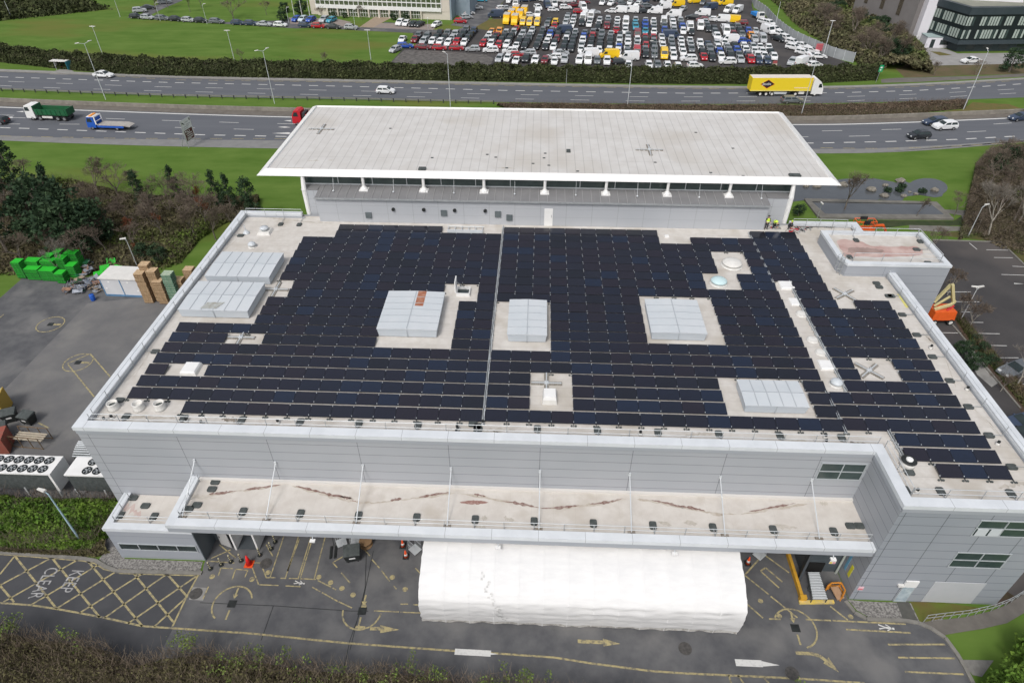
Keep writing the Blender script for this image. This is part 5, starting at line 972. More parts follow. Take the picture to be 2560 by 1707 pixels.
    rw = .33 if kind != 'van' else .36
    for sx in (-1, 1):
        for s_ in (-1, 1):
            x = sx*L_*.305; b = MB(); b.tube((x, s_*(W_/2-.2), rw), (x, s_*(W_/2+.015), rw), rw, 14); wh = b.build('wheel', tyre, r_)
            b = MB(); b.tube((x, s_*(W_/2+.016), rw), (x, s_*(W_/2+.03), rw), rw*.62, 10); b.build('rim', rimm, wh)
    i0 = len(P)-2
    for s_ in (-1, 1):
        b = MB(); b.hexa([(P[i0][0]-.12, s_*W_*.28-.16, P[i0][1]-.02), (P[i0][0]+.015, s_*W_*.28-.16, P[i0][1]-.02), (P[i0][0]+.015, s_*W_*.28+.16, P[i0][1]-.02), (P[i0][0]-.12, s_*W_*.28+.16, P[i0][1]-.02), (P[i0][0]-.18, s_*W_*.28-.16, P[i0][1]+.12), (P[i0][0]-.03, s_*W_*.28-.16, P[i0][1]+.1), (P[i0][0]-.03, s_*W_*.28+.16, P[i0][1]+.1), (P[i0][0]-.18, s_*W_*.28+.16, P[i0][1]+.12)]); b.build('headlight', headl, r_)
        b = MB(); b.box(P[1][0]-.02, P[1][0]+.1, s_*W_*.36-.12, s_*W_*.36+.12, .72, .92); b.build('tail_light', tail, r_)
    return r_
CARS = {k_: car_proto(k_) for k_ in ('hatch', 'estate', 'saloon', 'suv', 'van')}
used = set()
PC = {'w': (0.78, 0.79, 0.8, 1), 's': (0.42, 0.44, 0.46, 1), 'g': (0.16, 0.175, 0.19, 1), 'k': (0.03, 0.034, 0.04, 1), 'r': (0.42, 0.02, 0.03, 1), 'm': (0.2, 0.03, 0.04, 1), 'b': (0.03, 0.09, 0.42, 1), 't': (0.05, 0.3, 0.42, 1), 'y': (0.85, 0.55, 0.02, 1), 'o': (0.75, 0.3, 0.05, 1), 'n': (0.045, 0.065, 0.11, 1), 'l': (0.55, 0.65, 0.7, 1)}
CN = {'w': 'white', 's': 'silver', 'g': 'grey', 'k': 'black', 'r': 'red', 'm': 'dark red', 'b': 'blue', 't': 'turquoise', 'y': 'yellow', 'o': 'orange', 'n': 'navy', 'l': 'pale blue'}
def put_car(kind, col, x, y, rz, label, cat=None, group=None, sc_=1.0):
    p = CARS[kind]
    if kind in used: o = dup(p, (x, y, 0.03), rz, label, PC[col], group)
    else:
        o = p; used.add(kind); o.location = (x, y, 0.03); o.rotation_euler = (0, 0, rz); o['label'] = label; o.color = PC[col]
        if group: o['group'] = group
        for ch in o.children:
            if ch.name.startswith('body'): ch.color = PC[col]
    o.scale = (sc_,)*3; o['category'] = cat or ('van' if kind == 'van' else 'car'); return o
def tang(a, c): d = G(*c)-G(*a); return math.atan2(d.y, d.x)
def road_car(kind, col, px, a, c, label, flip=False, cat=None):
    p = G(*px); return put_car(kind, col, p.x, p.y, tang(a, c)+(math.pi if flip else 0), label, cat, sc_=1.0)
road_car('saloon', 'w', z0(715, 530), z0(600, 530), z0(900, 545), 'silvery white car in the bus lane beside the bus stop')
road_car('hatch', 'w', z1(315, 640), z1(200, 636), z1(500, 645), 'white car alone in the middle of the far carriageway')
road_car('estate', 'g', z2(765, 705), z2(600, 708), z2(900, 708), 'dark grey estate car just in front of the yellow lorry')
road_car('estate', 'n', z2(1735, 852), z2(1600, 858), z2(1850, 845), 'dark blue estate car overtaking the white car on the near carriageway', True)
road_car('suv', 'w', z2(1802, 884), z2(1600, 892), z2(1950, 875), 'white car beside the dark blue estate on the near carriageway', True)
road_car('hatch', 'k', z2(1625, 946), z2(1500, 952), z2(1750, 938), 'black car in the lane nearest the grass on the right', True)
road_car('estate', 'n', z2(2320, 822), z2(2200, 828), z2(2352, 818), 'dark blue car at the right edge of the picture', True)
road_car('estate', 'k', z0(-12, 845), z0(-60, 842), z0(100, 850), 'black car cut off by the left edge of the picture', True)
road_car('saloon', 'w', zg(1740, 715), zg(1600, 715), zg(1900, 705), 'white car driving past the dark glass office at the right', True)
road_car('estate', 's', zg(1120, 685), zg(1000, 685), zg(1300, 690), 'silver car half hidden by bare trees near the dark glass office')
def cpc(px, kind, col, rz, label): p = G(*px); return put_car(kind, col, p.x, p.y, rz, label)
cpc(cy_(940, 915), 'saloon', 'g', R(200), 'grey car parked by the white birch in the right-hand car park')
cpc(cy_(1010, 1440), 'hatch', 'n', R(190), 'dark car in the lower right car park half outside the picture')
cpc(cy_(1040, 1560), 'hatch', 'k', R(190), 'black car at the bottom of the right-hand car park')
# --- storage lot: columns of cars standing nose to tail, front car nearest the camera
dh = Vector((0.108, 0.994, 0)); RZ0 = math.atan2(-dh.y, -dh.x)
crng = random.Random(11)
KIND = {'V': 'van'}
lots = []
def colm(f, x, y, s_, first=0): lots.append((f, x, y, s_))
for x, y, s_ in ((360, 820, 'w'), (610, 820, 'mg'), (780, 850, 'sg'), (955, 855, 'wkk'), (1115, 870, 'wkg'), (1270, 885, 'wss'), (1430, 870, 'rkkg'), (1580, 885, 'wkkn'), (1955, 900, 'rswo'), (2105, 905, 'wkmo'), (2255, 930, 'rkks')): colm(za, x, y, s_)
for x, y, s_ in ((295, 920, 'wkksr'), (485, 950, 'wkssk'), (645, 955, 'kkgws'), (870, 955, 'kkgkg'), (1040, 965, 'kwwbg'), (1200, 975, 'wkmkk'), (1395, 985, 'kkwgk'), (1545, 1005, 'kkkgs'), (1740, 1020, 'wswbg'), (1910, 1005, 'wkkrg'), (2090, 1040, 'wkkgg')): colm(zb, x, y, s_)
for x, y, s_ in ((175, 1040, 'wkkgs'), (350, 1075, 'wbwsk'), (530, 1065, 'gwwsg'), (720, 1100, 'RwswM'), (890, 1120, 'kgrkr'), (1065, 1125, 'ggkgr'), (1240, 1140, 'Ygwws'), (1437, 1155, 'wwggs'), (1620, 1085, 'wwww'), (1790, 1010, 'gsw'), (2020, 1165, 'rkww'), (2190, 1185, 'kggn')): colm(zc_, x, y, s_)
for x, y, s_ in ((245, 1165, 'wbws'), (420, 1150, 'kgsw'), (630, 1215, 'sgbk'), (810, 1225, 'rgww'), (990, 1235, 'nwws'), (1150, 1240, 'nwww'), (1270, 1165, 'wkw')): colm(zd, x, y, s_)
for x, y, s_ in ((1090, 520, 'gk'), (1215, 560, 'ry'), (1440, 490, 'ssg'), (1570, 540, 'wws'), (1760, 500, 'kW'), (1900, 520, 'wsW'), (2080, 580, 'kws'), (2250, 560, 'mgs')): colm(zb, x, y, s_)
for x, y, s_ in ((310, 640, 'rsww'), (490, 660, 'wsWw'), (690, 580, 'tts'), (890, 660, 'tbbs'), (1060, 680, 'wgsw'), (1260, 640, 'bgW'), (1440, 640, 'swws'), (1620, 660, 'wbgs'), (1780, 680, 'kWw'), (1960, 580, 'W'), (2110, 620, 'kgs'), (2260, 750, 'wg')): colm(zc_, x, y, s_)
for x, y, s_ in ((170, 760, 'wkk'), (335, 680, 'Ww'), (490, 720, 'mgk'), (650, 720, 'gkg')): colm(zd, x, y, s_)
nlot = 0
for ci, (f, x, y, s_) in enumerate(lots):
    p = G(*f(x, y)); off = 0.0
    for j, ch in enumerate(s_):
        up = ch.isupper(); c = ch.lower(); kind = 'van' if up else crng.choice(['hatch', 'hatch', 'suv', 'saloon', 'estate'])
        if up and c not in PC: c = 'w'
        ln = 5.0 if up else 4.25
        q = p + dh*(off); off += ln
        nlot += 1
        put_car(kind, c, q.x+crng.uniform(-.12, .12), q.y, RZ0+R(crng.uniform(-3, 3)), '%s %s, %s from the front in the %s' % (CN[c], 'van' if up else 'car', ORD[j], '%s column of the storage lot' % (ORD[ci] if ci < 24 else 'middle %s column' % ORD[min(ci-24, 23)] if ci < 41 else 'rear %s column' % ORD[min(ci-41, 23)])), group='cars packed in the storage lot', sc_=.95)
side = [(za, 420, 945, 'estate', 'b', 5, 'blue car side-on at the left end of the front row'), (za, 225, 1020, 'hatch', 's', -115, 'silver car parked at an angle on the grass by the rubble'), (za, 770, 970, 'saloon', 'm', -5, 'dark red car side-on behind the rubble, left of two brighter red cars'), (za, 1090, 985, 'hatch', 'r', -3, 'bright red car side-on, left of two'), (za, 1425, 990, 'hatch', 'r', -3, 'bright red car side-on, right of two'), (za, 1740, 1010, 'hatch', 's', 183, 'silver hatchback side-on right of the red cars'), (za, 2090, 1035, 'suv', 'w', 183, 'white off-roader side-on right of the silver hatchback'),
        (zb, 150, 1200, 'estate', 's', -100, 'silver estate at the right end of the rubble'), (zb, 310, 1195, 'hatch', 'w', -100, 'white car beside the silver estate near the hedge'), (zb, 500, 1130, 'hatch', 'r', 3, 'red car side-on in the front rows'), (zb, 350, 1055, 'suv', 'w', 184, 'white car side-on behind the red one'), (zb, 700, 1085, 'estate', 's', 183, 'silver saloon side-on in the front rows'), (zb, 480, 1235, 'saloon', 'w', -100, 'long white car pointing at the hedge'), (zb, 665, 1210, 'suv', 'k', -98, 'black off-roader pointing at the hedge'), (zb, 850, 1240, 'suv', 'w', -98, 'white off-roader alone near the hedge'), (zb, 1040, 1230, 'hatch', 'm', -98, 'faded red hatchback near the hedge'),
        (zb, 1200, 1165, 'estate', 'w', 178, 'long white car side-on near the hedge'), (zb, 1225, 1255, 'hatch', 'w', -95, 'white hatchback with its tail to the hedge'), (zb, 1420, 1220, 'suv', 's', -95, 'silver car at the end of the first hedge group'), (zb, 1350, 1085, 'saloon', 's', 5, 'silver saloon side-on behind the long white car'), (zb, 1710, 1235, 'suv', 'w', -97, 'white off-roader left of the white van near the hedge'), (zb, 1880, 1240, 'van', 'w', -95, 'white van with its tail to the hedge'), (zb, 2060, 1240, 'hatch', 'g', -95, 'grey car right of the white van near the hedge'), (zb, 2250, 1255, 'suv', 'w', -95, 'white off-roader below the yellow van'),
        (zb, 1890, 1130, 'van', 'w', 183, 'white van side-on left of the yellow van'), (zc_, 175, 1150, 'van', 'y', 183, 'yellow van side-on in the front row'), (zc_, 560, 1190, 'van', 'w', 183, 'white van side-on right of the yellow van'), (zc_, 400, 1265, 'estate', 'k', 3, 'black saloon side-on in front of the white van'), (zc_, 550, 1330, 'hatch', 'w', -95, 'white car nearest the hedge below the white van'), (zc_, 950, 1330, 'hatch', 'w', -93, 'white car alone against the hedge'), (zc_, 1120, 1330, 'hatch', 'g', -93, 'grey car against the hedge'), (zc_, 1315, 1345, 'hatch', 'w', -93, 'white car against the hedge right of the grey one'), (zc_, 1520, 1365, 'hatch', 'w', -93, 'second white car against the hedge right of the grey one'), (zc_, 1860, 1335, 'hatch', 'w', 5, 'white car side-on against the hedge'),
        (zc_, 1725, 1205, 'suv', 'w', 183, 'white off-roader side-on in front of the right columns'), (zd, 370, 1265, 'suv', 'w', 183, 'white estate side-on in front of the right columns'), (zb, 1390, 660, 'van', 'n', 183, 'big navy van side-on between the blocks, left one'), (zc_, 1400, 760, 'van', 'n', 3, 'big navy van side-on between the blocks, right one'), (zd, 400, 850, 'van', 'w', 183, 'big white van side-on among the right-hand cars'), (zd, 690, 850, 'hatch', 'b', 10, 'blue car right of the big white van'),
        (zd, 1080, 475, 'hatch', 'w', -60, 'white car at the top of the line along the grey fence'), (zd, 1195, 510, 'suv', 'w', -60, 'second white car down along the grey fence'), (zd, 1165, 660, 'van', 'w', -70, 'white van along the grey fence'), (zd, 1300, 620, 'hatch', 'w', -60, 'third white car down along the grey fence'), (zd, 1400, 705, 'saloon', 'w', -60, 'fourth white car down along the grey fence'), (zd, 1370, 810, 'saloon', 'k', -60, 'black car along the grey fence'), (zd, 1515, 800, 'suv', 'w', -60, 'fifth white car down along the grey fence'), (zd, 1650, 880, 'hatch', 'w', -50, 'sixth white car down along the grey fence'), (zd, 1670, 985, 'suv', 'w', -45, 'white car outside the line by the grey fence'), (zd, 1830, 940, 'saloon', 'w', -40, 'white saloon near the red notice on the fence'), (zd, 1850, 1075, 'hatch', 'w', -40, 'white car with dark doors near the red notice'), (zd, 2000, 1040, 'estate', 'w', -25, 'white car just below the red notice'), (zd, 2145, 1150, 'saloon', 'w', -5, 'white saloon at the end of the fence line'),
        (zd, 1640, 1270, 'suv', 's', -120, 'silver car beside the wrapped cars near the hedge'), (zd, 1860, 1280, 'van', 'w', 40, 'white wrapped van near the hedge'), (zd, 2080, 1320, 'hatch', 'w', 20, 'white wrapped car near the hedge'),
        (za, 320, 495, 'suv', 'w', -100, 'leftmost white car before the cream office'), (za, 440, 505, 'hatch', 'w', -100, 'second white car before the cream office'), (za, 580, 515, 'saloon', 'k', -105, 'left of two black cars before the cream office'), (za, 700, 520, 'saloon', 'k', -110, 'right of two black cars before the cream office'), (za, 1030, 530, 'hatch', 'w', -115, 'white car alone before the cream office'), (za, 1500, 460, 'hatch', 'r', -5, 'red car at the corner of the cream office'), (za, 1620, 380, 'hatch', 's', 25, 'silver car just behind the red car at the office corner'), (za, 1660, 300, 'hatch', 'w', 35, 'white car second behind the red car at the office corner'), (za, 1810, 190, 'saloon', 's', 10, 'silver saloon along the office side'), (za, 1900, 40, 'saloon', 't', 0, 'turquoise saloon along the office side'),
        (za, 2190, 345, 'van', 'n', 180, 'dark van side-on at the top of the lot beside the grass corner'),
        (ze, 330, 420, 'hatch', 'b', -105, 'blue car, leftmost before the three white poles'), (ze, 460, 420, 'hatch', 'l', -105, 'pale car between the blue cars by the white poles'), (ze, 610, 430, 'hatch', 'b', -105, 'blue car right of the pale one'), (ze, 870, 435, 'suv', 's', -100, 'silver car before the office'), (ze, 1010, 440, 'hatch', 't', -110, 'light blue car before the office'), (ze, 500, 540, 'hatch', 'n', -4, 'dark car parked on the lane left of the red one'), (ze, 760, 555, 'hatch', 'r', -4, 'red car parked on the lane before the office'), (ze, 1050, 570, 'saloon', 'k', -4, 'black car parked on the lane right of the red one'), (ze, 1400, 580, 'hatch', 's', -4, 'silver car parked by the lamp on the lane'),
        (zf, 225, 250, 'hatch', 'k', -8, 'black car, leftmost in the lane row by the field'), (zf, 375, 262, 'hatch', 's', -8, 'silver car, second in the lane row by the field'), (zf, 575, 272, 'estate', 'g', -8, 'grey estate, third in the lane row by the field'), (zf, 755, 285, 'hatch', 'k', -8, 'black car, fourth in the lane row by the field'), (zf, 920, 297, 'hatch', 's', -8, 'silver car, fifth in the lane row by the field'), (zf, 1085, 305, 'hatch', 'k', -8, 'black car, sixth in the lane row by the field'), (zf, 1300, 315, 'estate', 'g', -8, 'grey car, seventh in the lane row by the field'), (zf, 1580, 335, 'hatch', 'n', -6, 'navy car, eighth in the lane row by the field'), (zf, 1755, 342, 'hatch', 'n', -6, 'navy car, ninth in the lane row by the field'), (zf, 1935, 352, 'saloon', 's', -6, 'silver car, tenth in the lane row by the field'), (zf, 2150, 362, 'hatch', 'w', -6, 'white car, last in the lane row by the field'), (zf, 270, 170, 'suv', 's', 25, 'silver car at the bend of the lane'), (zf, 385, 130, 'saloon', 'k', 25, 'black car behind the silver one at the bend'), (zf, 600, 55, 'estate', 'g', 25, 'grey car under the bare tree at the top of the lane')]
for f, x, y, kd, c, deg, lb in side:
    p = G(*f(x, y)); put_car(kd, c, p.x, p.y, R(deg), lb, sc_=.95)
up = [(470, 130, 'van', 'w', -95), (330, 60, 'hatch', 'w', -95), (210, 200, 'estate', 'w', 20), (300, 200, 'saloon', 's', 20), (640, 40, 'suv', 'n', 15), (800, 25, 'suv', 'n', 15), (1080, 40, 'suv', 'w', 20), (1010, 25, 'hatch', 'w', 20), (900, 195, 'suv', 'w', -70), (1080, 160, 'van', 'n', -80), (1210, 130, 'van', 'w', -80), (1200, 235, 'hatch', 'w', 5), (1340, 50, 'suv', 'w', 25), (1500, 60, 'van', 'w', 25), (1440, 190, 'suv', 'w', 10), (1600, 140, 'saloon', 'm', 20), (1800, 80, 'saloon', 'm', 20), (1780, 200, 'van', 'w', -80), (1700, 270, 'hatch', 'r', 0), (2000, 280, 'saloon', 's', -5), (2170, 100, 'suv', 'w', -110), (2330, 110, 'suv', 'w', -110), (1820, 360, 'van', 'w', -98), (750, 340, 'hatch', 'w', 10), (890, 330, 'van', 'w', -90)]
up2 = [(210, 260, 'hatch', 'w', 160), (390, 260, 'van', 'w', 160), (610, 260, 'van', 'w', 170), (240, 100, 'hatch', 'w', -110), (430, 110, 'hatch', 'g', 20), (590, 95, 'hatch', 'w', -110), (740, 130, 'suv', 'w', -120), (860, 260, 'saloon', 'k', 10), (1070, 280, 'van', 'w', 170), (820, 60, 'van', 'n', 20), (920, 165, 'suv', 'g', 20), (1150, 30, 'suv', 'k', 15), (1310, 90, 'van', 'w', 190), (1240, 190, 'van', 'w', 190), (1500, 140, 'van', 'y', 190), (1620, 220, 'hatch', 's', -120), (1440, 340, 'van', 'w', 165), (1860, 70, 'van', 'y', 195), (2010, 90, 'estate', 'g', -110), (2150, 200, 'van', 'n', 205), (2000, 320, 'van', 'w', 170), (1800, 380, 'estate', 'k', 170), (2000, 430, 'hatch', 'm', 170), (2180, 420, 'estate', 'w', 175)]
up3 = [(400, 250, 'van', 'w', -125), (570, 260, 'van', 'w', -125), (260, 440, 'van', 'w', 170), (460, 450, 'van', 'y', 165), (650, 490, 'hatch', 'm', 170), (200, 60, 'van', 'y', 200), (330, 110, 'van', 'y', 190), (560, 560, 'saloon', 'k', 5), (780, 650, 'hatch', 'b', -95), (920, 660, 'hatch', 's', -95), (830, 750, 'suv', 'o', -95), (1050, 830, 'van', 's', -93), (900, 820, 'suv', 's', -93)]
for f, L_, nm in ((zb, up, 'left'), (zc_, up2, 'middle'), (zd, up3, 'right')):
    for i, (x, y, kd, c, deg) in enumerate(L_):
        p = G(*f(x, y)); put_car(kd, c, p.x, p.y, R(deg), '%s %s, %s of the loose %s group behind the lot' % (CN[c], 'van' if kd == 'van' else 'car', ORD[i] if i < 24 else 'last', nm), group='cars packed in the storage lot', sc_=.9)
for i, (x, y) in enumerate(((290, 470), (450, 490), (380, 390), (550, 400), (470, 310), (630, 320))):
    p = G(*zb(x, y)); r_ = empty('box_van', (p.x, p.y, .03), RZ0, '%s yellow box van with a grey roof, counted from the front left of its cluster' % ORD[i], 'van', 'yellow box vans in the storage lot')
    b = MB(); b.box(-2.4, 1.0, -.95, .95, .7, 2.7); b.build('box', mat('yellow_box', (0.85, 0.52, 0.02), rough=0.5), r_); b = MB(); b.box(-2.4, 1.0, -.95, .95, 2.705, 2.74); b.build('roof', mat('box_roof', (0.5, 0.47, 0.42), rough=0.8), r_)
    b = MB(); b.extr([(1.05, .4), (1.05, 1.9), (1.6, 1.9), (2.1, 1.1), (2.4, 1.0), (2.4, .4)], -.9, .9); b.build('cab', MATS['yellow_box'], r_)
    for sx in (-1.5, 1.6):
        for s_ in (-1, 1): b = MB(); b.tube((sx, s_*.7, .35), (sx, s_*.92, .35), .35, 12); b.build('wheel', tyre, r_)
for x, y, cl in ((610, 490, 'left'), (740, 500, 'middle'), (890, 500, 'right')):
    p = G(*zb(x, y)); put_car('van', 'y', p.x, p.y, RZ0, 'yellow van in front of the box vans, %s of three' % cl, sc_=.82)
# ---------------- lorries
def wheelset(r_, xs, wy, rad, dual=False, m=rimm):
    for x in xs:
        for s_ in (-1, 1):
            b = MB(); b.tube((x, s_*(wy-.28), rad), (x, s_*wy, rad), rad, 16); wh = b.build('wheel', tyre, r_); b = MB(); b.tube((x, s_*(wy+.002), rad), (x, s_*(wy+.02), rad), rad*.55, 10); b.build('rim', m, wh)
# yellow articulated lorry
pa, pb = G(*z2(492, 660)), G(*z2(938, 662)); pc = (pa+pb)/2+Vector((0, 1.2, 0)); rz_ = tang(z2(500, 655), z2(930, 655))
lr = empty('articulated_lorry', (pc.x, pc.y, .02), rz_, 'yellow articulated lorry with a diamond logo and white cab on the far carriageway', 'lorry')
b = MB(); b.box(-8.0, 5.3, -1.25, 1.25, 1.15, 3.95); b.build('trailer', yellowt, lr)
b = MB(); b.box(-7.9, 5.2, -1.2, 1.2, 3.955, 3.99); b.build('trailer_roof', mat('pale_trailer_roof', (0.68, 0.62, 0.55), rough=0.8), lr)
b = MB(); b.box(-7.9, 5.25, -1.262, -1.252, 1.17, 1.35); b.build('lower_band', mat('pale_yellow_band', (0.82, 0.7, 0.2), rough=0.5), lr)
b = MB(); b.extr([(5.6, .5), (5.6, 3.0), (5.75, 3.75), (6.3, 3.8), (7.3, 3.1), (7.75, 2.4), (8.1, 1.5), (8.15, .5)], -1.22, 1.22); b.build('cab', white_p, lr)
b = MB(); b.poly([(7.34, -1.05, 3.08), (7.34, 1.05, 3.08), (7.79, 1.05, 2.35), (7.79, -1.05, 2.35)][::-1]); b.poly([(6.9, -1.235, 1.9), (7.75, -1.235, 1.9), (7.45, -1.235, 2.7), (6.95, -1.235, 2.7)]); b.build('windows', glassd, lr)
b = MB(); b.box(-3.6, .2, -1.15, -1.1, .45, .95); b.build('side_guard', galvl, lr); b = MB(); b.box(-7.9, 5.4, -.5, .5, .6, 1.14); b.box(4.2, 5.4, -1.1, -.6, .45, 1.0); b.build('chassis', plast, lr)
b = MB(); b.box(2.9, 4.1, -1.12, -.75, .45, 1.05); b.build('fuel_tank', offwhite, lr)
wheelset(lr, (-5.6, -4.3, -3.0, 2.2, 6.5), 1.18, .5, m=offwhite)
cxl = -4.45; czl = 2.65
b = MB(); b.poly([(cxl-1.62, -1.262, czl), (cxl, -1.262, czl-.98), (cxl+1.62, -1.262, czl), (cxl, -1.262, czl+.98)], 0); b.poly([(cxl-1.45, -1.272, czl+.02), (cxl, -1.272, czl-.84), (cxl+1.45, -1.272, czl+.02), (cxl, -1.272, czl+.9)], 1)
b.build('logo_diamond', [mat('logo_orange', (0.75, 0.2, 0.03)), mat('logo_black', (0.02, 0.012, 0.012))], lr)
text_obj('logo_lettering', 'Jacobs', .86, white_p, Matrix.Translation((cxl-1.15, -1.285, czl-.2)) @ Matrix.Rotation(R(90), 4, 'X'), lr, sx=.86, extrude=.004)
b = MB(); r = random.Random(1)
for i in range(9): b.box(1.6+i*.34, 1.6+i*.34+.24, -1.268, -1.262, 1.75, 1.98)
b.build('faint_slogan', mat('faint_pink', (0.85, 0.7, 0.5), rough=0.6), lr)
# green tipper
rz_ = tang(z0(100, 830), z0(1000, 862)); p = (G(*z0(190, 826))+G(*z0(460, 834)))/2+Vector((.4, 1.25, 0))
tk = empty('tipper_lorry', (p.x, p.y, .02), rz_+math.pi, 'white and green tipper lorry with an empty open body on the near carriageway', 'lorry')
b = MB(); b.box(-4.4, 2.6, -.5, .5, .65, 1.1); b.build('chassis', plast, tk)
b = MB(); b.box(-4.5, 2.3, -1.2, 1.2, 1.15, 1.3); b.box(-4.5, 2.3, -1.25, -1.15, 1.3, 2.35); b.box(-4.5, 2.3, 1.15, 1.25, 1.3, 2.35); b.hexa([(2.2, -1.15, 1.3), (2.35, -1.15, 1.3), (2.35, 1.15, 1.3), (2.2, 1.15, 1.3), (2.35, -1.25, 2.95), (2.5, -1.25, 2.95), (2.5, 1.25, 2.95), (2.35, 1.25, 2.95)]); b.box(-4.62, -4.5, -1.2, 1.2, 1.3, 2.5)
for i in range(7):
    for s_ in (-1, 1): b.box(-4.2+i*.98, -4.08+i*.98, s_*1.29-.04, s_*1.29+.04, 1.3, 2.3)
b.build('tipper_body', greenp, tk)
b = MB(); b.box(-4.4, 2.15, -1.1, 1.1, 1.305, 1.34); b.build('load_floor', mat('muddy_steel', (0.17, 0.12, 0.08), (0.26, 0.2, 0.14), rough=0.9, nscale=1.5), tk)
b = MB(); b.extr([(2.6, .5), (2.6, 2.9), (3.2, 3.05), (4.2, 2.95), (4.45, 2.0), (4.55, .5)], -1.22, 1.22); b.build('cab', white_p, tk)
b = MB(); b.poly([(4.24, -1.08, 2.85), (4.24, 1.08, 2.85), (4.47, 1.08, 2.02), (4.47, -1.08, 2.02)][::-1]); 
for s_ in (-1, 1): q = [(3.3, s_*1.235, 1.95), (4.35, s_*1.235, 1.95), (4.2, s_*1.235, 2.7), (3.4, s_*1.235, 2.7)]; b.poly(q if s_ < 0 else q[::-1])
b.build('windows', glassd, tk); b = MB(); b.box(-1.0, 1.2, 1.05, 1.15, .55, .95); b.box(-1.0, 1.2, -1.15, -1.05, .55, .95); b.build('side_guard', offwhite, tk)
wheelset(tk, (3.3, 1.7, -2.1, -3.5), 1.2, .52)
# blue and white flatbed recovery lorry
p = (G(*z0(650, 890))+G(*z0(800, 897)))/2+Vector((.2, 1.1, 0))
fb = empty('flatbed_lorry', (p.x, p.y, .02), rz_+math.pi, 'blue and white recovery lorry with an empty flat bed', 'lorry')
b = MB(); b.box(-3.9, 1.6, -1.1, 1.1, .95, 1.08); b.hexa([(-5.0, -1.0, .75), (-3.9, -1.1, .95), (-3.9, 1.1, .95), (-5.0, 1.0, .75), (-5.0, -1.0, .83), (-3.9, -1.1, 1.08), (-3.9, 1.1, 1.08), (-5.0, 1.0, .83)]); b.build('flat_bed', mat('grey_deck', (0.33, 0.31, 0.29), (0.42, 0.4, 0.37), rough=0.8, nscale=2), fb)
b = MB(); b.box(-3.8, 1.6, -1.12, -1.04, .55, .94); b.box(-3.8, 1.6, 1.04, 1.12, .55, .94); b.build('side_panel', bluep, fb); b = MB(); b.box(-4, 1.7, -.4, .4, .5, .94); b.build('chassis', plast, fb)
b = MB(); b.extr([(1.9, .45), (1.9, 2.1), (2.2, 2.5), (3.3, 2.45), (3.65, 1.6), (3.75, .45)], -1.08, 1.08); b.build('cab', bluep, fb)
b = MB(); b.box(2.0, 3.35, -1.0, 1.0, 2.5, 2.58); b.box(1.62, 1.85, -1.1, -1.0, 1.08, 2.6); b.box(1.62, 1.85, 1.0, 1.1, 1.08, 2.6); b.box(1.65, 1.8, -1.0, 1.0, 2.45, 2.6); b.box(1.65, 1.8, -1.0, 1.0, 1.6, 1.7); b.build('head_frame', white_p, fb)
b = MB(); b.poly([(3.34, -.95, 2.4), (3.34, .95, 2.4), (3.67, .95, 1.6), (3.67, -.95, 1.6)][::-1])
for s_ in (-1, 1): q = [(2.4, s_*1.095, 1.55), (3.5, s_*1.095, 1.55), (3.25, s_*1.095, 2.3), (2.5, s_*1.095, 2.3)]; b.poly(q if s_ < 0 else q[::-1])
b.build('windows', glassd, fb); b = MB(); b.box(2.4, 2.9, -.9, .9, 2.6, 2.72); b.build('beacon_bar', mat('amber', (0.8, 0.3, 0.05)), fb); wheelset(fb, (2.8, -2.3), 1.06, .42)
# red lorry behind the roof corner
p = G(*z0(2040, 868))+Vector((3.0, 1.4, 0)); rl = empty('red_lorry', (p.x, p.y, .02), rz_+math.pi, 'red lorry coming out from behind the corner of the white roof', 'lorry')
b = MB(); b.extr([(2.2, .5), (2.2, 2.8), (2.6, 3.1), (3.5, 3.0), (4.0, 2.0), (4.1, .5)], -1.2, 1.2); b.build('cab', redp, rl)
b = MB(); b.poly([(3.54, -1.05, 2.92), (3.54, 1.05, 2.92), (4.02, 1.05, 2.0), (4.02, -1.05, 2.0)][::-1]); b.poly([(2.7, -1.215, 1.9), (3.8, -1.215, 1.9), (3.45, -1.215, 2.7), (2.8, -1.215, 2.7)]); b.poly([(2.7, 1.215, 1.9), (2.8, 1.215, 2.7), (3.45, 1.215, 2.7), (3.8, 1.215, 1.9)]); b.build('windows', glassd, rl)
b = MB(); b.box(-5, 2.1, -.5, .5, .6, 1.1); b.box(1.3, 1.9, -1.1, 1.1, 1.1, 2.6); b.build('chassis', plast, rl); b = MB(); b.box(-5, 1.2, -1.2, 1.2, 1.1, 1.3); b.box(-5, 1.2, -1.2, -1.1, 1.3, 2.4); b.box(-5, 1.2, 1.1, 1.2, 1.3, 2.4); b.build('load_body', redp, rl)
b = MB(); b.box(4.1, 4.14, -.9, .9, .8, 1.0); b.build('bumper_stripe', white_p, rl); wheelset(rl, (3.1, -2.4, -3.7), 1.18, .5)
# small tipper by the fence
p = G(*zd(960, 370)); st = empty('small_tipper', (p.x, p.y, .03), R(-75), 'small lorry with white cab and blue body by the grey fence', 'lorry')
b = MB(); b.extr([(1.0, .4), (1.0, 2.1), (2.2, 2.1), (2.5, 1.2), (2.6, .4)], -.95, .95); b.build('cab', white_p, st); b = MB(); b.poly([(2.24, -.85, 2.0), (2.24, .85, 2.0), (2.52, .85, 1.3), (2.52, -.85, 1.3)][::-1]); b.build('windscreen', glassd, st)
b = MB(); b.box(-2.6, .9, -1, 1, .8, 1.6); b.build('load_body', mat('mid_blue', (0.03, 0.22, 0.6)), st); wheelset(st, (1.8, -1.6), .95, .38)
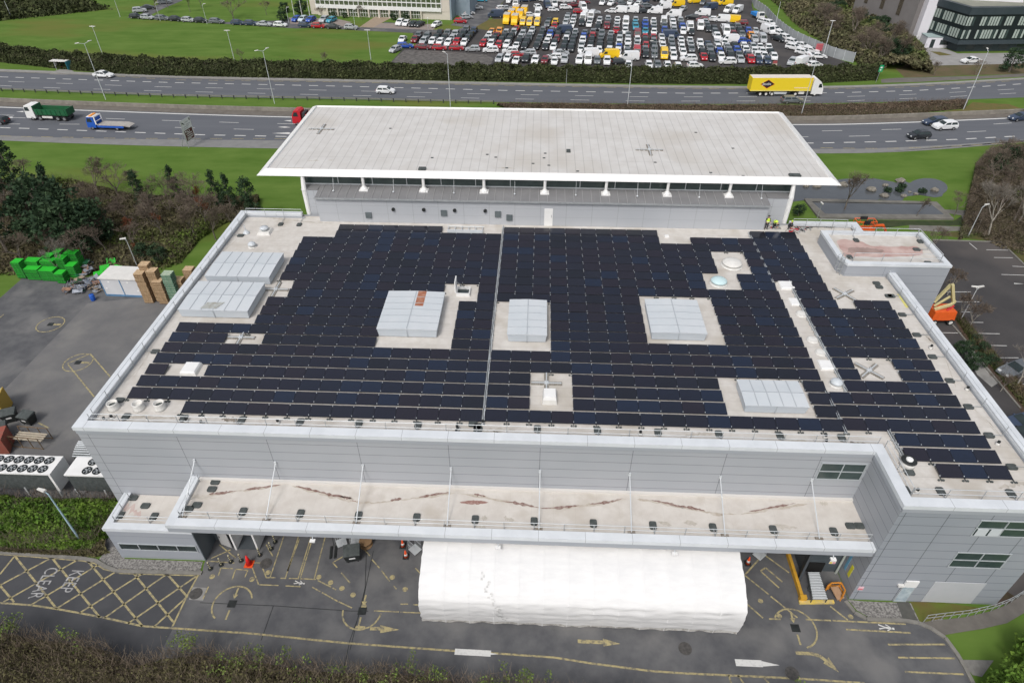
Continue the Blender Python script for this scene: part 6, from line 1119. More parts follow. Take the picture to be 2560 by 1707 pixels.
# keep the 300 cars that show largest as things of their own; the farthest ones of the lot become one mass
_cars = [o for o in COL.objects if o.parent is None and o.get('category') in ('car', 'van') and o.get('label')]
_cars.sort(key=lambda o: o.location.y)
_far = [o for o in _cars[300:]]
fm = MB(); fmats = []; midx = {}
def _mi(m, color):
    key = (m.name, tuple(color) if m.name == 'car_paint' else None)
    if key not in midx:
        if m.name == 'car_paint': mm = mat('paint_%d' % len(midx), tuple(color)[:3], rough=0.3, spec=0.5)
        else: mm = m
        midx[key] = len(fmats); fmats.append(mm)
    return midx[key]
def _bake(o, M_):
    M2 = M_ @ o.matrix_basis
    if o.type == 'MESH':
        n = len(fm.v); fm.v += [tuple(M2 @ v.co) for v in o.data.vertices]
        for p in o.data.polygons: fm.f.append(tuple(n+i for i in p.vertices)); fm.m.append(_mi(o.data.materials[p.material_index], o.color))
    for c in list(o.children): _bake(c, M2)
    bpy.data.objects.remove(o)
for o in _far: _bake(o, Matrix.Identity(4))
if fm.v: o = fm.build('parked_cars', fmats); tag(o, 'farthest cars and vans at the very back of the packed storage lot', 'cars'); o['kind'] = 'stuff'
for k_ in CARS:
    if k_ not in used: _bake(CARS[k_], Matrix.Identity(4))
# ================================================================ VEGETATION
def leaf(mb, c, s_, r, mi=0, flat=0.0):
    a = Vector((r.gauss(0, 1), r.gauss(0, 1), r.gauss(0, 1)*(1-flat))); a.normalize(); q = Vector((r.gauss(0, 1), r.gauss(0, 1), r.gauss(0, 1))); u = a.cross(q); u.normalize(); v = a.cross(u)
    u *= s_*r.uniform(.6, 1.2); v *= s_*r.uniform(.35, .8); k_ = len(mb.v)
    mb.v += [tuple(c-u), tuple(c-v), tuple(c+u), tuple(c+v)]; mb.f.append((k_, k_+1, k_+2, k_+3)); mb.m.append(mi)
def twig(mb, p, q, w0, w1, r, mi=0):
    d = q-p; n = d.cross(Vector((r.uniform(-1, 1), r.uniform(-1, 1), r.uniform(-1, 1)))); n.normalize() if n.length > 1e-6 else None; k_ = len(mb.v)
    mb.v += [tuple(p-n*w0), tuple(p+n*w0), tuple(q+n*w1), tuple(q-n*w1)]; mb.f.append((k_, k_+1, k_+2, k_+3)); mb.m.append(mi)
def clump(mb, c, rad, n, ls, r, mi=0, flat=.0, sq=.8):
    for _ in range(n):
        d = Vector((r.gauss(0, 1), r.gauss(0, 1), r.gauss(0, 1))); d.normalize(); k_ = r.random()**.45
        leaf(mb, c+Vector((d.x*rad*k_, d.y*rad*k_, d.z*rad*k_*sq)), ls, r, mi, flat)
def pine(seed, h=9.0):
    r = random.Random(seed); root = empty('pine_tree'); t = MB(); t.tube((0, 0, 0), (r.uniform(-.3, .3), r.uniform(-.3, .3), h*.95), .2, 8, .04); c = MB()
    for i in range(30):
        z = h*(.22+.76*i/30); rad = (h*.27)*(1-(z/h)**1.6)*r.uniform(.5, 1.15)+.25; a = r.uniform(0, 6.28); q = Vector((math.cos(a)*rad, math.sin(a)*rad, z+r.uniform(-.1, .4)))
        t.tube((0, 0, z-.3), q, .05, 4, .02); clump(c, q, r.uniform(.5, .95), 46, .19, r, sq=.65); clump(c, q*.55+Vector((0, 0, z*.45)), .6, 22, .18, r, sq=.6)
    clump(c, Vector((0, 0, h*.97)), .5, 50, .16, r, sq=1.5)
    t.build('trunk', bark, root); c.build('crown', conif, root); return root
def dense(seed, h=6.0, m=None):
    r = random.Random(seed); root = empty('evergreen_tree'); t = MB(); t.tube((0, 0, 0), (0, 0, h*.7), .2, 8, .06); c = MB()
    for i in range(38):
        z = h*r.uniform(.12, .95); rad = h*.36*math.sqrt(max(.05, 1-((z/h-.4)/.62)**2))*r.uniform(.55, 1.05); a = r.uniform(0, 6.28); clump(c, Vector((math.cos(a)*rad, math.sin(a)*rad, z)), r.uniform(.55, 1.0), 64, .2, r)
    t.build('trunk', bark, root); c.build('crown', m or conif, root); return root
def bare(seed, h=8.0, spread=.42, m=None, bk=None, tw=0.011, nm='bare_tree', leafn=0, lean=0.0, depth=6):
    r = random.Random(seed); root = empty(nm); t = MB(); c = MB()
    def grow(p, d, ln, w, dep):
        q = p+d*ln
        if dep >= depth-2: t.tube(p, q, w, 6, w*.65, cap=False)
        else: twig(c, p, q, w*1.1, w*.6, r); 
        if dep == 0: return
        n = 3 if dep > 3 else 4
        for _ in range(n):
            e = Vector((r.gauss(0, 1), r.gauss(0, 1), r.gauss(0, .6))); nd = (d+e*spread+Vector((0, 0, .12))).normalized(); grow(q if r.random() < .7 else p.lerp(q, r.uniform(.5, 1)), nd, ln*r.uniform(.62, .84), max(w*.6, .011), dep-1)
    grow(Vector((0, 0, 0)), Vector((lean, r.uniform(-.05, .05), 1)).normalized(), h*.27, h*.017, depth)
    t.build('trunk', bk or bark, root); c.build('crown', m or twigb, root); return root
PINES = [pine(1), pine(2, 9)]; DENSE = [dense(3), dense(4)]; BARE = [bare(5), bare(6, 8, .5), bare(7, 8, .36)]
BIRCH = [bare(21, 8, .33, mat('pale_twigs', (0.16, 0.14, 0.12), (0.24, 0.22, 0.19), rough=.9, nscale=1, island=.3), birch, nm='birch_tree', lean=.2)]
LITTLE = [bare(31, 5, .45, nm='small_bare_tree', bk=birch)]
GREENB = [dense(41, 4, bushg), dense(42, 4, bushg)]
COPPER = [bare(51, 5, .3, m=coppery, nm='copper_leaved_tree')]
for lst in (PINES, DENSE, BARE, BIRCH, LITTLE, GREENB, COPPER):
    for o in lst: o['n'] = 0
H0 = {'P': 9.0, 'D': 6.0, 'B': 8.2, 'I': 8.2, 'L': 5.2, 'G': 4.0, 'C': 5.2}
TL = {'P': PINES, 'D': DENSE, 'B': BARE, 'I': BIRCH, 'L': LITTLE, 'G': GREENB, 'C': COPPER}
CT = {'P': 'pine tree', 'D': 'evergreen tree', 'B': 'bare tree', 'I': 'birch tree', 'L': 'small bare tree', 'G': 'bush', 'C': 'copper-leaved tree'}
cnt_t = 0
def tree(k_, base, hh, label, group=None, wd=1.0):
    global cnt_t
    lst = TL[k_]; pr = lst[cnt_t % len(lst)]; cnt_t += 1; s_ = hh/H0[k_]; p = G(*base) if len(base) == 2 else Vector(base)
    if pr['n'] == 0: o = pr; pr['n'] = 1
    else: o = dup(pr)
    o.location = (p.x, p.y, 0); o.rotation_euler = (0, 0, (cnt_t*2.399) % 6.283); o.scale = (s_*wd, s_*wd, s_); o['label'] = label; o['category'] = CT[k_]
    if group: o['group'] = group
    return o
def th(base, ytop): return hgt(base[0], ytop, G(*base))
for i, (x, y, yt, wd, lb) in enumerate(((62, 500, 350, .85, 'tall pine with open blue-green clumps, highest tree at the left by the road'), (8, 560, 365, .9, 'dark pine cut by the left edge below the tipper lorry'), (25, 640, 470, .9, 'dark pine low at the left edge above the green pallets'), (170, 560, 412, .7, 'thin pine rising behind the dark evergreens'), (366, 530, 428, .75, 'slim dark pine alone on the grass above the lamp post'), (452, 520, 416, .7, 'slim pine left of the gap before the roof corner'), (552, 530, 428, .75, 'left pine of the trio near the roof corner'), (583, 540, 436, .75, 'middle pine of the trio near the roof corner'), (636, 560, 445, .95, 'right pine of the trio, nearest the roof corner'), (97, 470, 434, .6, 'small dark pine left of the dark evergreens'))):
    h = th((x, y), yt); tree('P', (x, y), h, lb, 'pines at the left of the building', wd)
for x, y, yt, wd, lb in ((135, 600, 440, 1.0, 'dark dense evergreen, left of the dark group'), (195, 630, 480, 1.1, 'dark dense evergreen in the middle of the dark group'), (245, 625, 500, .95, 'dark dense evergreen at the right of the dark group'), (170, 585, 470, .9, 'dark evergreen at the back of the dark group')):
    tree('D', (x, y), th((x, y), yt), lb, 'dark evergreens at the left', wd)
for x, y, hh, wd, lb in ((400, 655, 2.6, 1.3, 'grey-green bush beside the yard lamp post'), (360, 645, 2.2, 1.3, 'low bush left of the yard lamp post')): tree('D', (x, y), hh, lb, None, wd)
woods = [(70, 470), (110, 520), (60, 560), (30, 600), (90, 610), (130, 510), (230, 520), (260, 560), (300, 540), (290, 600), (330, 570), (340, 620), (390, 560), (410, 600), (430, 540), (470, 560), (490, 600), (500, 540), (520, 570), (540, 600), (300, 500), (340, 490), (250, 490), (420, 500), (590, 580), (20, 520), (380, 520), (480, 520), (150, 655), (60, 660), (220, 665), (270, 640)]
for i, (x, y) in enumerate(woods):
    tree('B', (x, y), rng.uniform(5, 7.5), 'leafless brown tree %s in the dense thicket left of the building' % ('far back' if y < 530 else 'in the middle' if y < 600 else 'at the front'), 'leafless trees in the left thicket', 1.15)
for x, y, hh in ((520, 560, 4.5), (505, 520, 4), (330, 600, 3.5), (400, 575, 3), (205, 655, 2.2), (345, 640, 2)): tree('C', (x, y), hh, 'small tree with copper leaves in the left thicket', 'copper-leaved trees in the left thicket')
for x, y, hh in ((150, 690, 6), (95, 560, 7)): tree('I', (x, y), hh, 'pale leaning birch trunk in the left thicket', 'birches in the left thicket')
# right-hand trees
for x, y, hh in ((2530, 560, 9), (2500, 520, 9), (2470, 470, 8), (2550, 470, 9), (2520, 440, 8), (2555, 520, 10), (2480, 560, 7), (2560, 600, 8), (2440, 580, 4.5), (2590, 440, 9), (2600, 520, 9), (2490, 430, 7)): tree('B', (x, y), hh, 'leafless brown tree in the thicket at the right edge beyond the car park', 'leafless trees at the right edge', 1.1)
for x, y, hh, lb in ((2470, 590, 9, 'tall pale birch leaning in front of the right thicket'), (2540, 565, 9, 'pale birch near the right edge beyond the car park')): tree('I', (x, y), hh, lb)
tree('D', (2500, 440), 5.5, 'dark evergreen bush at the top of the right thicket', None, 1.0); tree('B', (2110, 528), 8, 'bare tree standing over the stone basin', None, 1.0)
for x, y, hh, lb in ((2385, 540, 5, 'bushy bare tree at the corner of the stone basin'), (2318, 640, 5.5, 'leafless tree behind the stair tower'), (2290, 545, 4, 'thin bare tree before the stone basin')): tree('B', (x, y), hh, lb, None, .9)
for x, y, hh, lb in ((cy_(365, 370) + (4.5, 'bare small tree left of the car park lamp')), (cy_(465, 495) + (5, 'bare small tree right of the car park lamp')), (cy_(265, 150) + (5, 'bare small tree behind the orange machine')), (cy_(925, 1065) + (6, 'pale birch in the planting strip beside the grey car'))): tree('I' if hh > 5.5 else 'L', (x, y), hh, lb)
o = tree('L', cy_(790, 1090), 2.6, 'small twiggy pale shrub at the end of the concrete apron', None, 1.2)
for x, y, hh, lb in ((cy_(420, 720) + (1.8, 'round green bush above the concrete apron')), (cy_(520, 850) + (1.9, 'round green bush beside the concrete apron')), (cy_(690, 830) + (1.3, 'green bush in the planting strip, middle one')), (cy_(610, 700) + (1.2, 'green bush in the planting strip, upper one')), (cy_(540, 600) + (1.0, 'small green bush at the top of the planting strip'))): tree('D', (x, y), hh, lb, None, 1.5)
# woods beyond the grey fence
wl = []
r = random.Random(9)
for i in range(46):
    u, v = r.random(), r.random(); y = 5+165*v; xl = 1965+190*v+ (30 if v < .3 else 0); xr = 2250+ (40*v) ; x = xl+(xr-xl)*u
    if x < 1890+ y*1.55+70*0: continue
    wl.append((x, y))
for i, (x, y) in enumerate(wl):
    k_ = 'B' if i % 3 else 'D'; tree(k_, (x, y), r.uniform(6, 10) if k_ == 'B' else r.uniform(4, 6), 'leafless tree in the wood behind the grey fence' if k_ == 'B' else 'ivy-green tree in the wood behind the grey fence', 'trees in the wood behind the fence', 1.15)
for x, y, hh, lb in ((zg(1330, 860) + (4, 'young bushy tree left of the road lamp on the bank')), (zg(1800, 855) + (4.5, 'young bushy tree beside the road lamp on the bank')), (zg(2180, 820) + (5.5, 'green bushy tree on the bank near the right edge')), (zg(2330, 1290) + (3.0, 'brown bush between the carriageways at the right edge'))): tree('D' if hh > 5 else 'B', (x, y), hh, lb, None, 1.1)
# trees beyond the far field
for x, y, hh, wd, lb in ((zf(1520, 265) + (8.5, 1.2, 'big round bare tree on the far lawn')), (zf(1960, 205) + (5, 1, 'small bare tree right of the big one on the far lawn')), (zf(940, 165) + (6, 1, 'bare tree on the far lawn left of the lane lamp')), (zf(1090, 110) + (6, 1, 'bare tree at the top edge of the far lawn')), (zf(645, 115) + (7, 1, 'bare tree at the far bend of the lane')), (zf(495, 205) + (7, 1, 'bare tree beside the lamp at the bend of the lane')), (ze(830, 400) + (5, .9, 'thin bare tree before the office, left one')), (ze(1600, 400) + (5, .9, 'thin bare tree before the office, right one')), ((812, 170, 4, 1, 'bare sapling rising from the long hedge')), ((605, 155, 4, 1, 'bare sapling in the hedge left of the field lamp'))): tree('B', (x, y), hh, lb, None, wd)
for x, y, hh, lb in ((ze(60, 420) + (3.0, 'dark rounded bush left of the blue cars')), (ze(440, 290) + (4.2, 'dark rounded bush behind the white poles')), (ze(1060, 350) + (1.8, 'round shrub left of the office entrance')), (ze(1180, 300) + (2.0, 'round shrub by the office wall')), (ze(1280, 360) + (1.6, 'small round shrub before the office windows')), (za(180, 400) + (2, 'round shrub right of the office entrance')), (za(320, 350) + (2.4, 'upright shrub against the office')), (za(430, 400) + (2, 'round shrub behind the black cars')), (ze(100, 250) + (3, 'clipped dark bush above the lane'))): tree('D', (x, y), hh, lb, None, 1.4)
# --- hedges, scrub, thickets: scattered leaves over a solid bumpy core
def foliage_band(name, A, B_, h, n, ls, mt, core, label, cat, seed=0, twigs=0, tmat=None, ncol=10, hn=.45, kind='stuff', core_k=.82, edge=.25, sc_=.35, upd=.55):
    r = random.Random(seed); PA, _ = resample([Vector(p) for p in A], 160); PB, _ = resample([Vector(p) for p in B_], 160)
    def hh(p, v):
        e = min(1.0, (v/edge)**.5 if v < edge else 1, ((1-v)/edge)**.5 if v > 1-edge else 1); return h*e*(1-hn+hn*2*(mno.noise(Vector((p.x*sc_, p.y*sc_, seed)))*.5+.5)*.9+.15*mno.noise(Vector((p.x*1.7, p.y*1.7, seed))))
    def at(u, v):
        k_ = min(159.999, u*160); i = int(k_); f_ = k_-i; return PA[i].lerp(PA[i+1], f_).lerp(PB[i].lerp(PB[i+1], f_), v)
    root = empty(name, tuple(at(.5, .5))+(0,), 0, label, cat); root['kind'] = kind; c = MB(); nv = 8
    for i in range(161):
        for j in range(nv+1):
            v = j/nv; p = at(i/160, .03+.94*v); c.v.append((p.x, p.y, max(.0, hh(p, .03+.94*v)*core_k) if 0 < j < nv else 0))
    for i in range(160):
        for j in range(nv): a = i*(nv+1)+j; c.f.append((a, a+nv+1, a+nv+2, a+1)); c.m.append(0)
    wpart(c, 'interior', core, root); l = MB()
    for _ in range(n):
        u, v = r.random(), r.random(); p = at(u, v); z = hh(p, v)*(1-r.random()**2*.75) if min(v, 1-v) < .3 else hh(p, v)*r.uniform(.82, 1.08); leaf(l, Vector((p.x, p.y, max(.05, z))), ls*r.uniform(.6, 1.3), r)
    wpart(l, 'foliage', mt, root)
    if twigs:
        t = MB()
        for _ in range(twigs):
            p = at(r.random(), r.random()); z = hh(p, .5)*r.uniform(.5, .95); q = Vector((p.x, p.y, z)); d = Vector((r.gauss(0, .3), r.gauss(0, .3), r.uniform(upd*.6, upd*1.6))); twig(t, q, q+d, .012, .004, r)
        wpart(t, 'twigs', tmat or twigb, root)
    return root
def W2(L_): return [G(*p) for p in L_]
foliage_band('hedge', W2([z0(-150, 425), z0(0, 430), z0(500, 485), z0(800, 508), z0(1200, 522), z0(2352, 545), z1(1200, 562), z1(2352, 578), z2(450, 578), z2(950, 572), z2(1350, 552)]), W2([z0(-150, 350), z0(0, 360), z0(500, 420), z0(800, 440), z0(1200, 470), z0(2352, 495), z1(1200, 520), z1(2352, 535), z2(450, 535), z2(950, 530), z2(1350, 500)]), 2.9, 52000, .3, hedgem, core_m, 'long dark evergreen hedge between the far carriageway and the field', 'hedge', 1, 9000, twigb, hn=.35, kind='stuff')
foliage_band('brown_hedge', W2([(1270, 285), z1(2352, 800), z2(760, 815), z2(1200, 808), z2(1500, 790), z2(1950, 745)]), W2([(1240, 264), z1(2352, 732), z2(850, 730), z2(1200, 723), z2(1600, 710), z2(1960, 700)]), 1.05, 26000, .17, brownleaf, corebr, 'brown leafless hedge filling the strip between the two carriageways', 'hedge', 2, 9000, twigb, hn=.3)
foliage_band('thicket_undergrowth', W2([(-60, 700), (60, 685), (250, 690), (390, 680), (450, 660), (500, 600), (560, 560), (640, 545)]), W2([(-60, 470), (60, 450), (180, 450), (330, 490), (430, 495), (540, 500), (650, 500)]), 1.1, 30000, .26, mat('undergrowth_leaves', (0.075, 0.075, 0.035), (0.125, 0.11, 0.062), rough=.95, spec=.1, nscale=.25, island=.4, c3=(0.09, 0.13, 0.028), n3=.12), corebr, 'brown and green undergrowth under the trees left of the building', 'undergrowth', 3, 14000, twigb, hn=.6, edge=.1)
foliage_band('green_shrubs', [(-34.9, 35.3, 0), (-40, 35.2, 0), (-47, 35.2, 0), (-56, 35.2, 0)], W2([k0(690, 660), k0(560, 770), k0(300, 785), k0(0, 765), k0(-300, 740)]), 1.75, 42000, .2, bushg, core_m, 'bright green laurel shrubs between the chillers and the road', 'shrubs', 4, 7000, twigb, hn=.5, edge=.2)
foliage_band('bare_soil_strip_plants', W2([k0(610, 700), k0(560, 780), k0(300, 790), k0(-200, 760)]), W2([k0(650, 790), k0(590, 815), k0(300, 805), k0(-200, 772)]), .35, 5000, .14, scrubm, corebr, 'low brown ground plants along the kerb below the green shrubs', 'ground plants', 14, 500)
top = [k0(-200, 1150), k0(0, 1178), k0(200, 1215), k0(450, 1248), k0(620, 1290), k0(720, 1360), k0(860, 1372), k0(1000, 1340), k0(1150, 1300), k0(1300, 1330), k0(1500, 1350), k0(1800, 1400), k1(0, 1420), k1(300, 1415), k1(550, 1450), k1(800, 1490), k1(1100, 1500), k1(1400, 1565), k1(2052, 1600), k2(200, 1600), k2(800, 1610)]
foliage_band('foreground_scrub', [G(x, y+8, 2.4) for x, y in top], [(-48, 12, 0), (-30, 12, 0), (0, 12, 0), (12, 12, 0), (22, 13, 0)], 2.4, 100000, .1, scrubm, corebr, 'wide band of brown and green scrub along the bottom of the picture', 'scrub', 5, 90000, mat('reddish_twigs', (0.15, 0.115, 0.085), (0.22, 0.18, 0.13), rough=.95, nscale=.4, island=.4), hn=.35, edge=.12, sc_=.6, upd=.55)
r = random.Random(77); gb = MB(); gr_ = empty('green_saplings', (0, 18, 0), 0, 'bright green young shoots growing through the foreground scrub', 'shoots'); gr_['kind'] = 'stuff'
for x, y in ((460, 1578), (470, 1588), (180, 1572), (10, 1545), (30, 1560), (600, 1625), (635, 1640), (1030, 1650), (1230, 1690), (1350, 1690), (560, 1660), (720, 1640), (1100, 1680), (1000, 1690), (900, 1690), (1270, 1700), (1290, 1680), (770, 1690), (1985, 1702)):
    p = G(x, y+12, 2.4)
    for _ in range(5):
        q = p+Vector((r.gauss(0, .6), r.gauss(0, .4), r.uniform(-.2, .3))); clump(gb, q, .42, 26, .09, r, sq=1.3)
wpart(gb, 'leaves', mat('fresh_leaves', (0.1, 0.15, 0.03), (0.15, 0.2, 0.045), rough=.8, nscale=1, island=.4), gr_)
for x, y, hh, lb in ((2545, 1720, 3.4, 'large bright green bush in the bottom right corner'), (2625, 1650, 3.8, 'bright green bush cut by the right edge at the bottom')):
    p = G(x, y, 2.0); tree('G', (p.x, p.y, 0), hh, lb, None, 1.1)
foliage_band('wood_undergrowth', W2([(2165, 172), (2060, 110), (1985, 60), (1950, 20), (1900, -20)]), W2([(2330, 185), (2310, 130), (2240, 80), (2180, 40), (2120, -10)]), 2.6, 30000, .5, mat('wood_leaves', (0.075, 0.08, 0.036), (0.14, 0.125, 0.07), rough=.95, nscale=.15, island=.4, c3=(0.08, 0.12, 0.025), n3=.1), corebr, 'tangled green and brown undergrowth of the wood behind the fence', 'undergrowth', 6, 14000, twigb, hn=.7, edge=.1)
foliage_band('right_undergrowth', W2([(2395, 600), (2440, 590), (2500, 620), (2620, 660)]), W2([(2440, 410), (2480, 370), (2560, 360), (2640, 370)]), 0.8, 12000, .24, mat('litter_leaves', (0.075, 0.06, 0.04), (0.12, 0.1, 0.06), rough=.95, nscale=.3, island=.4, c3=(0.06, 0.09, 0.02), n3=.2), corebr, 'brown undergrowth under the trees at the right edge', 'undergrowth', 7, 9000, twigb, hn=.7, edge=.15)
foliage_band('strip_hedge', W2([cy_(325, 345), cy_(480, 580), cy_(640, 780), cy_(860, 1060), cy_(1100, 1340)]), W2([cy_(350, 335), cy_(560, 570), cy_(720, 740), cy_(980, 1040), cy_(1200, 1300)]), .7, 9000, .16, mat('low_hedge_leaves', (0.06, 0.09, 0.02), (0.12, 0.09, 0.05), rough=.9, nscale=.6, island=.4), corebr, 'low patchy hedge in the planting strip of the right-hand car park', 'hedge', 8, 1500, twigb)
foliage_band('forecourt_hedge', W2([zf(-100, 130), (-10, 55), (60, 35), (140, 15), (220, -8)]), W2([(-60, -10), (0, 0), (40, -10), (90, -30), (120, -50)]), 4, 14000, .6, hedgem, core_m, 'dark conifer belt in the top left corner', 'conifers', 10, 3000, twigb)
# clipped shrub by the basin
tree('D', (1990+5, 540), 2.0, 'dome shaped clipped dark shrub beside the stone basin', None, 1.2)
# rocks and pond plants
def rock(px, s_, label):
    p = G(*px); r = random.Random(int(px[0])); b = bmesh.new(); bmesh.ops.create_icosphere(b, subdivisions=2, radius=1)
    for v in b.verts: v.co *= 1+.35*mno.noise(v.co*1.3+Vector((px[0], 0, 0))); v.co.z *= .6
    me = bpy.data.meshes.new('boulder'); b.to_mesh(me); b.free(); me.materials.append(rockm); o = bpy.data.objects.new('boulder', me); COL.objects.link(o); o.location = (p.x, p.y, s_*.25); o.scale = (s_*.85, s_*.62, s_*.8); tag(o, label, 'boulder', 'boulders in the pond')
for i, (x, y, s_, lb) in enumerate(((1505, 1245, .95, 'large pale boulder at the top of the pond between its two lobes'), (1400, 1272, .6, 'boulder in the pond left of the largest one'), (1305, 1305, 1.0, 'big boulder in the middle of the pond'), (1395, 1345, .85, 'boulder at the lower shore beside the round plants'), (1530, 1345, .6, 'small boulder on the lower shore'), (1738, 1308, .85, 'boulder at the right shore of the round lobe'), (1110, 1270, .95, 'boulder just beyond the corner of the white roof'), (935, 1280, .85, 'boulder partly under the white roof edge'), (860, 1278, .6, 'smaller boulder partly under the white roof edge'), (1570, 1316, .35, 'small white stone in the pond'), (1610, 1331, .5, 'flat stones in a line in the pond'))): rock(z2(x, y), s_, lb)
for x, y, lb in ((1515, 1285, 'dark water plant clump below the largest boulder'), (1495, 1310, 'dark water plant clump beside the first one'), (1655, 1318, 'dark upright plant in the round lobe of the pond'), (1418, 1312, 'low brown-green plant clump in the pond')):
    p = G(*z2(x, y)); r_ = empty('water_plant', (p.x, p.y, 0), 0, lb, 'water plant', 'plants in the pond'); b = MB(); r = random.Random(int(x))
    clump(b, Vector((0, 0, .35)), .7, 260, .14, r, sq=.6); b.build('leaves', conif, r_)
# ================================================================ FAR BUILDINGS, FENCES, LAMPS, SIGNS
def frame_M(p, q):         # local x along p->q, y pointing away from camera, origin p
    d = (q-p); d.z = 0; ln = d.length; d.normalize(); n = Vector((-d.y, d.x, 0))
    return Matrix(((d.x, n.x, 0, p.x), (d.y, n.y, 0, p.y), (0, 0, 1, p.z), (0, 0, 0, 1))), ln
# cream office
pA, pB = G(*ze(600, 300)), G(*za(1300, 400)); M_, ln = frame_M(pA, pB); offc = empty('office_building', tuple(pA), math.atan2((pB-pA).y, (pB-pA).x), 'cream office block with white frames and two visible rows of windows', 'office building')
S = .82
def O(mb, nm, m, par=None): o = mb.build(nm, m, par or offc); return o
hF, hB0, hB1, hT = 2.25, 2.3, 3.3, 9.8
b = MB(); b.box(2.6, ln, .0, 14, 0, 2.3); b.box(-.2, 2.6, 1.2, 14, 0, 9.8); b.box(ln-6, ln, -.02, -.0, 0, 2.3); b.box(ln-2.6, ln, -.1, 14, 2.3, hT); O(b, 'end_walls', creamw)
b = MB(); b.box(2.4, ln-2.6, -.6, 14, hB0, hB1); O(b, 'white_band', white_p)
b = MB(); b.box(2.4, ln-2.6, -.2, 14, hB1, hT); O(b, 'upper_glazing', mat('olive_window_glass', (0.06, 0.085, 0.04), (0.11, 0.13, 0.08), rough=.2, nscale=.4))
b = MB(); n = 26
for i in range(n+1):
    x = 2.4+(ln-5.0)*i/n; b.box(x-.09, x+.09, -.3, -.205, hB1, hT)
for z in (4.4, 4.55, 6.4, 7.4, 8.4): b.box(2.4, ln-2.6, -.31, -.206, z, z+.14)
O(b, 'window_frames', white_p)
b = MB(); b.box(6, ln-9, -.05, -.01, .15, 2.2); O(b, 'ground_floor_glazing', MATS['olive_window_glass'])
b = MB()
for i in range(10): x = 6+(ln-15)*i/9; b = MB(); b.box(x-.22, x+.22, -.62, -.1, 0, hB0); O(b, 'pillar', creamw)
b = MB()
for i in range(38): x = 6+(ln-15)*i/37; b.box(x-.05, x+.05, -.1, -.052, .15, 2.2)
b.box(6, ln-9, -.11, -.053, 1.15, 1.25); O(b, 'ground_floor_frames', white_p)
b = MB(); b.box(ln+.02, ln+.5, 0, 14, 0, 9); b.box(ln+.5, ln+5, 6, 18, 0, 6.5); O(b, 'blue_grey_wing', mat('blue_grey_cladding', (0.22, 0.28, 0.33), (0.26, 0.32, 0.37), rough=.6, nscale=.5, seams=()))
b = MB(); b.box(1.5, ln, -.3, 14, hT, hT+.4); O(b, 'roof', whitewall)
# dark glass office
c0 = G(*zg(1600, 605)); HD = 10.9
cf = Vector((109.0, 186.3, 0)); lt = Vector((108.2, 192.6, 0)); rt = Vector((131, 188.2, 0))
dk_ = empty('dark_office', (cf.x+6, cf.y+4, 0), 0, 'dark glass and charcoal office building with an angled corner', 'office building'); D = lambda mb, nm, m: wpart(mb, nm, m, dk_)
back = [(132, 225), (98.5, 232)]; lt2 = Vector((103.3, 205, 0))
fp = [(lt2.x, lt2.y), (cf.x, cf.y), (rt.x, rt.y)]+back
def inset(k_): cx, cy = 116, 200; return [(cx+(x-cx)*k_, cy+(y-cy)*k_) for x, y in fp]
b = MB(); b.prism([(x+1.2, y+1.6) if i < 3 else (x, y) for i, (x, y) in enumerate(fp)], 0, 2.1); D(b, 'ground_floor', charcoal)
b = MB(); b.prism(fp, 2.1, 3.1); D(b, 'lower_band', charcoal)
b = MB(); b.prism(inset(.985), 3.1, 9.2); D(b, 'glazed_storeys', blackwall)
b = MB(); b.prism(fp, 9.2, HD); D(b, 'parapet', charcoal)
b = MB(); b.prism(inset(.9), HD+.01, HD+.05, 0); D(b, 'roof', mat('mossy_roof', (0.2, 0.21, 0.17), (0.25, 0.25, 0.21), rough=.9, nscale=.3))
b = MB(); b.prism([(x+4, y+6) if i < 3 else (x, y) for i, (x, y) in enumerate(inset(.8))], HD+.05, HD+3.2); D(b, 'roof_storey', charcoal)
litm = mat('pale_blind_window', (0.3, 0.36, 0.33), (0.42, 0.48, 0.44), rough=.4, nscale=1.0, lo=.3, hi=.7); P_ = inset(.985)
b = MB(); b2 = MB()
for (p, q, n, segs) in ((Vector((*P_[0], 0)), Vector((*P_[1], 0)), 22, [(0, 22)]), (Vector((*P_[1], 0)), Vector((*P_[2], 0)), 30, [(0, 3), (5, 13), (14, 17), (19, 23), (25, 29)])):
    d = (q-p)/n; nn = Vector((d.y, -d.x, 0)).normalized()*.06
    for z0_, z1_ in ((3.5, 5.6), (6.6, 8.7)):
        for a_, c_ in segs:
            for i in range(a_, c_):
                u = p+d*(i+.14)+nn; v = p+d*(i+.86)+nn; (b if (i*7+int(z0_)) % 5 else b2).poly([(u.x, u.y, z0_), (v.x, v.y, z0_), (v.x, v.y, z1_), (u.x, u.y, z1_)])
D(b, 'window_strips', litm); D(b2, 'open_windows', glassg)
b = MB()
for x in (112.5, 117, 121.5, 126): b.box(x, x+2.2, 186.3+1.5-.05+(x-109)*.09, 186.3+1.5+(x-109)*.09, .5, 1.9)
D(b, 'entrance_windows', glassd)
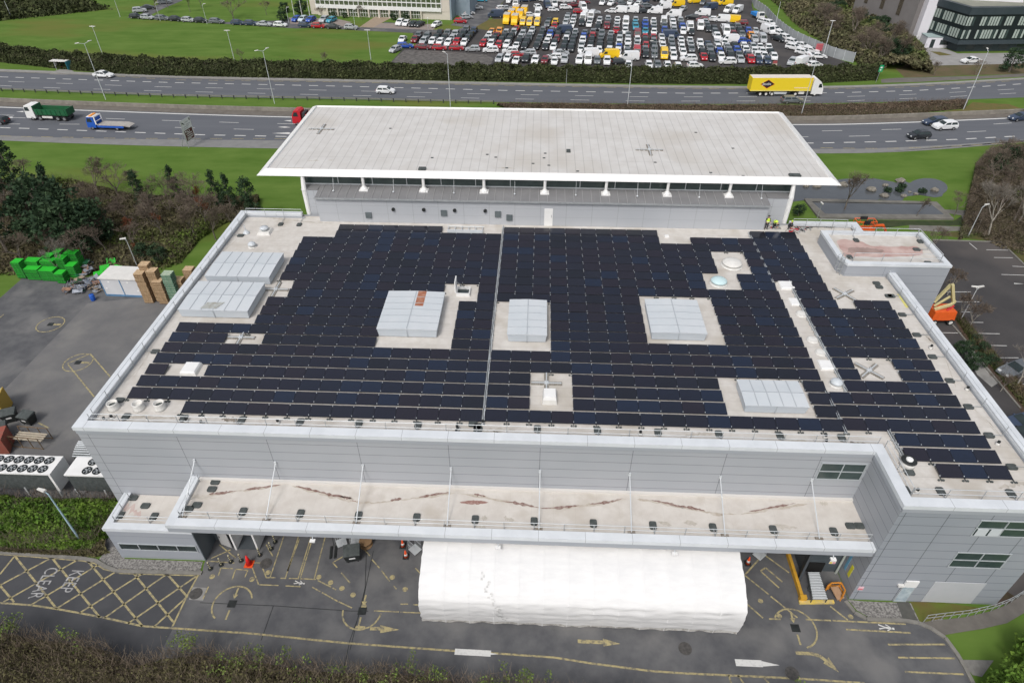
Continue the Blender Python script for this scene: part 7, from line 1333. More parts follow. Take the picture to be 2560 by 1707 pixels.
# white shed with grey side
wb = empty('white_warehouse', (106, 210, 0), 0, 'tall white warehouse with a plain grey side wall behind the bare wood', 'warehouse'); Dw = lambda mb, nm, m: wpart(mb, nm, m, wb)
w0, w1_, w2_ = Vector((103.6, 197.5, 0)), Vector((110.5, 194.5, 0)), Vector((97.8, 224, 0))
b = MB(); b.prism([(w0.x, w0.y), (125, 192.5), (150, 260), (99, 290)], 0, 16); Dw(b, 'white_walls', whitewall)
b = MB(); e_ = Vector((w0.x-.02, w0.y-.02, 0)); f0 = Vector((96.3, 226, 0)); b.hexa([(e_.x-1.6, e_.y+1.5, 0), (e_.x-.05, e_.y+2.2, 0), (f0.x+3, f0.y, 0), (f0.x, f0.y, 0), (e_.x-1.6, e_.y+1.5, 15), (e_.x-.05, e_.y+2.2, 15), (f0.x+3, f0.y, 15), (f0.x, f0.y, 15)]); Dw(b, 'grey_side_wall', greywall)
b = MB()
for t in (.22, .5, .78):
    p = (e_+Vector((-1.62, 1.5, 0))).lerp(f0, t); q = (e_+Vector((-1.62, 1.5, 0))).lerp(f0, t+.06); n = Vector((-.05, -.01, 0)); b.poly([(q.x-.05, q.y, 5), (p.x-.05, p.y, 5), (p.x-.05, p.y, 13), (q.x-.05, q.y, 13)])
Dw(b, 'wall_slots', mat('dark_slot', (0.05, 0.04, 0.03), (0.12, 0.1, 0.07), rough=.9, nscale=2))
p = G(*zg(1370, 545)); cb = empty('white_cabin', (p.x, p.y, 0), R(-3), 'low white cabin building beside the dark office', 'cabin'); b = MB(); b.box(-3.4, 3.4, 0, 4, 0, 2.6); b.build('walls', whitewall, cb); b = MB(); b.box(-3.5, 3.5, -.1, 4.1, 2.61, 2.75); b.build('roof', mat('teal_grey_roof', (0.3, 0.38, 0.38), rough=.7), cb); b = MB(); b.box(-2.2, -1.2, -.04, -.01, 0, 2.1); b.box(.2, 2.4, -.04, -.01, .8, 2); b.build('openings', glassd, cb)
# grey palisade fence round the storage lot
fl = [G(x, y) for x, y in ((1872, -25), (1880, 3), zd(900, 150), zd(1120, 300), zd(1330, 540), zd(1480, 660), zd(1650, 780), zd(1900, 900), zd(2150, 1010), zd(2352, 1100), z2(1060, 400), z2(1180, 430))]
fe = empty('sheet_fence', tuple(fl[5]), 0, 'tall grey sheet fence curving round the right side of the storage lot', 'fence'); b = wall_along(fl, .08, 2.4); wpart(b, 'panels', fence_m, fe)
P, L_ = resample(fl, 34)
for p in P: b = MB(); b.box(p.x-.07, p.x+.07, p.y-.12, p.y-.045, 0, 2.55); wpart(b, 'post', galvl, fe)
p = G(*zd(2160, 1040)); b = MB(); b.box(p.x-1.0, p.x+1.0, p.y-.1, p.y-.05, .5, 2.3, 0); b.box(p.x-.7, p.x+.7, p.y-.12, p.y-.1, 1.6, 1.8, 1); b.box(p.x-.7, p.x+.7, p.y-.12, p.y-.1, 1.1, 1.3, 1)
sg = empty('red_notice', (p.x, p.y, .5), 0, 'red notice board hung on the grey sheet fence', 'notice'); wpart(b, 'board', [mat('notice_board_red', (0.5, 0.12, 0.14)), mat('notice_print', (0.3, 0.06, 0.08))], sg)
# lamp posts
def lamp(base, top, heads, label, rad=.09, grp='road lamps', m=None, arm=1.1, name='street_lamp'):
    p = G(*base); h = AY(top[0], top[1], p.y).z; r_ = empty(name, (p.x, p.y, 0), 0, label, 'lamp post', grp)
    b = MB(); b.tube((0, 0, 0), (0, 0, h), rad, 8, rad*.55); b.build('post', m or galvl, r_)
    for dx, dy in heads:
        b = MB(); b.tube((0, 0, h-.05), (dx*arm, dy*arm, h+.25), .045, 6); b.build('arm', m or galvl, r_)
        b = MB(); c = Vector((dx*(arm+.25), dy*(arm+.25), h+.28)); a = math.atan2(dy, dx); MM = Matrix.Translation(c) @ Matrix.Rotation(a, 4, 'Z'); b.hexa([MM @ Vector(q) for q in ((-.4, -.14, -.06), (.4, -.1, -.04), (.4, .1, -.04), (-.4, .14, -.06), (-.38, -.12, .08), (.35, -.08, .05), (.35, .08, .05), (-.38, .12, .08))]); b.build('lamp_head', offwhite, r_)
    return r_
two = ((-.75, -.6), (.45, .9)); zc5 = ZM(850, 0, 2.735)
lamp(z0(723, 682), z0(583, 300), two, 'double-headed road lamp at the left behind the flatbed lorry'); lamp(z0(1878, 710), z0(1803, 350), two, 'double-headed road lamp second from the left between the carriageways')
lamp(z1(755, 730), z1(740, 372), ((-.6, .5),), 'road lamp rising just behind the left half of the white roof'); lamp(z1(1963, 745), z1(1995, 402), ((0, 1),), 'road lamp rising behind the right half of the white roof'); lamp(z2(825, 800), z2(925, 412), ((0, 1),), 'road lamp in front of the yellow lorry cab'); lamp(z2(1937, 750), z2(2080, 352), ((.2, .9),), 'road lamp at the right between the carriageways, beyond the brown hedge')
lamp(z1(1547, 570), z1(1545, 472), (), 'short grey pole in the hedge beside the far footpath', .07, None, galv)
for bb, tt, lb in ((z0(707, 388), z0(632, 190), 'left field floodlight pole above the bus shelter'), (z0(1607, 430), z0(1553, 218), 'middle field floodlight pole'), (z1(212, 412), z1(183, 215), 'field floodlight pole left of the rubble heap')): lamp(bb, tt, ((-.5, 0), (.5, 0)), lb, .09, 'floodlight poles of the field', arm=.5)
lamp(zc_(1040, 1350), zc_(1075, 830), ((-.9, 0), (.9, 0)), 'floodlight pole standing among the packed cars', .1, None, galv); lamp(z2(978, 385), z2(1033, 152), ((-.5, 0), (.5, 0)), 'floodlight pole at the grey fence near the red notice', .13, None, arm=.3); lamp(z2(648, 190), (1700+690/2.735, 5), (), 'tall pole at the grey fence near the top', .1, None)
lamp(z0(82, 128), z0(38, 8), (), 'grey pole before the conifers in the top left corner', .1, None); lamp(z0(822, 118), z0(782, -5), (), 'grey pole on the lawn left of the lane', .09, None)
lamp(zf(540, 285), zf(470, 50), ((.4, .3),), 'lane lamp at the bend by the parked cars', .07, 'lane lamps before the office'); lamp(zf(1165, 325), zf(1100, 72), ((.4, .3),), 'lane lamp in the middle of the parked row', .07, 'lane lamps before the office'); lamp(zf(2257, 310), zf(2230, 118), ((.3, .3),), 'lane lamp left of the white flag poles', .07, 'lane lamps before the office'); lamp(ze(1480, 600), ze(1440, 215), ((.3, .3),), 'lane lamp beside the last silver parked car', .07, 'lane lamps before the office'); lamp(za(870, 650), za(866, 380), ((0, .4),), 'lane lamp right of the two black cars', .07, 'lane lamps before the office')
for i, (bb, tt, c_) in enumerate(((ze(290, 360), ze(222, -8), 'left'), (ze(440, 355), ze(380, -8), 'middle'), (ze(590, 350), ze(540, -8), 'right'))): lamp(bb, tt, (), '%s of three tall white flag poles by the office' % c_, .1, 'white flag poles', white_p, name='flag_pole')
lamp(cz(905, 710), cz(1060, 402), ((.5, .2),), 'lamp post at the far edge of the right car park', .07, 'car park lamps'); lamp(cy_(385, 415), cy_(560, 88), ((-.4, .1), (.6, .2)), 'double-headed lamp post in the planting strip of the car park', .07, 'car park lamps', arm=.5)
lamp((2043, 545), (2052, 512), ((0, .1),), 'short garden lamp before the stone basin', .05, None, galv, arm=.2); lamp(zl(900, 440), zl(828, 262), ((-.5, -.2),), 'slim lamp post behind the white cold store', .06, None, arm=.4)
lamp(k0(500, 745), k0(290, 440), ((-.8, .25),), 'pale blue lamp post with a flat panel head above the green shrubs', .09, None, mat('pale_blue_post', (0.38, 0.52, 0.6), rough=.5), arm=.4)
b = MB()    # wire hang signs
# road sign
s0 = ZM(430, 280, 17.42); fb_ = G(471.8, 372.2); tl = AY(*s0(350, 430), fb_.y); bl = AY(*s0(640, 1345), fb_.y); tr_ = G(*s0(752, 188), tl.z)
bl = Vector((tl.x, tl.y, bl.z)); rs = empty('direction_sign', (tl.x, tl.y, 0), 0, 'big white direction sign with a brown panel beside the near carriageway', 'road sign'); d = (tr_-tl); d.z = 0; W_ = d.length; Hh = tl.z-bl.z; d.normalize(); nn = Vector((d.y, -d.x, 0))
if nn.y > 0: nn = -nn
def SP(u, v, off=0.0): return Vector((tl.x, tl.y, bl.z)) + d*(u*W_) + Vector((0, 0, v*Hh)) + nn*off
def srect(b, u0, v0, u1, v1, off, mi=0): b.poly([SP(u0, v0, off), SP(u1, v0, off), SP(u1, v1, off), SP(u0, v1, off)], mi)
b = MB(); b.hexa([SP(0, 0, 0), SP(1, 0, 0), SP(1, 0, -.12), SP(0, 0, -.12), SP(0, 1, 0), SP(1, 1, 0), SP(1, 1, -.12), SP(0, 1, -.12)]); wpart(b, 'board', galv, rs)
b = MB(); srect(b, .02, .01, .98, .99, .012); wpart(b, 'white_face', white_p, rs)
b = MB(); srect(b, .08, .04, .9, .53, .024); wpart(b, 'brown_panel', mat('sign_brown', (0.1, 0.03, 0.018), rough=.6), rs)
b = MB()
for v0, u0, u1 in ((.31, .2, .8), (.22, .25, .82), (.13, .2, .85), (.07, .2, .6)):
    n = 6
    for i in range(n): srect(b, u0+(u1-u0)*i/n, v0, u0+(u1-u0)*(i+.75)/n, v0+.05, .034, 0)
srect(b, .14, .42, .28, .5, .034); srect(b, .34, .38, .6, .42, .034); srect(b, .34, .38, .4, .5, .034); srect(b, .54, .38, .6, .5, .034)
for v0, u0, u1 in ((.84, .38, .72), (.73, .42, .9), (.66, .15, .7), (.58, .12, .6)):
    n = 5
    for i in range(n): srect(b, u0+(u1-u0)*i/n, v0, u0+(u1-u0)*(i+.7)/n, v0+.03, .024, 1)
b.poly([SP(.06, .84, .026), SP(.2, .84, .026), SP(.06, .93, .026)], 2); b.poly([SP(.11, .87, .027), SP(.15, .9, .027), SP(.3, .8, .027), SP(.26, .77, .027)], 2); srect(b, .84, .85, .93, .96, .026, 2)
wpart(b, 'sign_print', [offwhite, mat('sign_grey_text', (0.3, 0.31, 0.33)), black], rs)
b = MB()
for u in (.12, .88): b.tube(SP(u, 0, -.2)*Vector((1, 1, 0)), SP(u, .98, -.2), .06, 6); b.tube(SP(u, 0, -1.6)*Vector((1, 1, 0)), SP(u, .6, -.2), .04, 6)
wpart(b, 'posts', galv, rs)
p = G(*zg(675, 935)); gs = empty('green_sign', (p.x, p.y, 0), 0, 'small green road sign on a post at the edge of the wood', 'road sign'); b = MB(); b.tube((0, 0, 0), (.15, 0, 3.4), .05); b.build('post', galv, gs); b = MB(); b.box(-.25, .65, -.04, .04, 2.4, 3.9); b.build('board', mat('sign_green', (0.01, 0.3, 0.12)), gs); b = MB(); b.box(-.05, .4, -.055, -.042, 3.2, 3.5); b.box(-.05, .3, -.055, -.042, 2.7, 2.9); b.build('print', white_p, gs)
p = G(1928, 198); bs2 = empty('hedge_sign', (p.x, p.y, 0), R(12), 'red and white sign sticking out of the hedge above the yellow lorry', 'road sign'); b = MB(); b.tube((0, 0, 0), (0, 0, 2.6), .06); b.build('post', galv, bs2); b = MB(); b.box(-.6, .6, -.05, .05, 2.6, 3.5, 0); b.box(-.5, .5, -.06, .06, 3.52, 4.1, 1); b.build('board', [mat('weathered_cream', (0.6, 0.5, 0.42)), mat('faded_red', (0.4, 0.1, 0.1))], bs2)
# bus shelter
p = G(*bs(520, 452)); sh = empty('bus_shelter', (p.x, p.y, 0), R(-3), 'glass bus shelter with a red bench and teal advert panel', 'bus shelter')
b = MB(); b.box(-2.6, 1.6, -.6, 1.0, 2.0, 2.12); b.build('roof', offwhite, sh); b = MB(); b.box(-1.7, 1.5, .9, .94, .3, 1.9); b.build('glass_back', glassg, sh)
for x, y in ((-1.75, .95), (1.55, .95), (-1.75, -.2), (1.55, -.2)): b = MB(); b.tube((x, y, 0), (x, y, 2.0), .05); b.build('post', galvl, sh)
b = MB(); b.box(-1.2, 1.1, .45, .85, .42, .52); b.build('bench', mat('bench_red', (0.4, 0.1, 0.07)), sh); b = MB(); b.hexa([(1.62, -.75, .2), (1.8, -.75, .2), (2.35, .5, .2), (2.2, .5, .2), (1.62, -.75, 2.1), (1.8, -.75, 2.1), (2.35, .5, 2.1), (2.2, .5, 2.1)]); b.build('advert_panel', teal, sh); b = MB(); b.box(-1.72, -1.68, -.2, .6, .9, 1.8); b.build('timetable', offwhite, sh)
# crash barrier along the far carriageway, left half
P, L_ = resample([G(*z0(-60, 622)), G(*z0(0, 624)), G(*z0(1180, 668)), G(*z0(2352, 690)), G(*z1(1050, 712))], 42)
gr = empty('crash_barrier', (P[20].x, P[20].y, 0), 0, 'thin grey crash barrier between the grass strip and the far carriageway', 'crash barrier'); b = wall_along([Vector((q.x, q.y, .45)) for q in P], .06, .28); wpart(b, 'rail', mat('dull_rail', (0.2, 0.2, 0.18), rough=.7), gr)
for q in P: b = MB(); b.box(q.x-.09, q.x+.09, q.y-.15, q.y-.03, 0, .75); wpart(b, 'post', plast, gr)
# handrail by the curved path
P, L_ = resample([G(*q) for q in rampL], 16); hr = empty('handrail', (P[8].x, P[8].y, 0), 0, 'galvanised handrail curving along the path at the bottom right', 'handrail')
for q in P: b = MB(); b.tube((q.x, q.y, .03), (q.x, q.y, 1.05), .03, 6); wpart(b, 'post', galv, hr)
for z in (1.05, .6):
    b = MB()
    for p, q in zip(P, P[1:]): b.tube((p.x, p.y, z), (q.x, q.y, z), .025, 6)
    wpart(b, 'rail', galv, hr)
# ================================================================ YARD OBJECTS
zu = ZM(0, 600, 4.9)
fan_m = mat('black_fan_bowl', (0.012, 0.016, 0.017), rough=.5)
def chiller(x0, x1, n, label):
    y0, y1 = 35.75, 37.85; r_ = empty('chiller_unit', ((x0+x1)/2, (y0+y1)/2, 0), 0, label, 'chiller', 'white chillers left of the building')
    b = MB(); b.box(x0, x1, y0, y1, 3.05, 3.2); wpart(b, 'top', white_p, r_); b = MB(); b.box(x0+.15, x1-.25, y0+.06, y1-.1, 1.0, 3.045); wpart(b, 'coil_bank', rubber, r_); b = MB(); b.box(x1-.22, x1, y0, y1, .9, 3.045); wpart(b, 'end_panel', white_p, r_)
    b = MB()
    for x in (x0+.1, x1-.3, (x0+x1)/2): b.box(x, x+.14, y0+.02, y0+.16, 0, 1.2); b.box(x, x+.14, y1-.2, y1-.06, 0, 1.2)
    wpart(b, 'frame', galvl, r_)
    for i in range(n):
        for j in range(2):
            x = x1-.95-i*.93; y = y0+.55+j*.98; f = MB(); f.lathe((x, y, 3.2), [(.42, 0), (.42, .06), (.38, .06), (.36, .02)], 18); o = wpart(f, 'fan', fan_m, r_)
            b = MB(); b.lathe((x, y, 3.22), [(.1, 0), (.1, .08)], 10)
            for k_ in range(5): a = k_*1.257; b.poly([(x+math.cos(a)*.1, y+math.sin(a)*.1, 3.235), (x+math.cos(a-.35)*.33, y+math.sin(a-.35)*.33, 3.235), (x+math.cos(a+.35)*.33, y+math.sin(a+.35)*.33, 3.25)])
            b2_ = b.build('hub', galv, o); b2_.data.transform(r_.matrix_basis.inverted())
chiller(-48.7, -42.1, 6, 'long white chiller with two rows of black fans at the left edge'); chiller(-40.85, -35.3, 4, 'white chiller with black fans half hidden behind the building corner')
def bin4(px, rz, label, z=0):
    p = G(*px); r_ = empty('wheeled_bin', (p.x, p.y, z), R(rz), label, 'bin', 'black four-wheeled bins'); b = MB(); b.hexa([(-.52, -.4, .18), (.52, -.4, .18), (.52, .4, .18), (-.52, .4, .18), (-.66, -.52, 1.15), (.66, -.52, 1.15), (.66, .52, 1.15), (-.66, .52, 1.15)]); b.build('body', black, r_)
    b = MB(); b.hexa([(-.7, -.56, 1.15), (.7, -.56, 1.15), (.7, .56, 1.15), (-.7, .56, 1.15), (-.66, -.5, 1.24), (.66, -.5, 1.24), (.66, .5, 1.36), (-.66, .5, 1.36)]); b.build('lid', rubber, r_)
    for x in (-.4, .4):
        for y in (-.3, .3): b = MB(); b.tube((x-.03, y, .09), (x+.03, y, .09), .09, 8); b.build('wheel', tyre, r_)
    b = MB(); b.poly([(-.25, -.475, .62), (.25, -.475, .62), (.25, -.495, .82), (-.25, -.495, .82)]); b.build('label_plate', white_p, r_)
sy = ZM(0, 1000, 6.533)
bin4(sy(210, 330), 25, 'black wheeled bin beside the pale container at the left edge'); bin4(sy(500, 370), -12, 'black wheeled bin standing at the end of the yellow yard line'); bin4(sy(60, 560), 30, 'black wheeled bin cut by the left edge with a pale sheet on it'); bin4(k5(1505, 375), 12, 'black wheeled bin in front of the loading canopy')
p = G(*sy(0, 330)); r_ = empty('pale_container', (p.x-1.5, p.y+.8, 0), R(20), 'pale green ribbed container with ochre edge at the left edge', 'container'); b = MB(); b.box(-2.6, 1.7, -1.1, 1.1, .1, 2.3); b.build('body', mat('pale_green_steel', (0.28, 0.32, 0.24), (0.34, 0.38, 0.3), rough=.7, nscale=2, seams=((0, 0, .3, .05, .3),)), r_); b = MB(); b.box(-2.65, 1.78, -1.18, -1.1, 2.2, 2.35); b.box(1.7, 1.8, -1.18, 1.15, .1, 2.35); b.build('edge', mat('ochre', (0.45, 0.3, 0.06)), r_)
p = G(*sy(60, 900)); r_ = empty('red_container', (p.x-1.2, p.y+.6, 0), R(20), 'rusty red container at the left edge above the long chiller', 'container'); b = MB(); b.box(-2.4, 1.5, -1.0, 1.0, .1, 2.0); b.build('body', mat('rusty_red_steel', (0.3, 0.07, 0.05), (0.24, 0.1, 0.07), rough=.7, nscale=2), r_)
# pipework skid beside the wall
p = G(*sy(830, 780)); r_ = empty('pipe_skid', (-40.5, 40.6, 0), 0, 'skid of stacked steel pipes and dark valves against the left wall', 'pipework')
b = MB(); b.box(-2.6, 3.8, -1.0, 1.2, .1, 1.2); b.build('base_tank', greenp if False else mat('dark_skid', (0.05, 0.06, 0.055), (0.09, 0.1, 0.09), rough=.6, nscale=2), r_)
b = MB()
for i in range(8): y = -1.15+i*.2; z = 1.35+.5*math.sin(i/7*1.6); b.tube((-2.5, y, z), (4.2, y, z), .075, 8)
b.build('pipes', galvl, r_); b = MB()
for i in range(5):
    x = -1.9+i*1.15
    for k_ in range(6): a0, a1 = math.pi*k_/6, math.pi*(k_+1)/6; b.tube((x+.3*k_/6, .9+.7*math.cos(a0), 1.8+.6*math.sin(a0)), (x+.3*(k_+1)/6, .9+.7*math.cos(a1), 1.8+.6*math.sin(a1)), .045, 6)
b.build('hoops', galvl, r_)
for i in range(4): b = MB(); b.lathe((-1.4+i*.95, 1.75, 1.2), [(.2, 0), (.27, .25), (.2, .7), (.08, .8)], 12); b.build('valve', greenp, r_, True)
b = MB(); b.box(1.5, 3.2, -2.2, -1.25, .5, 1.5); b.build('cabinet', mat('pale_blue_cabinet', (0.45, 0.62, 0.72), rough=.5), r_)
b = MB(); b.tube((-2.0, 1.2, 0), (-1.0, 1.6, 3.0), .05); b.tube((-1.3, 1.2, 0), (-.3, 1.6, 3.0), .05); 
for i in range(7): t = .1+i*.13; b.tube(Vector((-2.0, 1.2, 0)).lerp(Vector((-1.0, 1.6, 3.0)), t), Vector((-1.3, 1.2, 0)).lerp(Vector((-.3, 1.6, 3.0)), t), .03)
b.build('ladder', galvl, r_)
p = G(*sy(560, 700)); r_ = empty('steel_frame_rack', (p.x, p.y, 0), R(-4), 'rusty open steel frame rack with boards left of the pipe skid', 'rack'); b = MB()
for x in (-1.6, -.6, .5, 1.5):
    for y in (-.7, .7): b.tube((x, y, 0), (x, y, 1.5), .04)
for y in (-.7, .7):
    for z in (.1, 1.5): b.tube((-1.6, y, z), (1.5, y, z), .04)
b.build('frame', mat('rusty_frame', (0.13, 0.085, 0.05), (0.2, 0.14, 0.08), rough=.9, nscale=3), r_); b = MB()
for i in range(4): b.box(-1.4, 1.6, -.5+i*.26, -.34+i*.26, .9+.02*i, 1.0+.02*i)
b.build('boards', mat('pale_boards', (0.5, 0.44, 0.34), (0.38, 0.33, 0.26), rough=.9, nscale=3), r_)
p = G(*sy(200, 650)); r_ = empty('steel_grille', (p.x, p.y, 0), R(25), 'black welded grille lying by the bins at the left edge', 'grille'); b = MB()
for i in range(9): b.tube((-1+i*.25, -.7, .15), (-1+i*.25, .7, .3), .02, 4)
b.tube((-1, -.7, .15), (1, -.7, .15), .03); b.tube((-1, .7, .3), (1, .7, .3), .03); b.build('bars', black, r_)
# pallet stacks
def pallets(c, z0_, n, w_, d_, rz, mt, ms, label, grp, slat=False, hs_=.145):
    r_ = empty('pallet_stack', (c.x, c.y, z0_), rz, label, 'pallet stack', grp); r = random.Random(int(abs(c.x*100)+n))
    for i in range(n):
        dx, dy = r.uniform(-.03, .03), r.uniform(-.03, .03); b = MB()
        if slat:
            for k_ in range(5): y = -d_/2+k_*(d_-.14)/4; b.box(-w_/2+dx, w_/2+dx, y+dy, y+.14+dy, i*hs_+.085, i*hs_+.13, 0)
        else: b.box(-w_/2+dx, w_/2+dx, -d_/2+dy, d_/2+dy, i*hs_+.085, i*hs_+.128, 0)
        for k_ in range(3): x = -w_/2+k_*(w_-.12)/2+dx; b.box(x, x+.12, -d_/2+dy, d_/2+dy, i*hs_+.015, i*hs_+.098, 1)
        b.box(-w_/2+dx, w_/2+dx, -d_/2+dy, -d_/2+.1+dy, i*hs_, i*hs_+.014, 1); b.build('pallet', [mt, ms], r_)
    return r_
def stack(tx, ty, ztop, n, w_, d_, label, m1, m2, grp, rz=0.0, slat=False): p = G(*zu(tx, ty), ztop); return pallets(p, max(0, ztop-n*.145), n, w_, d_, rz, m1, m2, label, grp, slat)
gg = 'green pallet stacks by the trees'
for tx, ty, zt, w_, lb in ((205, 250, 2.6, 1.15, 'leftmost tall stack of green pallets'), (390, 238, 2.3, 1.9, 'wide back stack of green pallets second from the left'), (585, 178, 2.7, 1.2, 'green pallet stack in the back row, middle'), (590, 235, 2.45, 1.8, 'wide green pallet stack just in front of the back row'), (745, 205, 2.75, 1.2, 'green pallet stack with a bright top left of the tallest'), (705, 125, 2.9, 1.0, 'narrow topmost green pallet stack at the back'), (870, 140, 3.0, 1.7, 'tallest green pallet stack at the right of the group'), (395, 335, 1.7, 1.9, 'front green pallet stack with a wide top, left one'), (580, 352, 1.65, 2.0, 'front green pallet stack with a wide top, middle one'), (735, 387, 1.55, 1.15, 'front green pallet stack at the right corner'), (870, 295, 2.1, 1.2, 'green pallet stack below the tallest one')):
    stack(tx, ty, zt, int(zt/.145), w_, 1.15, lb, greenpal, greendk, gg, R(-2))
gw = 'pale wooden pallet stacks'
for tx, ty, zt, n, lb in ((1765, 285, 5.1, 35, 'highest pale wooden pallet stack at the back'), (1705, 388, 4.4, 30, 'pale wooden pallet stack beside the white cold store'), (1855, 360, 4.6, 31, 'pale wooden pallet stack, second from the cold store'), (1930, 485, 3.4, 23, 'pale wooden pallet stack next to the dark green one'), (2305, 345, 3.9, 26, 'pale wooden pallet stack showing above the left parapet'), (2180, 470, 3.0, 20, 'lower wooden pallet stack beside the left parapet')):
    stack(tx, ty, zt, n, 1.15, 1.05, lb, woodp, woodd, gw, 0, True)
stack(2045, 400, 4.3, 29, 1.2, 1.05, 'dark green pallet stack with pale slats beside the wooden ones', mat('pale_green_slat', (0.42, 0.5, 0.38)), mat('dark_green_wood', (0.02, 0.13, 0.08), (0.04, 0.2, 0.12), rough=.8, nscale=4), 'pale wooden pallet stacks', 0, True)
for tx, ty, rz_, tilt, lb in ((1355, 240, 10, 60, 'green pallet standing on edge behind the scrap'), (1275, 325, 25, 20, 'green pallet lying loose behind the scrap'), (1425, 330, -15, 25, 'green pallet leaning behind the cold store'), (1200, 400, 30, 10, 'green pallet lying flat beside the cold store')):
    p = G(*zu(tx, ty), .9); o = pallets(p, .5, 2, 1.2, 1.1, R(rz_), greenpal, greendk, lb, 'loose green pallets'); o.rotation_euler = (R(tilt), 0, R(rz_))
# white cold store on a blue frame
cs = empty('cold_store', (-52.6, 68.6, 0), R(-2), 'white insulated cold store box on a blue steel frame beside the wooden pallets', 'cold store')
b = MB(); b.box(-2.55, 2.55, -1.3, 1.5, .3, 2.65); b.build('body', mat('insulated_panel', (0.55, 0.56, 0.58), (0.6, 0.61, 0.63), rough=.5, nscale=.6), cs); b = MB(); b.box(-2.7, 2.7, -1.45, 1.6, 2.66, 2.78); b.build('roof', offwhite, cs); b = MB()
for x in (-2.56, 0, 2.5): b.box(x-.04, x+.06, -1.36, -1.302, .05, 2.65)
b.box(-2.6, 2.6, -1.36, -1.25, .05, .14); b.box(-2.6, 2.6, -1.36, -1.25, .24, .3); b.build('steel_frame', mat('blue_steel', (0.12, 0.25, 0.42)), cs); b = MB()
for x, z in ((-1.5, 2.2), (1.0, 2.2), (-2.1, 1.2), (2.0, 1.0)): b.box(x-.12, x+.12, -1.32, -1.305, z-.1, z+.1)
b.build('stickers', white_p, cs)
p = G(*zu(1148, 738)); r_ = empty('blue_drum', (p.x, p.y, 0), 0, 'blue plastic drum in front of the scrap heap', 'drum'); b = MB(); b.lathe((0, 0, 0), [(.27, 0), (.3, .1), (.3, .42), (.31, .45), (.3, .48), (.3, .82), (.26, .9)], 18); b.build('body', bluep, r_, True); b = MB(); b.lathe((0, 0, .9), [(.05, 0), (.05, .04)], 8); b.build('bung', black, r_)
r = random.Random(31); sc_m = [mat('grey_scrap', (0.38, 0.41, 0.46), (0.22, 0.24, 0.28), rough=.6, metal=.3, nscale=3), mat('rusty_scrap', (0.22, 0.12, 0.08), (0.3, 0.18, 0.12), rough=.9, nscale=3), greenp, mat('blue_scrap', (0.1, 0.15, 0.26)), mat('brown_scrap', (0.3, 0.24, 0.18))]
b = MB(); cen = [(1010, 530, 1.3), (900, 570, 1.0), (1100, 570, 1.2), (1120, 330, 1.3), (1090, 400, 1.2), (1200, 600, 1.0), (1000, 620, .8), (1180, 520, 1.0), (850, 620, .6)]
for i in range(200):
    c_ = r.choice(cen); p = G(*zu(c_[0]+r.gauss(0, 28), c_[1]+r.gauss(0, 22)), .1); z = r.uniform(.05, c_[2]); d = Vector((r.gauss(0, 1), r.gauss(0, 1), r.gauss(0, .35))).normalized(); ln_ = r.uniform(.3, 1.3); p.z = z
    if r.random() < .78: b.tube(p-d*ln_/2, p+d*ln_/2, r.uniform(.015, .04), 5, mi=r.choice([0, 0, 0, 1, 3, 4]))
    else: MM = Matrix.Translation(p) @ Matrix.Rotation(r.uniform(0, 6), 4, 'Z') @ Matrix.Rotation(r.uniform(-.5, .5), 4, 'X'); b.box(-ln_/2, ln_/2, -.25, .25, -.01, .01+r.random()*.1, r.choice([0, 0, 1, 2, 4]), MM)
o = b.build('scrap_heap', sc_m); tag(o, 'tangled heap of scrap metal, racks and boards between the green pallets and cold store', 'scrap heap'); o['kind'] = 'stuff'
# --- items below the canopy
def cone_(px, label, s_=1.0, base=black, m=mat('cone_orange', (0.75, 0.09, 0.02), rough=.5)):
    p = G(*px); r_ = empty('traffic_cone', (p.x, p.y, .03), 0, label, 'traffic cone', 'traffic cones'); b = MB(); b.box(-.26*s_, .26*s_, -.26*s_, .26*s_, 0, .05); b.build('base', base, r_); b = MB(); b.lathe((0, 0, .05), [(.19*s_, 0), (.04*s_, .85*s_)], 14); b.build('body', m, r_, True); b = MB(); b.lathe((0, 0, .05), [(.158*s_, .2*s_), (.118*s_, .42*s_)], 14); 
    if base is not None and s_ < 1.1: b.build('sleeve', m if 'red' in label else offwhite, r_, True)
cone_(k5(485, 432), 'tall red traffic cone beside the open cabin', 1.35, MATS['cone_orange'], mat('cone_red', (0.7, 0.02, 0.02), rough=.5)); cone_(k5(2020, 360), 'orange traffic cone near the left end of the tent'); cone_(k5(1990, 255), 'second traffic cone half under the canopy near the tent'); cone_(k2(402, 855), 'orange traffic cone at the right end of the tent')
r_ = empty('steel_cabin', (-23.6, 32.0, 0), R(0), 'white steel cabin with an open grey door under the canopy', 'cabin'); b = MB(); b.box(-1.0, -.86, -1.0, 1.0, .02, 2.3); b.box(.86, 1.0, -1.0, 1.0, .02, 2.3); b.box(-.86, .86, .86, 1.0, .02, 2.3); b.box(-1.1, 1.1, -1.05, 1.05, 2.3, 2.42); b.build('shell', white_p, r_); b = MB(); b.box(-.85, .85, -.9, .85, .03, .06); b.build('floor', dk, r_); b = MB(); b.box(-2.1, -1.0, -1.25, -1.18, .1, 2.2, 0, Matrix.Rotation(R(-18), 4, 'Z')); o = b.build('door', mat('grey_steel_door', (0.45, 0.45, 0.45), rough=.5), r_); b = MB(); b.box(-1.98, -1.9, -1.28, -1.25, 1.1, 1.3, 0, Matrix.Rotation(R(-18), 4, 'Z')); b.build('handle', black, o)
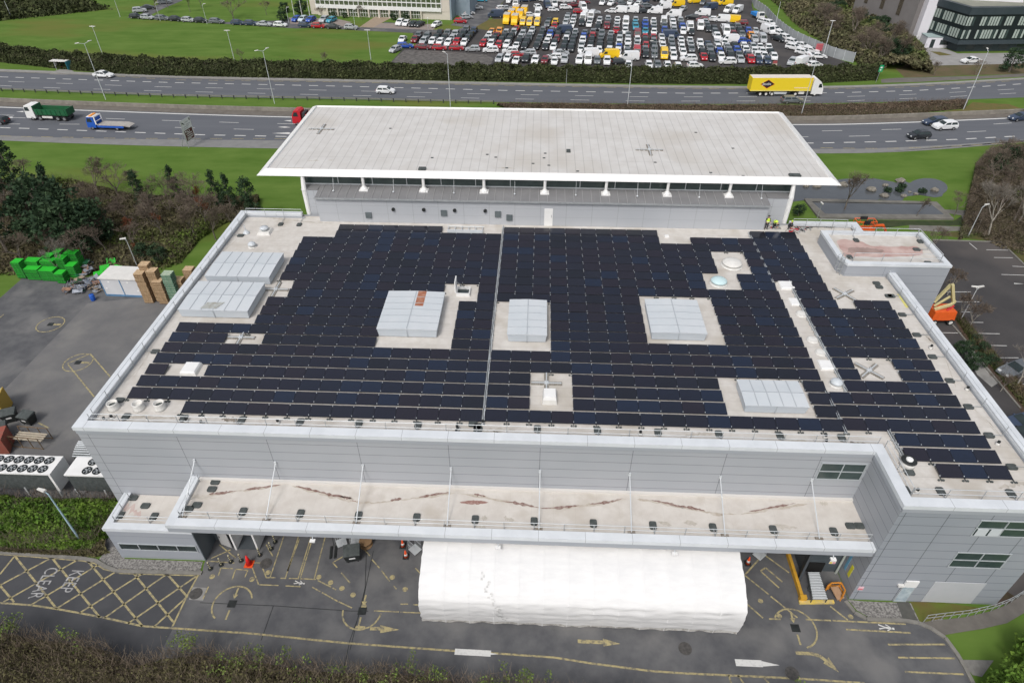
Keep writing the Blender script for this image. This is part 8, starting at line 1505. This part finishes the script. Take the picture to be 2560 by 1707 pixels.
def bollard(px, label):
    p = G(*px); r_ = empty('bollard', (p.x, p.y, .03), 0, label, 'bollard', 'black and yellow bollards'); b = MB()
    for i in range(8): b.tube((0, 0, i*.12), (0, 0, i*.12+.12), .055, 8, mi=i % 2, cap=i in (0, 7))
    b.build('post', [black, mat('bollard_cream', (0.6, 0.55, 0.35))], r_); b = MB(); b.lathe((0, 0, 0), [(.2, 0), (.2, .05)], 10); b.build('base', black, r_)
for x, y, lb in ((105, 480, 'striped bollard at the kerb corner of the annex'), (305, 410, 'left of two striped bollards before the cabin'), (405, 400, 'right of two striped bollards before the cabin'), (590, 345, 'striped bollard at the cabin corner'), (738, 218, 'striped bollard behind the cabin'), (700, 285, 'plain thin bollard right of the cabin'), (210, 440, 'thin dark bollard left of the red cone')): bollard(k5(x, y), lb)
def trolley(px, rz, label):
    p = G(*px); r_ = empty('roll_cage', (p.x, p.y, .03), R(rz), label, 'roll cage', 'roll cages under the canopy'); b = MB()
    for y in (-.35, .35):
        for i in range(6): b.tube((-.4+i*.16, y, .2), (-.4+i*.16, y, 1.6), .012, 4)
        for z in (.2, .9, 1.6): b.tube((-.4, y, z), (.4, y, z), .018, 4)
    b.build('sides', galvl, r_); b = MB(); b.box(-.42, .42, -.38, .38, .15, .2); b.build('base', galvl, r_)
    for x in (-.32, .32):
        for y in (-.28, .28): b = MB(); b.tube((x, y-.02, .07), (x, y+.02, .07), .07, 8); b.build('wheel', tyre, r_)
trolley(k5(1390, 230), 30, 'roll cage half under the canopy left of the black bin'); trolley(k5(1530, 215), 10, 'roll cage with a white cover behind the black bin'); trolley(k5(2110, 300), -40, 'roll cage beside the left end of the tent'); trolley(k2(470, 810), 40, 'roll cage at the right end of the tent')
p = G(*k5(1630, 240)); r_ = empty('cable_drum', (p.x, p.y, .03), 0, 'wooden cable drum beside the black bin under the canopy', 'cable drum'); b = MB(); b.lathe((0, 0, 0), [(.55, 0), (.55, .08)], 18); b.lathe((0, 0, .5), [(.55, 0), (.55, .08)], 18); b.build('flanges', woodd, r_); b = MB(); b.lathe((0, 0, .08), [(.3, 0), (.3, .42)], 14); b.build('barrel', black, r_)
p = G(*k5(1310, 290)); r_ = empty('pallet_truck', (p.x, p.y, .03), R(100), 'dark hand pallet truck left of the black bin', 'pallet truck'); b = MB(); b.box(-.9, .3, -.27, -.1, .06, .12); b.box(-.9, .3, .1, .27, .06, .12); b.build('forks', black, r_); b = MB(); b.tube((.35, 0, .1), (.8, 0, 1.1), .03); b.tube((.78, -.15, 1.1), (.78, .15, 1.1), .025); b.build('handle', black, r_)
b = MB()
# loading dock kit
dz = ZM(1960, 1380, 7.84)
def GZ(x, y, z): return G(*dz(x, y), z)
cv = empty('roller_conveyor', tuple(G(*dz(650, 700), 0)), 0, 'steel roller conveyor running out of the dark dock shutter', 'conveyor'); b = MB()
A0, A1, B0, B1 = GZ(560, 905, .75), GZ(850, 905, .75), GZ(470, 400, .75), GZ(690, 400, .75)
for i in range(17):
    t = i/16; b.tube(A0.lerp(B0, t), A1.lerp(B1, t), .05, 8)
wpart(b, 'rollers', galvl, cv); b = MB(); b.tube(A0, B0, .05, 4); b.tube(A1, B1, .05, 4)
for p in (A0, A1, A0.lerp(B0, .5), A1.lerp(B1, .5)): b.tube(p, p*Vector((1, 1, 0))+Vector((0, 0, .03)), .04, 4)
wpart(b, 'frame', rubber, cv)
yb_ = empty('yellow_barrier', tuple(G(*dz(330, 940))), 0, 'tall yellow steel guard running from the canopy to the dock step', 'barrier'); b = MB(); p0, p1 = GZ(330, 930, .0), GZ(60, 60, .0)
for k_ in (0,): b.hexa([p0+Vector((-.12, 0, .05)), p0+Vector((.12, 0, .05)), p1+Vector((.12, 0, .05)), p1+Vector((-.12, 0, .05)), p0+Vector((-.12, 0, .5)), p0+Vector((.12, 0, .5)), p1+Vector((.12, 0, .5)), p1+Vector((-.12, 0, .5))])
wpart(b, 'beam', yellowp, yb_); b = MB(); b.box(p0.x-.2, p0.x+.3, p0.y-.2, p0.y+.1, .03, .6); wpart(b, 'foot', yellowp, yb_)
b = MB(); p0, p1 = GZ(285, 985, 0), GZ(965, 975, 0); b.hexa([p0+Vector((0, -.18, .03)), p1+Vector((0, -.18, .03)), p1+Vector((0, .1, .03)), p0+Vector((0, .1, .03)), p0+Vector((0, -.18, .2)), p1+Vector((0, -.18, .2)), p1+Vector((0, .1, .2)), p0+Vector((0, .1, .2))]); wtop(b, 'yellow_kerb', mat('chipped_yellow', (0.72, 0.52, 0.08), (0.5, 0.4, 0.2), rough=.8, nscale=3), 'chipped yellow kerb in front of the roller conveyor', 'kerb')
og = empty('orange_gate', tuple(G(*dz(1050, 750))), 0, 'orange curved safety gate around the brown board beside the dock', 'gate'); b = MB(); pts = [GZ(860, 660, .9), GZ(930, 600, .9), GZ(1120, 595, .9), GZ(1200, 740, .9), GZ(1165, 830, .9)]
for z in (0, -.45):
    for p, q in zip(pts, pts[1:]): b.tube(p+Vector((0, 0, z)), q+Vector((0, 0, z)), .07, 6)
for p in pts: b.tube(p, p*Vector((1, 1, 0)), .06, 6)
wpart(b, 'rails', mat('gate_orange', (0.55, 0.22, 0.03), rough=.6), og)
b = MB(); q = [GZ(910, 690, .8), GZ(1050, 670, .8), GZ(1180, 900, .25), GZ(1045, 945, .25)]; b.hexa([v for v in q]+[v+Vector((0, 0, .08)) for v in q]); wtop(b, 'brown_board', mat('brown_ply', (0.3, 0.18, 0.1), (0.36, 0.23, 0.14), rough=.8, nscale=2), 'brown board leaning inside the orange gate', 'board')
# ================================================================ BOOM LIFTS
def tubeline(b, pts, r_, n=6):
    for p, q in zip(pts, pts[1:]): b.tube(p, q, r_, n)
qb = ZM(1900, 380, 7.84); yb0 = 70.6
def A_(x, y, Y=yb0): return AY(*qb(x, y), Y)
b1 = empty('boom_lift', (34.6, yb0, 0), 0, 'orange boom lift raised behind the rear parapet, its basket above the roof', 'boom lift')
c = A_(2060, 1400); w_, d_, h_ = 1.15, .9, 1.1
bk = MB(); z_ = c.z-.7
for zz in (0, .55, 1.1):
    P = [(c.x-w_, yb0-.4, z_+zz), (c.x+w_, yb0-.4, z_+zz), (c.x+w_, yb0+.5, z_+zz), (c.x-w_, yb0+.5, z_+zz), (c.x-w_, yb0-.4, z_+zz)]; tubeline(bk, P, .045)
for x in (-w_, -w_*.35, w_*.35, w_):
    for y in (-.4, .5): bk.tube((c.x+x, yb0+y, z_), (c.x+x, yb0+y, z_+1.1), .035)
bk.box(c.x-w_, c.x+w_, yb0-.4, yb0+.5, z_-.05, z_+.0); bk.box(c.x-w_, c.x+w_, yb0-.42, yb0-.4, z_, z_+.35); wpart(bk, 'basket', orange, b1)
b = MB(); b.box(c.x-.35, c.x+.35, yb0-.5, yb0-.38, z_+.75, z_+1.3); b.box(c.x-.5, c.x+.3, yb0+.4, yb0+.55, z_+1.0, z_+1.35); wpart(b, 'controls', black, b1)
b = MB(); q = [Vector((c.x+w_, yb0+.1, z_+.4)), Vector((c.x+w_+1.1, yb0+.1, z_+.45)), Vector((c.x+w_+1.7, yb0+.3, z_-.3)), Vector((c.x+w_+3.2, yb0+1, 1.4))]; tubeline(b, q, .16, 4); wpart(b, 'boom', orange, b1)
b = MB(); b.box(c.x+w_+2.2, c.x+w_+4.2, yb0-.2, yb0+2.2, .5, 1.8); wpart(b, 'chassis', orange, b1); b = MB()
for x in (2.4, 4.0):
    for y in (-.2, 2.0): b.tube((c.x+w_+x, yb0+y, .42), (c.x+w_+x, yb0+y+.3, .42), .42, 14)
wpart(b, 'wheels', tyre, b1)
cy2 = ZM(2300, 700, 3.919); p = G(*cy2(200, 440)); b2 = empty('boom_lift', (p.x, p.y, 0), R(4), 'orange boom lift with folded cream arms parked beside the stair tower', 'boom lift')
b = MB(); b.hexa([(-1.5, -.1, .75), (1.35, -.1, .75), (1.35, 1.9, .75), (-1.5, 1.9, .75), (-1.35, 0, 1.9), (1.3, 0, 1.9), (1.3, 1.8, 1.9), (-1.35, 1.8, 1.9)]); b.build('chassis', orange, b2)
for x in (-1.0, 1.0):
    for y in (-.15, 1.75): f = MB(); f.tube((x, y, .42), (x, y+.28, .42), .42, 16); wh = f.build('wheel', tyre, b2); f = MB(); f.tube((x, y-.01, .42), (x, y-.03, .42), .25, 12); f.build('rim', offwhite, wh)
b = MB(); tubeline(b, [(-1.3, .5, 2.0), (.6, .6, 2.6), (1.1, .9, 2.9)], .2, 4); tubeline(b, [(.9, .8, 2.7), (-.1, 1.1, 5.2)], .22, 4); tubeline(b, [(-.1, 1.3, 5.0), (-1.2, 1.2, 2.6)], .2, 4); tubeline(b, [(-1.2, .9, 2.2), (.5, 1.2, 3.4)], .14, 4); b.build('arms', cream, b2)
b = MB(); tubeline(b, [(.2, .4, 1.9), (.9, .5, 2.5)], .12, 6); b.build('ram', redp, b2)
# ================================================================ PEOPLE
def person(px, zf, joints, rz, label, vest=True, helmet=None, hs=1.0, vest_legs=False, back=None):
    p = G(*px, zf); root = empty('person', (p.x, p.y, zf), rz, label, 'person')
    J = {k_: Vector(v) for k_, v in joints.items()}
    rad = {'pelvis': .15, 'chest': .17, 'neck': .065, 'head': .1, 'crown': .085, 'lk': .07, 'la': .05, 'lt': .045, 'rk': .07, 'ra': .05, 'rt': .045, 'ls': .075, 'le': .05, 'lh': .038, 'lf': .02, 'rs': .075, 're': .05, 'rh': .038, 'rf': .02, 'lp': .1, 'rp': .1, 'belly': .155}
    ed = [('pelvis', 'belly'), ('belly', 'chest'), ('chest', 'neck'), ('neck', 'head'), ('head', 'crown'), ('pelvis', 'lp'), ('lp', 'lk'), ('lk', 'la'), ('la', 'lt'), ('pelvis', 'rp'), ('rp', 'rk'), ('rk', 'ra'), ('ra', 'rt'), ('chest', 'ls'), ('ls', 'le'), ('le', 'lh'), ('chest', 'rs'), ('rs', 're'), ('re', 'rh')]
    J['belly'] = J['pelvis'].lerp(J['chest'], .5); nm = list(J)
    for s_, h_, e_ in (('l', 'lh', 'le'), ('r', 'rh', 're')):     # five fingers per hand
        d = (J[h_]-J[e_]).normalized(); sd = d.cross(Vector((0, 0, 1))); sd = sd.normalized() if sd.length > .1 else Vector((1, 0, 0))
        for i in range(5):
            k_ = s_+'f%d' % i; off = (i-1.5)*.02 if i < 4 else -.05; J[k_] = J[h_]+d*(.1-.012*abs(i-1.5) if i < 4 else .04)+sd*off+Vector((0, 0, -.015)); nm.append(k_); ed.append((h_, k_)); rad[k_] = .009
    nm = list(J); me = bpy.data.meshes.new('body'); me.from_pydata([tuple(J[k_]*hs) for k_ in nm], [(nm.index(a), nm.index(c)) for a, c in ed], [])
    o = bpy.data.objects.new('body', me); COL.objects.link(o); m = o.modifiers.new('s', 'SKIN'); 
    for i, k_ in enumerate(nm): me.skin_vertices[0].data[i].radius = (rad[k_]*hs,)*2
    me.skin_vertices[0].data[nm.index('pelvis')].use_root = True
    s2 = o.modifiers.new('u', 'SUBSURF'); s2.levels = 1; s2.render_levels = 1
    bpy.context.view_layer.update(); dg = bpy.context.evaluated_depsgraph_get(); m2 = bpy.data.meshes.new_from_object(o.evaluated_get(dg)); bpy.data.objects.remove(o)
    m2.materials.clear(); m2.materials.append(darkcloth); m2.materials.append(skin); hd = J['head']*hs
    for pl in m2.polygons:
        c_ = pl.center
        pl.material_index = 1 if ((c_-hd).length < .17*hs or min((c_-J['lh']*hs).length, (c_-J['rh']*hs).length) < .1*hs) else 0
    o = bpy.data.objects.new('body', m2); COL.objects.link(o); o.parent = root
    ax = (J['chest']-J['pelvis']).normalized(); a = J['pelvis'].lerp(J['chest'], .1)*hs; c = J['chest']*hs+ax*.12*hs
    if vest:
        b = MB(); b.tube(a, a.lerp(c, .6), .215*hs, 14, .235*hs); b.tube(a.lerp(c, .6), c, .235*hs, 14, .14*hs, cap=True); b.build('hi_vis_vest', hivis, root, True)
        b = MB(); b.tube(a.lerp(c, .2), a.lerp(c, .34), .228*hs, 14, .234*hs, cap=False); b.build('reflective_band', hivis_s, root, True)
    hx = (J['crown']-J['head']).normalized(); hc = J['crown']*hs
    b = MB(); b.tube(hc-hx*.03, hc+hx*.05, .125*hs, 12, .11*hs); b.tube(hc+hx*.05, hc+hx*.1, .11*hs, 12, .04*hs); b.build('helmet' if helmet else 'hair', helmet or black, root, True)
    return root
stand = dict(pelvis=(0, 0, .93), chest=(0, 0, 1.32), neck=(0, -.02, 1.5), head=(0, -.03, 1.62), crown=(0, -.02, 1.72), lp=(.1, 0, .86), lk=(.12, -.03, .5), la=(.12, .02, .1), lt=(.14, -.12, .05), rp=(-.1, 0, .86), rk=(-.12, -.02, .5), ra=(-.13, .03, .1), rt=(-.15, -.11, .05), ls=(.2, 0, 1.38), le=(.27, -.05, 1.1), lh=(.2, -.28, 1.0), rs=(-.2, 0, 1.38), re=(-.27, -.05, 1.1), rh=(-.2, -.28, 1.02))
bend = dict(pelvis=(-.15, .1, .85), chest=(.22, -.05, 1.02), neck=(.38, -.1, .98), head=(.48, -.12, .92), crown=(.56, -.14, .86), lp=(-.12, .2, .8), lk=(-.02, .2, .45), la=(-.15, .22, .1), lt=(-.02, .2, .05), rp=(-.15, 0, .8), rk=(-.02, -.05, .45), ra=(-.15, -.02, .1), rt=(-.02, -.04, .05), ls=(.24, .14, .98), le=(.34, .12, .7), lh=(.45, .05, .45), rs=(.26, -.24, .96), re=(.36, -.22, .7), rh=(.48, -.14, .45))
squat = dict(pelvis=(0, .1, .38), chest=(0, -.05, .72), neck=(0, -.12, .88), head=(0, -.16, 1.0), crown=(0, -.17, 1.1), lp=(.12, .05, .36), lk=(.2, -.25, .5), la=(.2, .02, .1), lt=(.22, -.14, .05), rp=(-.12, .05, .36), rk=(-.2, -.25, .5), ra=(-.2, .02, .1), rt=(-.22, -.14, .05), ls=(.19, -.06, .78), le=(.25, -.2, .55), lh=(.15, -.38, .45), rs=(-.19, -.06, .78), re=(-.25, -.2, .55), rh=(-.15, -.38, .42))
person((1914, 574), ZR, stand, R(10), 'person in a yellow hi-vis vest standing with back to the raised wall'); person((1933, 573), ZR, bend, R(-55), 'person in a hi-vis vest bending over beside the standing one'); person((1972, 573), ZR, squat, R(30), 'person in dark clothes and yellow helmet crouching by the rear parapet', vest=False, helmet=hivis)
r = random.Random(8); b = MB(); q2 = ZM(1880, 530, 10.69)
for i in range(46):
    p = G(*q2(*r.choice([(1000, 520), (1100, 520), (1300, 480), (1400, 500), (600, 430), (1250, 460), (1500, 440), (650, 360), (2050, 400)])), ZR+.02); p += Vector((r.gauss(0, .35), r.gauss(0, .25), r.uniform(0, .12))); d = Vector((r.gauss(0, 1), r.gauss(0, .6), 0)).normalized()*r.uniform(.15, .5); b.tube(p-d, p+d, r.uniform(.02, .06), 5, mi=r.choice([0, 0, 1, 2]))
o = b.build('loose_tools', [rubber, galv, redp]); tag(o, 'loose cables, rails and tools scattered on the roof around the workers', 'tools'); o['kind'] = 'stuff'
